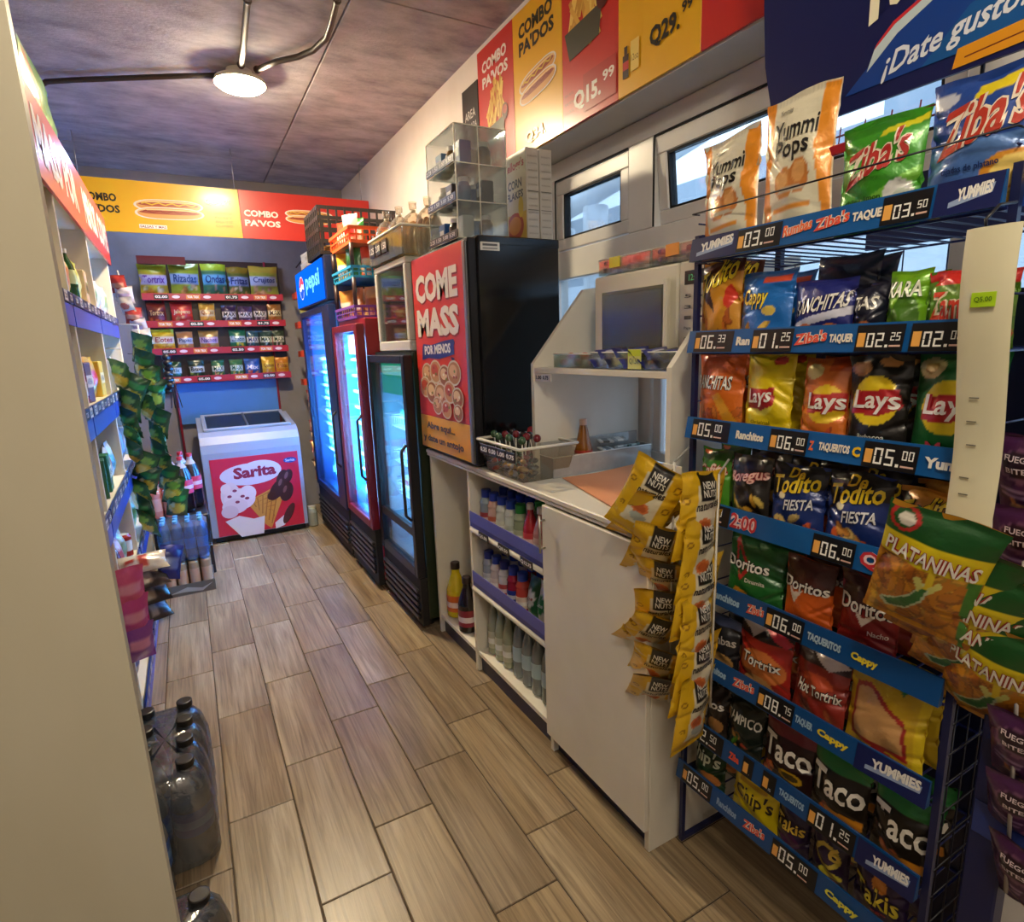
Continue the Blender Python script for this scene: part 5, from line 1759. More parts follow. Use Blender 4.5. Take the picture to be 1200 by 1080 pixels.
kinds = [((0x9aa8b0, 0xb84a50, 0x243c9c), 'clear drink bottle with a blue cap and red label'), ((0xd8b0a0, 0xc86a50, 0x2a44a8), 'pinkish drink bottle with a blue cap'), ((0xd0d4c8, 0xd8d8c8, 0x2440a4), 'pale drink bottle with a blue cap'), ((0xd8dccc, 0xc8ccb8, 0x2848b0), 'cloudy drink bottle with a blue cap'), ((0x9aa888, 0xb8c0a0, 0x1f8a3a), 'greenish drink bottle with a green cap'),
         ((0xb82a34, 0xd84a50, 0xe0d8d0), 'red juice bottle with a white neck'), ((0xc88a88, 0xd8b0a8, 0xe2dcd6), 'pink yogurt bottle with a white neck'), ((0xc8a090, 0xd0b8b0, 0xdcd8d0), 'rosy milk bottle with a white neck')]
for i, (cs_, ph) in enumerate(kinds):
    fat = i < 5
    p0 = small_bottle(*cs_, h=.165 + (.02 if not fat else 0), r=.029, fat=fat)
    y = 2.12 - i * .072
    stand(p0, [(1.04, y, .6735), (1.12, y - .01, .6735)], lambda q, ph=ph: ph + ' on the upper shelf, %s row' % ('front', 'back')[q], None)
kinds = [((0xa0a8b8, 0xd8d8e0, 0x22348c), 'frosted bottle with a navy cap'), ((0xc8b8b8, 0xd8c8c0, 0x2640a0), 'milky bottle with a blue cap'), ((0xd0ccd0, 0xc05050, 0x1c2c84), 'white bottle with a dark blue cap'), ((0x9a1f3a, 0x2a3a9a, 0x2038a0), 'crimson bottle with a blue cap'), ((0xc84a40, 0xe8d0c0, 0x2848b8), 'coral bottle with a bright blue cap')]
for i, (cs_, ph) in enumerate(kinds):
    p0 = small_bottle(*cs_, h=.16, r=.029, fat=True)
    y = 2.12 - i * .072
    stand(p0, [(1.04, y, .4065), (1.12, y - .01, .4065)], lambda q, ph=ph: ph + ' on the middle counter shelf, %s row' % ('front', 'back')[q], None)
for i in range(3):
    D = dict(bg=(0x1f5a34, 0xd8d4c8, 0x2a6a3c)[i], sh=[('e', .5, .5, .35, .2, (0xd8d8d0, 0x2a7a40, 0xe0e0d8)[i])], tx=[('Leche', .25, .45, .75, .55, (0x8a2020, 0xf0f0e8, 0x2a4a30)[i])])
    for j in range(2):
        if j == 0: o = o0 = bag_mesh(.075, .17, .05, D, 400 + i, 12, 16).put('milk_pouch', 'foil')
        else: o = o0.copy(); COL.objects.link(o)
        o.location = (1.035 + j * .09, 1.755 - i * .075, .4065); o.rotation_euler = (-.12, 0, ZR)
        o['label'] = '%s pouch on the middle counter shelf, %s row' % (('dark green', 'white', 'leaf green')[i], ('front', 'back')[j]); o['category'] = 'pouch'
wb = thing('water_bottle', '', 'bottle')
pet_bottle(wb, .25, .031, 0x93a9b0, 0xa8c0c8, 0x3f78a8)
stand(wb, [(1.045 + (i % 2) * .085, 1.88 - (i // 2) * .073, .1015) for i in range(10)], lambda i: '%s clear water bottle from the far end, %s row of the bottom counter shelf' % (ORD[i // 2], ('front', 'back')[i % 2]), 'clear water bottles on the bottom counter shelf')
gb = small_bottle(0x9aa088, 0xb8b8a0, 0xd0d0c8, .26, .028, 'glass_bottle')
stand(gb, [(1.04 + (i % 2) * .08, 2.10 - (i // 2) * .068, .1015) for i in range(6)], lambda i: '%s slender olive glass bottle from the far end, %s row on the bottom counter shelf' % (ORD[i // 2], ('front', 'back')[i % 2]), 'slender glass bottles on the bottom counter shelf')
sy = small_bottle(0xd8c018, 0xd86a20, 0x2a1c18, .28, .050, 'soda_bottle')
stand(sy, [(1.05, 2.525, .1015)], lambda i: 'yellow soda bottle with a dark cap in the open end bay', None)
sk = small_bottle(0x1c1014, 0x8a2030, 0x2a1c1c, .27, .046, 'soda_bottle')
stand(sk, [(1.03, 2.35, .1015), (1.17, 2.42, .1015)], lambda i: ('dark cola bottle at the front of the open end bay', 'dark cola bottle behind the yellow soda bottle')[i], None)

# plastic basket of sweets on the counter
kb = thing('candy_basket', 'clear plastic basket of wrapped sweets on the counter beside the black fridge', 'basket', (.955, 2.003, .9515), ZR)
mb = MB(); q = 0xe4e2d4
X0, X1, Y0_, Y1_ = 0.0, .325, 0.0, .24
vs = [(X0 + .03, Y0_ + .03, 0), (X1 - .03, Y0_ + .03, 0), (X1 - .03, Y1_ - .03, 0), (X0 + .03, Y1_ - .03, 0), (X0, Y0_, .125), (X1, Y0_, .125), (X1, Y1_, .125), (X0, Y1_, .125)]
mb.add(vs, [(0, 3, 2, 1), (0, 1, 5, 4), (1, 2, 6, 5), (2, 3, 7, 6), (3, 0, 4, 7)], q)
mb.put('tub', 'acrylic', kb)
mb = MB(); mb.tube([(X0, Y0_, .125), (X1, Y0_, .125), (X1, Y1_, .125), (X0, Y1_, .125), (X0, Y0_, .125)], .006, 0xe8e6da, 6); mb.put('rim', 'satin', kb)
mb = MB()
for i in range(4):
    mb.box(.035 + i * .068, -.007, .075, .10 + i * .068, -.003, .112, 0x151416, b=.001)
c = front(mb, -.0076)
for i in range(4):
    c.text(('0.25', '0.50', '1.00', '0.75')[i], .04 + i * .068, .085, .095 + i * .068, .102, 0xf0ece0, 1, .04)
mb.put('price_strip', 'print', kb)
ccs = [(0xc83a30, 'red'), (0xd8b040, 'gold'), (0x3f7a50, 'green'), (0xd8d4c8, 'white'), (0x8a2a3a, 'maroon'), (0xb88a50, 'tan'), (0x4a4a5a, 'slate')]
n_ = 0
cpro = []
for cl, nm_ in ccs:
    mb = MB(); mb.ball((0, 0, 0), (.022, .012, .010), cl, 8, 5)
    mb.add([(-.02, 0, 0), (-.036, .01, .006), (-.036, -.01, -.004), (.02, 0, 0), (.036, .01, .004), (.036, -.01, -.006)], [(0, 1, 2), (3, 5, 4), (0, 2, 1), (3, 4, 5)], cl)
    cpro.append([mb.put('candy', 'foil'), nm_, 0])
for i in range(42):
    P = cpro[i % 7]
    if P[2] == 0: o = P[0]
    else: o = P[0].copy(); COL.objects.link(o)
    P[2] += 1
    lv = i // 14
    o.location = (.955 + .05 + ((i * 5) % 14 % 4) * .047 + R.uniform(-.006, .006), 2.003 - .055 - (i % 14 // 4) * .065 - R.uniform(-.01, .01), .966 + lv * .026)
    o.rotation_euler = (R.uniform(-.5, .5), R.uniform(-.4, .4), R.uniform(-3, 3))
    o['label'] = P[1] + ' wrapped sweet in the counter basket'; o['category'] = 'sweet'; o['group'] = P[1] + ' sweets in the counter basket'
for i in range(14):
    mb = MB(); cl = (0x3a5a40, 0x7a2028, 0x2a2428, 0xb03038)[i % 4]
    mb.tube([(0, 0, 0), (0, 0, .10)], .0025, 0xe0dcd0, 5); mb.ball((0, 0, .112), (.015, .015, .015), cl, 8, 6)
    o = mb.put('lollipop', 'gloss', None, (1.01 + (i % 4) * .045, 1.945 - (i // 4) * .065, .985), (R.uniform(-.2, .2), R.uniform(-.2, .2), 0))
    o['label'] = '%s lollipop sticking up from the sweets basket' % ('dark green', 'maroon', 'black', 'red')[i % 4]; o['category'] = 'lollipop'; o['group'] = '%s lollipops in the basket' % ('dark green', 'maroon', 'black', 'red')[i % 4]

# ================================================================ hutch on the counter
hu = thing('counter_hutch', 'white open hutch with sloping sides standing on the counter', 'hutch', (1.09, 1.812, .9515), ZR)
HWd = .70
prof = [(0, 0), (0, .405), (.225, .665), (.49, .70), (.49, 0)]
for x in (0, HWd - .018):
    mb = MB(); mb.prism(prof, 'x', x, x + .018, 0xe3dcc2); mb.put('side_panel', 'paint_white', hu)
mb = MB(); mb.box(.0185, .002, .375, HWd - .0185, .485, .393, 0xe6e0ca, b=.001); mb.put('shelf', 'paint_white', hu)
mb = MB(); mb.box(.0188, .004, .346, .125, .006, .372, 0xd8d2be)
c = front(mb, .0034)
for i in range(2):
    c.text(('1.00', '0.75')[i], .028 + i * .045, .352, .065 + i * .045, .366, 0x222222, 1, .05)
mb.put('price_tag', 'print', hu)
mb = MB(); mb.box(HWd - .016, -.010, .0, HWd + .052, -.006, .155, 0xd9d3bf, b=.001)
c = front(mb, -.0106); c.rect(HWd + .006, .045, HWd + .036, .066, 0xc6d83c); c.text('Q1.00', HWd + .009, .050, HWd + .033, .061, 0x556018, 2)
c.ell(HWd + .02, .135, .003, .012, 0x1c1a18, 2, rot=-.3)
mb.put('paper_notice', 'print', hu)

mw = thing('microwave', 'cream microwave oven with a grey window on the hutch shelf', 'microwave', (1.235, 1.628, 1.348), ZR)
mb = MB(); mb.box(0, .02, .012, .50, .335, .29, 0xded8c4, b=.006)
for x in (.04, .46):
    for y in (.05, .30):
        mb.lathe([(.014, 0), (.014, .012)], (x, y, 0), 8, 0x333333)
mb.put('casing', 'satin', mw)
mb = MB(); mb.box(.002, 0, .014, .385, .02, .288, 0xe2dcc8, b=.006)
dr = mb.put('door', 'satin', mw)
mb = MB(); mb.box(.055, -.0025, .062, .325, -.0005, .226, 0x4c4b43, b=.0005); mb.box(.045, -.0015, .052, .335, -.0002, .236, 0x57544a)
mb.put('window_glass', 'gloss', dr)
mb = MB(); mb.box(.345, -.020, .05, .362, -.001, .25, 0xd6d0bc, b=.004); mb.put('handle', 'satin', dr)
mb = MB(); mb.box(.388, .001, .014, .498, .02, .288, 0xd8d2c0, b=.004)
c = front(mb, .0004); c.rect(.41, .225, .48, .262, 0x15171a); c.text('12:00', .425, .235, .465, .252, 0x58d890, 2)
for i in range(6):
    for j in range(2):
        c.text(('Popcorn', 'Pizza', 'Cafe', 'Sopa', 'Papa', 'Pan', '1', '2', '3', '4', '5', '6')[i * 2 + j], .412 + j * .04, .045 + i * .029, .437 + j * .04, .055 + i * .029, 0x55524a, 1)
mb.put('control_panel', 'print', mw)

# candy trays on the microwave and the hutch shelf
def tray(name, label, loc, w_, d_, h_, col=0xe8ebe4, mat='acrylic'):
    t = thing(name, label, 'tray', loc, ZR)
    mb = MB()
    mb.box(0, 0, 0, w_, d_, .003, col); mb.box(0, 0, .003, w_, .003, h_, col); mb.box(0, d_ - .003, .003, w_, d_, h_, col)
    mb.box(0, .003, .003, .003, d_ - .003, h_, col); mb.box(w_ - .003, .003, .003, w_, d_ - .003, h_, col)
    mb.put('tray_body', mat, t)
    mb = MB(); mb.tube([(0, 0, h_), (w_, 0, h_), (w_, d_, h_), (0, d_, h_), (0, 0, h_)], .0018, 0xf2f0e6, 4); mb.put('rim', 'satin', t)
    return t


for i in range(2):
    t = tray('candy_tray', 'clear tray of %s on top of the microwave' % ('brown wrapped chocolates', 'purple and orange sweets')[i], (1.245, 1.615 - i * .255, 1.6395), .245, .16, .05)
    mb = MB(); mb.box(.06, -.004, .02, .11, -.001, .052, (0xe0d838, 0xe89a38)[i]); mb.put('price_tag', 'print', t)
    for k in range(12):
        cl, ph = (((0x5a4a3c, 'dark brown'), (0xb8a890, 'silver'), (0x8a7a68, 'tan')), ((0x7a5a8a, 'purple'), (0xb08aa0, 'mauve'), (0xd8a050, 'orange')))[i][k % 3]
        mb = MB(); mb.box(-.03, -.011, -.008, .03, .011, .008, cl, b=.004); mb.box(-.012, -.0114, -.0084, .014, .0114, .0084, 0xd8d0c0, b=.004)
        o = mb.put('chocolate_bar', 'foil', None, (1.275 + (k % 3) * .045, 1.58 - i * .255 - (k // 3 % 2) * .11, 1.655 + (k // 6) * .022), (0, R.uniform(-.1, .1), R.uniform(-.3, .3) + ZR * (k % 2)))
        o['label'] = '%s wrapped bar in the %s microwave top tray' % (ph, ('far', 'near')[i]); o['category'] = 'chocolate bar'; o['group'] = '%s bars on the microwave' % ph
tA = tray('candy_tray', 'wire-look clear tray of orange red sweets on the hutch shelf', (1.115, 1.70, 1.3455), .21, .105, .045)
tB = tray('candy_tray', 'clear tray of blue wrapped wafers on the hutch shelf', (1.112, 1.485, 1.3455), .34, .112, .05)
for k in range(14):
    cl, ph = ((0xd8582a, 'orange'), (0xc03028, 'red'), (0xe0a080, 'peach'))[k % 3]
    mb = MB(); mb.ball((0, 0, 0), (.018, .013, .012), cl, 8, 5)
    o = mb.put('candy', 'foil', None, (1.14 + (k % 3) * .03, 1.675 - (k // 3) * .04, 1.362 + (k % 2) * .02), (0, 0, R.uniform(-2, 2)))
    o['label'] = ph + ' sweet in the small tray on the hutch shelf'; o['category'] = 'sweet'; o['group'] = ph + ' sweets on the hutch shelf'
wp = []
for q_, cl in enumerate((0x222a72, 0x3a3f86, 0x14162e)):
    wp.append(bag_mesh(.10, .035, .022, dict(bg=cl, sh=[('r', .25, .3, .75, .7, (0x8a90c0, 0xc8c8d8, 0x4a50a0)[q_])]), 420 + q_, 10, 8).put('wafer_pack', 'foil'))
for k in range(18):
    q_ = k % 3
    o = wp[q_] if k < 3 else wp[q_].copy()
    if k >= 3: COL.objects.link(o)
    o.location = (1.15 + .02 * (k % 2), 1.455 - (k % 9) * .034, 1.354 + (k // 9) * .024); o.rotation_euler = (R.uniform(-.9, -.5), R.uniform(-.1, .1), R.uniform(-.25, .25) + .2)
    o['label'] = ('navy', 'indigo', 'black blue')[q_] + ' wafer pack in the hutch shelf tray'; o['category'] = 'wafer pack'; o['group'] = ('navy', 'indigo', 'black blue')[q_] + ' wafer packs on the hutch shelf'
mb = MB(); mb.box(0, 0, 0, .055, .002, .055, 0xd8d880, b=.0005); c = front(mb, -.0006); c.rect(.002, .036, .053, .053, 0xc8d83a); c.text('Q1.50', .008, .012, .047, .03, 0x55603a, 1)
mb.put('shelf_price_card', 'print', None, (1.104, 1.30, 1.349), (0, 0, ZR), label='yellow price card in front of the blue wafers', category='price card')

# condiment tray with ketchup along the far side panel, orange cloth
t = tray('condiment_tray', 'long white translucent condiment tray along the far hutch side', (1.105, 1.745, .9515), .085, .45, .075, 0xe6e6e2)
t.rotation_euler = (0, 0, 0); t.location = (1.105, 1.700, .9515)
for ch in t.children:
    bpy.data.objects.remove(ch)
mb = MB(); col = 0xe2e2de
mb.box(0, 0, 0, .46, .088, .003, col); mb.box(0, 0, .003, .46, .003, .075, col); mb.box(0, .085, .003, .46, .088, .12, col); mb.box(0, .003, .003, .003, .085, .075, col); mb.box(.457, .003, .003, .46, .085, .075, col)
mb.box(.20, .003, .003, .203, .085, .07, col); mb.box(.33, .003, .003, .333, .085, .07, col)
mb.put('tray_body', 'pet', t)
mb = MB(); mb.tube([(0, 0, .075), (.46, 0, .075), (.46, .088, .075), (0, .088, .075), (0, 0, .075)], .002, 0xf0f0ea, 4); mb.put('rim', 'satin', t)
kt = thing('ketchup_bottle', 'brown glass sauce bottle with a pink cap in the condiment tray', 'bottle', (1.27, 1.744, .956))
mb = MB(); mb.lathe([(.028, 0), (.032, .005), (.034, .05), (.032, .085), (.018, .15), (.013, .17)], n=16, col=0x8a5414); mb.put('body', 'gloss', kt)
mb = MB(); mb.lathe([(.0345, .03), (.0345, .078)], n=16, col=0xb83a2a); mb.lathe([(.035, .042), (.035, .066)], n=16, col=0xe8d8c8); mb.put('label_wrap', 'satin', kt)
mb = MB(); mb.lathe([(.014, .17), (.014, .192), (0, .193)], n=12, col=0xd8b8a8); mb.put('cap', 'satin', kt)
for i in range(8):
    mb = MB(); mb.box(-.03, -.018, 0, .03, .018, .008, (0xd8dcd8, 0xa8b0b0, 0x2f5a50)[i % 3], b=.002); mb.box(-.015, -.0182, .001, .012, .0182, .0084, (0x50585a, 0xe8e8e0, 0xc8d8d0)[i % 3], b=.001)
    o = mb.put('sauce_sachet', 'foil', None, (1.375 + (i % 3) * .065, 1.744 + R.uniform(-.006, .006), .99 + (i // 3) * .03), (R.uniform(-.2, .2), R.uniform(-.15, .15), R.uniform(-.4, .4)))
    o['label'] = ('white', 'grey', 'dark green')[i % 3] + ' sauce sachet at the window end of the condiment tray'; o['category'] = 'sachet'; o['group'] = ('white', 'grey', 'dark green')[i % 3] + ' sauce sachets'
mb = MB()
n = 14
P0 = [(1.135, 1.690), (1.50, 1.66), (1.50, 1.25), (1.00, 1.14)]
vs, fs = [], []
for j in range(n + 1):
    for i in range(n + 1):
        u, v = i / n, j / n
        x = (P0[0][0] * (1 - u) + P0[1][0] * u) * (1 - v) + (P0[3][0] * (1 - u) + P0[2][0] * u) * v
        y = (P0[0][1] * (1 - u) + P0[1][1] * u) * (1 - v) + (P0[3][1] * (1 - u) + P0[2][1] * u) * v
        z = .9535 + .004 * abs(sin(u * 7 + v * 3)) * v + (.03 * max(0, .25 - v) * max(0, u - .4) * 4)
        vs.append((x, y, z))
fs = [(j * (n + 1) + i, (j + 1) * (n + 1) + i, (j + 1) * (n + 1) + i + 1, j * (n + 1) + i + 1) for j in range(n) for i in range(n)]
mb.add(vs, fs, 0xe89c6c, True)
mb.add([(x, y, z - .0015) for x, y, z in vs], [tuple(reversed(f)) for f in fs], 0xe89c6c, True)
mb.put('orange_cloth', 'matte', label='orange peach cloth spread flat on the counter in the hutch', category='cloth')

# ================================================================ the big blue snack rack near the camera
RX, RY, RWD = 1.06, 1.018, .592
rk = thing('snack_rack', 'tall blue wire snack rack with price strips beside the window', 'rack', (RX, RY, 0), ZR)
ZS = [1.600, 1.395, 1.193, .996, .800, .600, .402, .248]
BL, NV = 0x0c5596, 0x121c52
mb = MB()
for x in (-.004, RWD + .004):
    mb.box(x - .008, .30, 0, x + .008, .316, 1.99, 0x151c48)
    mb.box(x - .006, .012, .02, x + .006, .024, 1.66, 0x151c48)
    for z in (.02, .24, 1.65):
        mb.box(x - .006, .024, z, x + .006, .30, z + .012, 0x151c48)
mb.box(.004, .304, 1.97, RWD - .004, .314, 1.985, 0x151c48)
mb.put('frame', 'satin', rk)
mb = MB()
for i in range(7):
    x = .04 + i * .085
    mb.tube([(x, .31, .05), (x, .31, 1.60)], .0016, 0x1a2050, 4)
for i in range(9):
    z = .16 + i * .18
    mb.tube([(0, .307, z), (RWD, .307, z)], .0016, 0x1a2050, 4)
mb.put('back_grid', 'satin', rk)
mb = MB(); mb.box(.004, .300, .06, RWD - .004, .304, 1.50, 0x0e1230); mb.box(.22, .296, 1.606, RWD - .004, .300, 1.745, 0x141a48); mb.put('back_panel', 'satin', rk)
LOGO = 0xe8e4da
STR = [
    [('logo', 0, .13), ('p', .13, .235, '03.00'), ('w', .24, .30, 'Rumbas', 0xe86a3a), ('w', .305, .37, "Ziba's", 0xe05038), ('w', .375, .425, 'TAQUE', 0xe8e0d0), ('p', .43, .54 - .115 + .0, ''), ('p', .425, .50, '03.50'), ('logo', .505, .592)],
    [('p', .02, .13, '06.33'), ('w', .14, .175, 'Ran', 0xe8e0d0), ('p', .18, .275, '01.25'), ('w', .28, .345, "Ziba's", 0xe05038), ('w', .35, .395, 'TAQUER', 0xe8e0d0), ('p', .40, .48, '02.25'), ('p', .49, .57, '02.00')],
    [('p', .02, .13, '05.00'), ('w', .15, .22, 'Ranchitos', 0xe8e0d0), ('p', .235, .32, '06.00'), ('w', .325, .335, 'Z', 0xe86a3a), ('w', .345, .405, 'TAQUERITOS', 0xe8e0d0), ('w', .41, .425, 'C', 0xe8c020), ('p', .43, .52, '05.00'), ('w', .53, .58, 'Yum', 0xe8e4da)],
    [('p', .03, .14, '05.00'), ('r', .145, .215, '2:00'), ('p', .345, .43, '06.00'), ('r', .44, .50, 'Q2'), ('w', .51, .58, 'Ziba', 0xe8e0d0)],
    [('p', .01, .075, '02.25'), ('w', .10, .18, 'Ranchitos', 0x9ab8d0), ('w', .20, .245, "Ziba's", 0xd85038), ('p', .25, .34, '06.00'), ('w', .35, .42, 'TAQUERITOS', 0xa8c0d0), ('w', .44, .49, 'Cappy', 0xe0c830)],
    [('w', .07, .15, 'Ranchitos', 0x9ab8d0), ('w', .17, .23, "Ziba's", 0xd85038), ('p', .24, .33, '08.75'), ('w', .335, .375, 'TAQUER', 0x9ab8d0), ('w', .385, .45, 'Cappy', 0xe0c830), ('logo', .465, .592)],
    [('p', .04, .15, '02.50'), ('w', .17, .20, 'Ziba', 0xd85038), ('p', .21, .24, '1'), ('p', .265, .30, '25'), ('w', .31, .37, 'TAQUERITOS', 0x9ab8d0), ('p', .38, .48, '01.25'), ('logo', .485, .592)],
    [('p', .02, .12, '05.00'), ('w', .14, .20, 'Ranchitos', 0x88a0c0), ('w', .22, .28, "Ziba's", 0xd85038), ('p', .30, .41, '05.00'), ('w', .43, .50, 'Cappy', 0xd8d040)]]
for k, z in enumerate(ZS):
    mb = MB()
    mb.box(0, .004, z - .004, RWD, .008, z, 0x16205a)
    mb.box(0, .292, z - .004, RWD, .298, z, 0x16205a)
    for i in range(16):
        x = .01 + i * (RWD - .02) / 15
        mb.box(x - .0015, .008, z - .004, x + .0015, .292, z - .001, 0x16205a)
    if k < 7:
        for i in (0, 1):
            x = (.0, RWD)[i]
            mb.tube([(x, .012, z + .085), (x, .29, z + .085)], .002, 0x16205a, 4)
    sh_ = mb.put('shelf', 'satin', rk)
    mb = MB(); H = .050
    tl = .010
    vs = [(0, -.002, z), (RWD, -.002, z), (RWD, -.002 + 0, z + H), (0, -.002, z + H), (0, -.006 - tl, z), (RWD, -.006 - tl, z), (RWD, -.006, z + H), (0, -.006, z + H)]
    mb.convex(vs, [(0, 1, 2, 3), (4, 5, 6, 7), (0, 1, 5, 4), (2, 3, 7, 6), (0, 3, 7, 4), (1, 2, 6, 5)], BL if k < 4 else 0x0c4680)  # lower strips darker: shading toward the rack foot put into their colour
    ang_n = Vector((0, -H, -tl)).normalized()
    c = flat(mb, (0, -.006 - tl, z), (1, 0, 0), Vector((0, tl, H)) / H, tuple(ang_n), .0005)
    for e in STR[k]:
        if e[0] == 'logo':
            c.rect(e[1], 0, e[2], H, NV, 1); c.poly([(e[1] + .02, .010), (e[2] - .012, .022), (e[2] - .01, .036), (e[1] + .02, .018)], 0x8fa0c0, 2)
            c.text('YUMMIES', e[1] + .03, .017, e[2] - .012, .036, LOGO, 3, .05, rise=.1)
        elif e[0] == 'p':
            if not e[3]: continue
            c.rect(e[1], .002, e[2], H - .003, 0x0f0e12, 1)
            c.rect(e[1] + .003, .010, e[1] + .016, .034, 0xe8a850, 2)
            a_, b2 = (e[3].split('.') + [''])[:2]
            hh_ = min(.031, (e[2] - e[1] - .022) / 2.35)
            u_ = c.seg(a_ + ('.' if b2 else ''), e[1] + .019, .009, hh_, 0xf0eee6)
            if b2:
                u2 = c.seg(b2, u_, .009 + hh_ * .45, hh_ * .55, 0xf0eee6)
                c.rect(u_, .010, u2, .013, 0xd8b0a0)
        elif e[0] == 'r':
            c.text(e[3], e[1], .008, e[2], .042, 0xc02a34, 2, .02, outline=0xe8c8c8, obold=.09)
        else:
            if e[3] in ("Ziba's", 'Rumbas'): c.text(e[3], e[1], .014, e[2], .036, e[4], 2, .03, rise=.12, outline=0xe8d8c8, obold=.08)
            else: c.text(e[3], e[1], .016, e[2], .034, e[4], 2, .05)
    mb.put('price_strip', 'print', sh_)
    if k < 3:
        mb = MB(); mb.tube([(-.004, -.004, z + (.105 if k == 0 else .075)), (RWD + .004, -.004, z + (.105 if k == 0 else .075))], .0018, 0x0e1020, 5)
        mb.tube([(-.004, -.004, z + (.105 if k == 0 else .075)), (-.004, .018, z + (.105 if k == 0 else .075))], .0018, 0x0e1020, 5)
        mb.tube([(RWD + .004, -.004, z + (.105 if k == 0 else .075)), (RWD + .004, .018, z + (.105 if k == 0 else .075))], .0018, 0x0e1020, 5)
        if k == 0:
            mb.put('guard_wire', 'satin', sh_)
# wire grid at the camera end, side of the rack
mb = MB()
for i in range(12):
    mb.tube([(RWD + .010, .02, .10 + i * .06), (RWD + .010, .29, .10 + i * .06)], .0016, 0x101020, 4)
for i in range(6):
    mb.tube([(RWD + .010, .03 + i * .05, .06), (RWD + .010, .03 + i * .05, .80)], .0016, 0x101020, 4)
mb.put('side_grid', 'satin', rk)

# header sign
hs = thing('header_sign', 'navy rack header sign with curved edge reading Date gusto', 'sign', (RX + .095, .937, 1.833), ZR)
hs.scale = (1.09, 1.09, 1.09)
mb = MB()
ol = [(.0, .50), (.003, .25), (.012, .14), (.035, .04), (.055, .012), (.09, .004), (.46, .004), (.46, .50)]
mb.prism(ol, 'y', 0, .006, 0x10164a)
c = front(mb, -.0006)
c.poly([(.18, .03), (.46, .03), (.46, .50), (.36, .50), (.28, .12)], 0x123a86, 1)
c.poly([(.30, .03), (.46, .03), (.46, .12), (.36, .09)], 0x14508f, 2)
c.poly([(.215, .055), (.26, .095), (.32, .125), (.39, .145), (.39, .155), (.32, .138), (.255, .11), (.225, .085)], 0xb9c8cc, 3)
c.poly([(.225, .085), (.255, .11), (.32, .138), (.39, .155), (.39, .160), (.32, .143), (.252, .115), (.228, .092)], 0xc02a30, 4)
c.text('Yummies', .19, .115, .46, .21, 0xe8dfc0, 5, .06, rise=.35, outline=0x0c1240, obold=.12)
c.text('\u00a1Date gusto!', .238, .026, .425, .072, 0xd4d8e0, 5, .02, shear=.25, rise=.12)
c.poly([(.345, .010), (.46, .014), (.46, .043), (.35, .036)], 0xd8901c, 6)
c.poly([(.36, .020), (.45, .026), (.45, .028), (.36, .022)], 0x6a2a18, 7)
mb.put('sign_board', 'print', hs)
mb = MB()
mb.tube([(.10, .010, -.02), (.10, .010, .30)], .003, 0x20202c, 5)
mb.put('bracket', 'satin', hs)
mb = MB()
mb.tube([(.38, .010, -.02), (.38, .010, .30)], .003, 0x20202c, 5)
mb.put('bracket', 'satin', hs)
mb = MB()
for z in (1.785, 1.77):
    mb.tube([(RX + .05, .80, z + .0), (RX + .05, .30, z + .0)], .0018, 0x6a1428, 5)
for i in range(9):
    y = .72 - i * .045
    mb.tube([(RX + .05, y, 1.755), (RX + .05, y - .004, 1.80)], .0014, 0x6a1428, 4)
mb.put('wire_grid', 'satin', label='thin dark red wire grid below the navy header sign', category='wire grid')
mb = MB(); mb.box(RX + .04, .695, 1.752, RX + .05, .765, 1.770, 0xa01c28, b=.002)
mb.put('wire_clip', 'satin', label='small red clip on the wire grid beside the tall orange bag', category='clip')

# ---------------------------------------------------------------- bags on the rack
ORC = (0xd8762a, 0xe89a3c, 0xb85a20)
YLC = (0xe8c050, 0xf0d880, 0xc89030)
CHT = (0xd8a84a, 0xe8c878, 0xb88030)
bd = []


def B(row, y, w_, h_, D, ph, dx=0.0, tilt=0.0, lift=0.0, dep=.05):
    bd.append((row, y, w_, h_, D, ph, dx, tilt, lift, dep))


YP = dict(bg=0xe0d9c0, sh=[('r', 0, 0, .14, 1, 0xe89028), ('poly', [(.80, 1), (1, 1), (1, 0), (.9, 0), (.86, .35), (.78, .6)], 0xec9426), ('poly', [(0, .0), (.25, .0), (.14, .35), (0, .4)], 0xe08a24), ('r', .0, .0, 1, .02, 0xd8d0b8),
     ('e', .40, .42, .16, .10, 0xd08a48), ('e', .36, .44, .09, .06, 0xe0a868), ('e', .60, .45, .14, .11, 0xc87c3a), ('e', .60, .48, .09, .07, 0xdca060), ('e', .48, .37, .2, .02, 0xb8b0a0), ('r', .2, .24, .75, .27, 0xe89838)],
     tx=[('Yummi', .18, .70, .80, .83, 0x1c1a18), ('Pops', .22, .55, .72, .71, 0x1c1a18), ('Yummies', .24, .88, .42, .92, 0x8a8474), ('35% CHEDDAR QUESO', .24, .12, .72, .16, 0xb0a890), ('150 g', .40, .05, .6, .085, 0x6a6458)])
B(0, .945, .160, .255, YP, 'cream and orange bag with puffed snacks nearest the window frames', -.006, -.05)
YP2 = dict(YP); YP2['bg'] = 0xe4dcc0
B(0, .785, .150, .285, YP2, 'taller cream and orange bag beside the shorter one', -.002, -.02)
ZG = dict(bg=0x3f9a22, sh=[('r', 0, .86, 1, 1, 0x2f8018), ('poly', [(.5, .8), (1, .88), (1, .95), (.55, .86)], 0xd8d020), ('poly', [(0, .12), (1, .52), (1, .42), (0, 0)], 0x7ac040), ('chips', .1, .05, .7, .2, 6, YLC), ('e', .78, .30, .16, .12, 0xe8e8e0), ('e', .82, .28, .1, .06, 0xc8d0c0), ('e', .5, .22, .14, .06, 0xd86a20)],
     tx=[("Ziba's", .08, .40, .86, .72, 0xb8302a, 0xf0e0c8, .12, .22), ('chile y limon', .12, .26, .6, .32, 0x1f5014)])
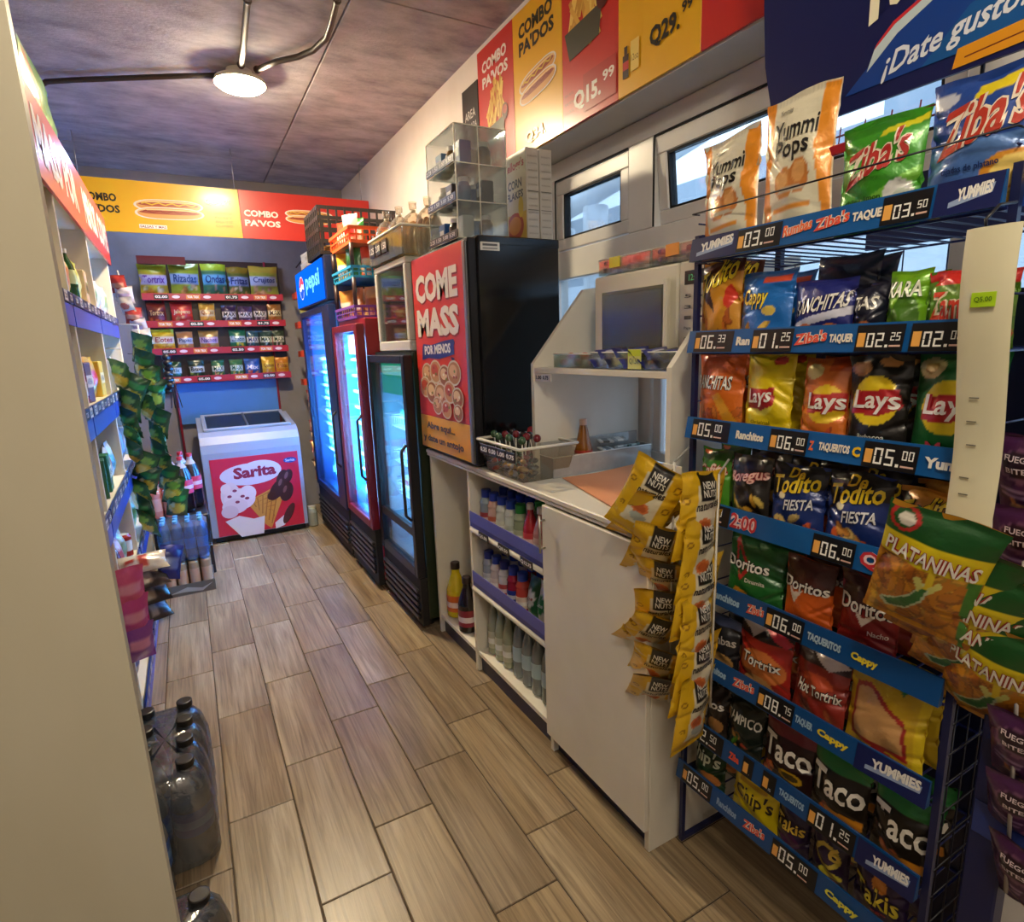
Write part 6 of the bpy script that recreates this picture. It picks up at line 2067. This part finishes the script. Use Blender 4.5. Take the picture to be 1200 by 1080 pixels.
B(0, .632, .145, .190, ZG, 'green bag with red lettering')
ZB = dict(bg=0x23489a, sh=[('g', 0, .5, 0x5a86c8), ('poly', [(.4, .80), (1, .86), (1, .95), (.42, .90)], 0xe8d020), ('e', .12, .86, .14, .05, 0xc8ccd8), ('chips', .05, .04, .95, .16, 9, YLC), ('e', .80, .27, .25, .13, 0xd89028), ('e', .84, .26, .2, .10, 0xf0d070)],
     tx=[("Ziba's", .12, .42, .90, .78, 0xc03a28, 0xf4e6d0, .12, .18), ('tajadas de platano', .2, .30, .72, .36, 0x14306a)])
B(0, .478, .160, .205, ZB, 'large blue bag with red lettering')
TD = dict(bg=0xd8942a, sh=[('r', 0, .86, 1, 1, 0x6a2c18), ('poly', [(0, .70), (.5, .42), (.3, .78), (0, 1)], 0x3a2414), ('chips', .05, .05, .95, .42, 12, ORC), ('e', .8, .6, .12, .12, 0xd83a28)], tx=[('Todito', .04, .58, .9, .86, 0xf0d020, 0x1c1410, .1, .25)])
B(1, .965, .118, .205, TD, 'orange and brown bag with slanting yellow lettering')
CP = dict(bg=0x1f70c4, sh=[('r', .5, .84, .95, .92, 0xe85a38), ('chips', .2, .1, .8, .36, 7, YLC), ('e', .68, .50, .12, .06, 0xf0d060)], tx=[('Cappy', .12, .52, .62, .78, 0xf4d428, 0x141a40, .1)])
B(1, .848, .14, .168, CP, 'bright blue bag with yellow lettering', -.004)
DC = dict(bg=0x141a3a, sh=[('r', 0, .82, 1, 1, 0x20254a), ('chips', .2, .1, .8, .35, 5, ORC)], tx=[('Cappy', .2, .45, .8, .7, 0x9a8a2a, 0x0a0c20)])
B(1, .715, .13, .185, DC, 'dark navy bag standing behind the bright blue one', .06)
RN = dict(bg=0x20287a, sh=[('poly', [(0, .3), (1, .5), (1, .62), (0, .4)], 0xd8d8e8), ('e', .3, .25, .2, .14, 0xe07a30), ('e', .72, .27, .16, .12, 0xe08a40), ('e', .5, .05, .5, .05, 0x3a48b0)], tx=[('RANCHITAS', .08, .50, .95, .72, 0xf0ece4, 0x14143a, .1, .12)])
B(1, .712, .130, .135, RN, 'low violet blue bag with white lettering', -.004)
TS = dict(bg=0x1a1c30, sh=[('e', .5, .3, .3, .15, 0xb86a38)], tx=[('TAS', .15, .6, .85, .8, 0xd8d4c8)])
B(1, .625, .06, .12, TS, 'small black bag wedged beside the lime one')
KR = dict(bg=0x7ab822, sh=[('e', .6, .4, .3, .3, 0x4a7a1c)], tx=[('KARA', .1, .66, .92, .86, 0xf0f4e0, 0x2a5a14)])
B(1, .565, .07, .135, KR, 'lime green bag')
ZM = dict(bg=0x5f8a26, sh=[('r', 0, .82, 1, 1, 0xd8302a), ('g', 0, .4, 0x3f6a1c), ('e', .8, .2, .2, .1, 0xb8502a)], tx=[('Zambos', .08, .38, .95, .74, 0xd8402a, 0xf0e0c0, .1)])
B(1, .478, .11, .125, ZM, 'olive green bag with a red top', -.006)
RO = dict(bg=0xe0701c, sh=[('g', .5, 1, 0xd85a18), ('chips', .05, .03, .95, .34, 12, (0xc8641c, 0xb8521a, 0xd87a2a)), ('poly', [(.45, .5), (.6, .55), (1, .15), (.8, .1)], 0xe8a028)], tx=[('RANCHITAS', .02, .58, .82, .74, 0xf2ece0, 0x2a1a14, .1)])
B(2, .957, .135, .200, RO, 'orange bag with white lettering')
LY = dict(bg=0xe8cc14, sh=[('e', .72, .9, .14, .045, 0xc8382a), ('e', .43, .47, .33, .15, 0xf2e050), ('poly', [(.10, .40), (.14, .60), (.72, .62), (.76, .44), (.5, .38)], 0xb8242a), ('r', .1, .05, .9, .08, 0xd8b810)], tx=[('Lays', .16, .40, .70, .60, 0xf4efe6, 0xb8242a, .08, .05), ('Original', .25, .22, .65, .27, 0x9a8a10)])
B(2, .828, .120, .203, LY, 'bright yellow potato chip bag with a small red oval')
LO = dict(bg=0xe0762a, sh=[('r', .55, .86, 1, 1, 0xc8501c), ('e', .25, .86, .2, .08, 0xe8d890), ('e', .6, .52, .38, .2, 0xf0c828), ('poly', [(.18, .42), (.24, .62), (.98, .64), (.98, .46)], 0xc02828), ('chips', .1, .03, .9, .22, 6, (0xc83a28, 0xd85a38, 0xe8a060))], tx=[('Lays', .22, .42, .98, .64, 0xf6f0e8, 0xc02828, .08)])
B(2, .700, .098, .190, LO, 'orange potato chip bag with a yellow oval')
LB = dict(bg=0x1c1814, sh=[('e', .22, .88, .2, .07, 0xc88a4a), ('e', .22, .88, .14, .045, 0xe0a868), ('e', .68, .93, .16, .04, 0xc88a4a), ('e', .5, .58, .38, .23, 0xf0d020), ('poly', [(.12, .46), (.16, .66), (.88, .70), (.92, .52), (.6, .44)], 0xb82028)], tx=[('Lays', .16, .46, .90, .68, 0xf6f0e8, 0xc02428, .08), ('Barbacoa', .28, .22, .72, .27, 0xe8e4da), ('Artesanal', .28, .15, .74, .2, 0xe8e4da)])
B(2, .598, .110, .195, LB, 'black potato chip bag with a yellow oval')
LG_ = dict(bg=0x1f6a34, sh=[('e', .22, .88, .2, .09, 0xd8c890), ('e', .22, .88, .1, .05, 0xb89a58), ('e', .55, .55, .38, .23, 0xf0d020), ('poly', [(.18, .44), (.22, .64), (.92, .68), (.94, .50), (.6, .42)], 0xb82028), ('e', .05, .06, .14, .06, 0xe0e0c8)], tx=[('Lays', .22, .44, .92, .66, 0xf6f0e8, 0xc02428, .08), ('Max', .3, .14, .9, .26, 0xd84a5a, 0x143a1c)])
B(2, .484, .115, .198, LG_, 'dark green potato chip bag with a yellow oval')
CF = dict(bg=0x4f9a2a, sh=[('r', 0, .85, 1, 1, 0x2a5a1c), ('e', .5, .35, .35, .2, 0xa8e040), ('e', .2, .95, .12, .05, 0xe8702a)], tx=[('Cafita', .05, .58, .95, .76, 0xf0d8c8, 0xb83a38, .1, .08)])
B(3, .962, .095, .170, CF, 'bright green bag at the counter end')
OR_ = dict(bg=0x221c18, sh=[('r', 0, .82, 1, 1, 0x34302c), ('chips', .1, .05, .9, .42, 8, (0xe0a838, 0xd87a2a, 0xe8c860)), ('poly', [(.2, 0), (1, .15), (1, 0)], 0x9a2a28)], tx=[('Boregus', .04, .56, .98, .76, 0xf0c0b0, 0xa03038, .1, .12)])
B(3, .862, .112, .168, OR_, 'black bag with reddish lettering and yellow balls')
for i, (y, dx) in enumerate(((.742, -.002), (.618, -.004))):
    DT = dict(bg=0x1a3276, sh=[('r', 0, .72, 1, 1, 0x1c1a1c), ('poly', [(0, .5), (.3, .7), (0, .8)], 0x241c18), ('chips', .04, .04, .96, .36, 14, (0xe8a04a, 0xe86a38, 0xf0d080)), ('e', .28, .60, .08, .05, 0xf0e8c0), ('poly', [(.5, .1), (.9, .0), (1, .2)], 0xc83a2a)],
              tx=[('De', .35, .84, .66, .97, 0xe8c020, 0x1a1810), ('Todito', .06, .60, .92, .84, 0xf0cc1c, 0x1a1810, .08, .12), ('FIESTA', .36, .42, .86, .56, 0xf0f0f0, 0x122050, .15, .1)])
    B(3, y, .125, .165 + .005 * i, DT, 'party mix bag in black and blue, %s' % ('counter side one', 'window side one')[i], dx)
DT3 = dict(bg=0xc8862a, sh=[('poly', [(0, .5), (.5, .5), (.2, .9), (0, 1)], 0x201814), ('chips', .05, .05, .95, .45, 10, ORC)], tx=[('Todito', .1, .6, .95, .84, 0xf0d020, 0x1c1410, .1, .2)])
B(3, .500, .110, .160, DT3, 'orange brown bag behind the hanging cardboard')
DG = dict(bg=0x1f5a28, sh=[('g', .0, .4, 0x2a7430), ('poly', [(.14, .98), (.5, .60), (.30, .38), (.12, .9)], 0xb02a28), ('poly', [(.18, .88), (.42, .60), (.29, .46)], 0x1f5a28), ('poly', [(.08, .08), (.2, .28), (.46, .24), (.36, .06)], 0xe0962a), ('poly', [(.42, .04), (.52, .2), (.76, .16), (.66, .02)], 0xd8882a)], tx=[('Doritos', .02, .56, .80, .72, 0xf2ece2, 0x14100e, .0), ('Dinamita', .42, .40, .76, .46, 0xe0d8c8)])
B(4, .838, .150, .170, DG, 'green corn chip bag with a red triangle')
DO = dict(bg=0xd8601c, sh=[('r', 0, .62, 1, 1, 0x4a1c14), ('poly', [(.1, .7), (.3, .40), (.5, .62), (.3, .55)], 0xe8d8c8), ('r', .1, .08, .9, .2, 0xc0501a)], tx=[('Doritos', .03, .60, .97, .74, 0xe0d8cc, 0x2a1410)])
B(4, .702, .112, .165, DO, 'orange and brown corn chip bag')
DRR = dict(bg=0x8a1c1a, sh=[('r', 0, .66, 1, 1, 0x3a1014), ('poly', [(.3, .62), (.5, .42), (.75, .62), (.5, .52)], 0xe8d8c8), ('poly', [(.0, .1), (.6, .25), (.6, .1)], 0xc8401c)], tx=[('Doritos', .05, .56, .97, .74, 0xf0e8dc, 0x2a0c0c), ('Nacho', .6, .34, .9, .4, 0xe0c8b8)])
B(4, .582, .118, .170, DRR, 'dark red corn chip bag')
DKM = dict(bg=0x1a1a20, sh=[('e', .6, .25, .3, .15, 0xc89a58), ('r', 0, .85, 1, 1, 0x5a6a90)], tx=[('Rumbas', .05, .55, .95, .7, 0xc8c0b8)])
B(5, .915, .095, .150, DKM, 'black bag half hidden behind the yellow hanging strip')
HH = dict(bg=0xb02a20, sh=[('r', 0, .78, 1, 1, 0x2a2024), ('poly', [(0, .95), (.3, .78), (.6, .98), (.4, 1)], 0xd8d0d0), ('poly', [(.3, 1), (.9, .76), (1, .85), (.7, 1)], 0xc83048), ('e', .5, .42, .45, .22, 0xd87a3a), ('e', .45, .14, .3, .14, 0xd8a060)], tx=[('Tortrix', .12, .42, .88, .56, 0xf0ece4, 0x1c1414, .1)])
B(5, .800, .140, .178, HH, 'red striped bag showing a hot dog')
HH2 = dict(bg=0x9a3024, sh=[('r', 0, .80, 1, 1, 0x3a2428), ('poly', [(.1, 1), (.7, .78), (1, .9), (.7, 1)], 0xd8c8c8), ('chips', .05, .1, .95, .6, 9, (0xa8442c, 0xb86038, 0x8a3420)), ('e', .5, .6, .3, .1, 0xc8502c)], tx=[('Hot Tortrix', .15, .42, .95, .56, 0xe8e0d4, 0x1c1010, .1)])
B(5, .668, .125, .175, HH2, 'brown red bag with rippled strips')
YW = dict(bg=0xd8b020, sh=[('poly', [(.1, .2), (.1, .8), (.3, .86), (.8, .6), (.85, .2)], 0xa82a28), ('poly', [(.14, .24), (.14, .76), (.3, .8), (.76, .56), (.8, .24)], 0xd8a468), ('e', .5, .12, .2, .07, 0xb02a2c), ('r', .9, 0, 1, 1, 0xe8c820), ('poly', [(.5, 1), (.7, .86), (.8, 1)], 0x1f7a3a)])
B(5, .530, .155, .185, YW, 'yellow bag with a clear window of chips')
TM = dict(bg=0x16201a, sh=[('chips', .2, .05, .8, .5, 7, (0xc8442a, 0x4a8a2a, 0xe0a040))], tx=[('TAMPICO', .02, .60, .98, .76, 0xe0dcd0)])
B(6, .930, .07, .150, dict(bg=0x241a16, sh=[('e', .6, .3, .3, .15, 0xb88048)], tx=[('Tos', .1, .6, .9, .75, 0xd8d0c4)]), 'small black and tan bag on the low shelf', 0)
B(6, .845, .105, .155, TM, 'black bag with green and red peppers')
TC1 = dict(bg=0x2a1014, sh=[('r', 0, .78, 1, 1, 0x7a2a30), ('chips', .0, .05, .5, .42, 6, (0xd84a2c, 0xe87a3c)), ('e', .62, .25, .22, .10, 0xe0b020), ('e', .62, .25, .16, .06, 0x4a3a10)], tx=[('Taco', .04, .42, .98, .76, 0xeee8dc, 0x1a0c0c, .0)])
B(6, .725, .130, .165, TC1, 'maroon bag with big white lettering')
TC2 = dict(bg=0x201810, sh=[('r', 0, .76, 1, 1, 0x2a7a3a), ('chips', .05, .05, .5, .3, 4, (0x9a3a20, 0xc8642c)), ('poly', [(.3, .2), (.95, .24), (.95, .12), (.3, .06)], 0xd88a20)], tx=[('Taco', .04, .40, .98, .74, 0xeee8dc, 0x100c08)])
B(6, .603, .125, .165, TC2, 'green topped bag with big white lettering, middle of the shelf')
B(6, .478, .120, .165, dict(TC2), 'green topped bag with big white lettering, end of the shelf')
HP = dict(bg=0x1a3a20, sh=[('e', .6, .22, .3, .13, 0xc87a38)], tx=[("hip's", .1, .45, .9, .8, 0xc8d0b8, 0x102010, .1)])
B(7, .945, .100, .135, HP, 'dark green bag on the bottom shelf')
CH_ = dict(bg=0xe8cc18, sh=[('r', .2, .7, .8, .76, 0xc89810), ('r', .1, .05, .9, .12, 0xc8a020)], tx=[("Chip's", .12, .34, .92, .66, 0x2c1a14, None, .1)])
B(7, .800, .135, .150, CH_, 'bright yellow bag on the bottom shelf', -.004)
PU = dict(bg=0x2c1a3c, sh=[('r', 0, .8, 1, 1, 0x3a2450), ('e', .5, .3, .3, .15, 0x5a2a50)], tx=[('Takis', .08, .48, .92, .68, 0xe0b83a, 0x1a0c20)])
B(7, .700, .085, .135, PU, 'deep purple bag beside the yellow one')
PU2 = dict(bg=0x2a1836, sh=[('e', .5, .55, .35, .2, 0xc8b040), ('e', .5, .55, .25, .13, 0x2a1836), ('e', .6, .25, .3, .08, 0xd8c83a), ('chips', .2, .02, .8, .2, 4, (0x8a2a30, 0xa83a3a))], tx=[('6', .55, .5, .85, .75, 0xe0c050)])
B(7, .610, .085, .140, PU2, 'purple bag with a yellow burst')
PU3 = dict(bg=0x2e1a44, sh=[('e', .55, .62, .14, .12, 0xd88a30), ('r', 0, .85, 1, 1, 0x3c2856)], tx=[('Takis', .06, .30, .9, .56, 0xe0c83a, 0x180c24), ('fuego', .3, .2, .7, .26, 0xb83a3a)])
B(7, .505, .110, .165, PU3, 'large purple bag with yellow lettering')
RWN = ('top', 'second', 'third', 'fourth', 'fifth', 'sixth', 'seventh', 'bottom')
for i, (row, y, w_, h_, D, ph, dx, tilt, lift, dep) in enumerate(bd):
    base = dep / 2 * .9 + .012
    o = bag_mesh(w_, h_, dep, D, 500 + i, 46, 60).put('snack_bag', 'foil', None, (RX + base + dx, y, ZS[row] + .0005 + lift), (R.uniform(-.10, -.02), tilt, ZR + R.uniform(-.08, .08)))
    o['label'] = '%s, blue rack %s shelf' % (ph, RWN[row]); o['category'] = 'snack bag'; o['group'] = 'snack bags on the blue rack'
    if row >= 1:   # a second bag of the same kind fills the shelf behind
        o2 = o.copy(); COL.objects.link(o2)
        o2.location = (RX + base + dx + .075, y + .01, ZS[row] + .0005)
        o2['label'] = 'spare bag behind the ' + (ph.split(' with')[0] if ',' not in ph else ph.split(' with')[0].split(' in ')[0] + ' ' + ph.split(', ')[-1]) + ', %s shelf' % RWN[row]

# ---------------------------------------------------------------- yellow nut bags hanging at the counter end
NT = dict(bg=0xe2b41c, sh=[('poly', [(.22, .18), (.30, .86), (.74, .90), (.78, .20)], 0xe0d8bc), ('r', .34, .70, .72, .99, 0x1c1814), ('e', .46, .42, .17, .085, 0xd8783a), ('e', .46, .42, .12, .05, 0xb85a2a), ('e', .5, .30, .16, .06, 0xa8b0a8), ('r', .55, .14, .76, .24, 0xe8e6dc),
                           ('e', .1, .7, .06, .04, 0x8a5a10), ('e', .1, .7, .035, .022, 0xe2b41c), ('e', .9, .8, .07, .045, 0x8a5a10), ('e', .9, .8, .045, .028, 0xe2b41c), ('e', .9, .5, .06, .05, 0x8a5a10), ('e', .9, .5, .035, .03, 0xe2b41c), ('e', .88, .2, .06, .04, 0x8a5a10), ('e', .88, .2, .035, .022, 0xe2b41c), ('e', .12, .35, .05, .03, 0x8a5a10), ('e', .12, .35, .03, .018, 0xe2b41c)],
          tx=[('NEW\nNUTS', .38, .74, .68, .90, 0xeae6da), ('naturales', .26, .58, .76, .68, 0x2a2018, None, .1, .1)])
npro = [bag_mesh(.140, .205, .045, NT, 700 + k, 40, 54).put('nut_bag', 'foil') for k in range(3)]
strip = []
for k in range(8):   # front column, fanned like shingles
    strip.append((.952, .985, 1.140 - k * .078, .12 if k == 0 else .62 + .12 * (k % 2), .70 + .12 * ((k * 5) % 3 - 1), .48 if k == 0 else .22 + .14 * ((k * 3) % 4 - 1.5), k))
for k in range(6):   # rear column, nearly edge-on
    strip.append((.975, .885, 1.140 - k * .098, .10, 1.60 + .15 * (k % 2), .05, k))
for k, (x, y, z, lean, yaw, roll, q) in enumerate(strip):
    first_ = k < 3
    o = npro[k] if first_ else npro[k % 3].copy()
    if not first_: COL.objects.link(o)
    # bag hangs from its top seal: rotate about it
    rot = Matrix.Rotation(ZR + yaw, 4, 'Z') @ Matrix.Rotation(lean, 4, 'X') @ Matrix.Rotation(roll, 4, 'Y')
    off = rot @ Vector((0, 0, -.205))
    o.matrix_world = Matrix.Translation(Vector((x, y, z)) + off) @ rot
    o['label'] = 'yellow nut bag, %s from the top of the %s hanging column' % (ORD[q], ('front' if k < 8 else 'rear'))
    o['category'] = 'nut bag'; o['group'] = 'yellow nut bags on the hanging strips'
for i, (x, y, z0, z1) in enumerate(((.995, 1.000, 1.14, .50), (1.012, .880, 1.13, .55))):
    mb = MB(); mb.tube([(x, y, z0), (x, y, z1)], .003, 0xd8d4c8, 5); mb.tube([(x, y, z0), (RX - .018, y, z0 + .03)], .0025, 0x9a9a98, 5)
    mb.put('hanging_strip', 'satin', label='thin strip that the %s column of yellow nut bags hangs on' % ('front', 'rear')[i], category='strip')

# ---------------------------------------------------------------- blank cardboard strip with lime sticker
cbd = thing('cardboard_strip', 'long blank cream cardboard hanging strip with a lime price sticker', 'cardboard strip', (.985, .405, 1.14), ZR)
mb = MB()
n = 16
vs = []
for j in range(n + 1):
    v = j / n
    y = .012 * sin(v * 5.5) + .02 * max(0, .45 - v) * 1.2
    half = .030 + .002 * v
    for i, u in enumerate((-1, -.62, .62, 1)):
        vs.append((half * u + .004 * (1 - v), y + (0 if abs(u) < .9 else .006), v * .425))
fs = [(j * 4 + i, j * 4 + i + 1, (j + 1) * 4 + i + 1, (j + 1) * 4 + i) for j in range(n) for i in range(3)]
mb.add(vs, fs, 0xd9d2b0, True)
m = len(vs)
mb.add([(x, y + .0015, z) for x, y, z in vs], [tuple(reversed(f)) for f in fs], 0xcfc8a8, True)
mb.put('board', 'satin', cbd)
mb = MB()
for (x, z) in ((-.002, .19), (-.004, .155), (-.002, .12), (-.006, .07), (-.004, .045)):
    v = z / .425; y = .012 * sin(v * 5.5) + .02 * max(0, .45 - v) * 1.2
    mb.box(x - .006, y - .003, z, x + .006, y - .002, z + .0018, 0x6a6454)
mb.put('slit', 'matte', cbd)
mb = MB(); mb.box(-.010, .0105 - .004 + .0, .318, .016, .0105 - .0035, .338, 0xa8c820)
vs_ = None
mb2 = MB(); v = .77; y = .012 * sin(v * 5.5)
mb2.box(-.012, y - .004, .318, .017, y - .0025, .338, 0xa6cc1e, b=.0003)
c = front(mb2, y - .0046); c.text('Q5.00', -.008, .324, .013, .332, 0x4a6a14)
mb2.put('price_sticker', 'print', cbd)
mb = MB(); mb.tube([(-.012, .004, .42), (-.010, -.004, .435), (-.006, .02, .455), (-.006, .068, .462)], .0022, 0x14141c, 6); mb.put('hook', 'satin', cbd)

# ---------------------------------------------------------------- plantain chip bags
PL = dict(bg=0xc07a1c, sh=[('chips', .02, .02, .98, .62, 46, (0xd8901c, 0xe0a838, 0xb8701c, 0xa85c14)), ('r', 0, .78, 1, 1, 0x17501f), ('r', 0, .60, 1, .78, 0xe4cc18), ('e', .17, .90, .15, .09, 0xb82828), ('e', .17, .90, .11, .065, 0x17501f), ('e', .19, .90, .08, .045, 0xd8d0c0), ('poly', [(.92, 0), (1, 0), (1, .6), (.88, .6)], 0x3f7a2a),
          ('poly', [(.16, .20), (.14, .16), (.22, .12), (.42, .18), (.56, .32), (.62, .50), (.52, .50), (.44, .36), (.3, .26)], 0xc8d8b0), ('poly', [(.18, .19), (.24, .14), (.42, .20), (.54, .33), (.58, .46), (.52, .46), (.44, .34), (.3, .24)], 0x2f7a3c), ('poly', [(.53, .44), (.62, .44), (.60, .60), (.55, .60)], 0xe8cc2a), ('poly', [(.50, .40), (.42, .52), (.48, .54), (.54, .46)], 0xd8d87a), ('poly', [(.60, .40), (.70, .50), (.66, .54), (.58, .46)], 0xd8d87a)],
          tx=[('PLATANINAS', .06, .63, .94, .75, 0xf4efe2, 0xb02a28, .08, -.03)], back=0xc88a20)
ppro = [bag_mesh(.150, .225, .05, PL, 800 + k, 60, 80).put('plantain_bag', 'foil') for k in range(2)]
for k, (x, y, z, lean, yaw, roll) in enumerate(((.935, .398, 1.165, .30, .15, .22), (.965, .378, 1.120, .36, .10, .26), (.978, .362, 1.080, .42, .05, .20), (.990, .352, 1.040, .46, .10, .26), (.998, .335, .990, .44, .0, .16))):
    o = ppro[k] if k < 2 else ppro[k % 2].copy()
    if k >= 2: COL.objects.link(o)
    rot = Matrix.Rotation(ZR + yaw, 4, 'Z') @ Matrix.Rotation(lean, 4, 'X') @ Matrix.Rotation(roll, 4, 'Y')
    off = rot @ Vector((0, 0, -.225))
    o.matrix_world = Matrix.Translation(Vector((x, y, z)) + off) @ rot
    o['label'] = 'green and yellow plantain chip bag, %s from the front of the hanging bunch' % ORD[k]; o['category'] = 'plantain chip bag'; o['group'] = 'plantain chip bags hanging in a bunch'
mb = MB(); mb.tube([(1.015, .38, 1.18), (1.02, .36, .90)], .003, 0xd0ccc0, 5); mb.tube([(1.015, .38, 1.18), (RX - .02, .44, 1.22)], .0025, 0x9a9a98, 5)
mb.put('hanging_strip', 'satin', label='strip inside the bunch of plantain chip bags', category='strip')

# ---------------------------------------------------------------- purple bags, navy post and blue tray at the picture's edge
post = thing('display_post', 'navy square post of the next display stand', 'post', (1.085, .345, 0))
mb = MB(); mb.box(-.02, -.025, 0, .02, .025, 1.62, 0x141c4c, b=.003); mb.put('post_tube', 'satin', post)
mb = MB(); mb.box(-.035, -.09, 0, .035, .06, .02, 0x101428, b=.004); mb.put('base_plate', 'satin', post)
mb = MB(); mb.box(-.022, -.10, .60, -.02 + .0, .02, .66, 0x2a3a7a, b=.0005); mb.put('tray_edge', 'satin', post)
PP = dict(bg=0x4a1f4c, sh=[('e', .5, .72, .30, .14, 0x2a1224), ('e', .5, .70, .36, .17, 0x7a5070), ('e', .5, .72, .31, .135, 0x2c1426), ('chips', .3, .1, .95, .35, 5, (0xd88a48, 0xe8b080, 0xc86a90)), ('r', .1, .42, .6, .44, 0x9a7a9c), ('r', .1, .36, .55, .38, 0x9a7a9c)], tx=[('FUEGO', .26, .76, .74, .82, 0xe8d8dc), ('BITES', .3, .64, .7, .70, 0xe8d8dc)])
qpro = [bag_mesh(.085, .145, .04, PP, 850 + k, 22, 30).put('snack_bag', 'foil') for k in range(2)]
for k in range(7):
    o = qpro[k] if k < 2 else qpro[k % 2].copy()
    if k >= 2: COL.objects.link(o)
    rot = Matrix.Rotation(ZR + .15 * (k % 3 - 1), 4, 'Z') @ Matrix.Rotation(.35 + .1 * (k % 2), 4, 'X')
    off = rot @ Vector((0, 0, -.145))
    o.matrix_world = Matrix.Translation(Vector((1.012 + .002 * k, .350 - .010 * k, 1.28 - k * .105)) + off) @ rot
    o['label'] = 'purple snack bag, %s from the top of the column beside the plantain bags' % ORD[k]; o['category'] = 'snack bag'; o['group'] = 'purple bags hanging at the display post'
mb = MB(); mb.tube([(1.035, .352, 1.30), (1.035, .30, .55)], .003, 0xb8b0a8, 5); mb.tube([(1.035, .352, 1.30), (1.064, .352, 1.30)], .0025, 0x9a9a98, 5)
mb.put('hanging_strip', 'satin', label='strip that the purple snack bags hang on', category='strip')
o = bag_mesh(.12, .17, .05, dict(bg=0xc89a28, sh=[('r', .1, .3, .9, .7, 0xe8d070), ('chips', .1, .05, .9, .3, 5, ORC)]), 880, 18, 24).put('snack_bag', 'foil', None, (1.10, .335, 1.625), (0, 0, ZR))
o['label'] = 'golden bag at the far end of the top row beyond the blue one'; o['category'] = 'snack bag'
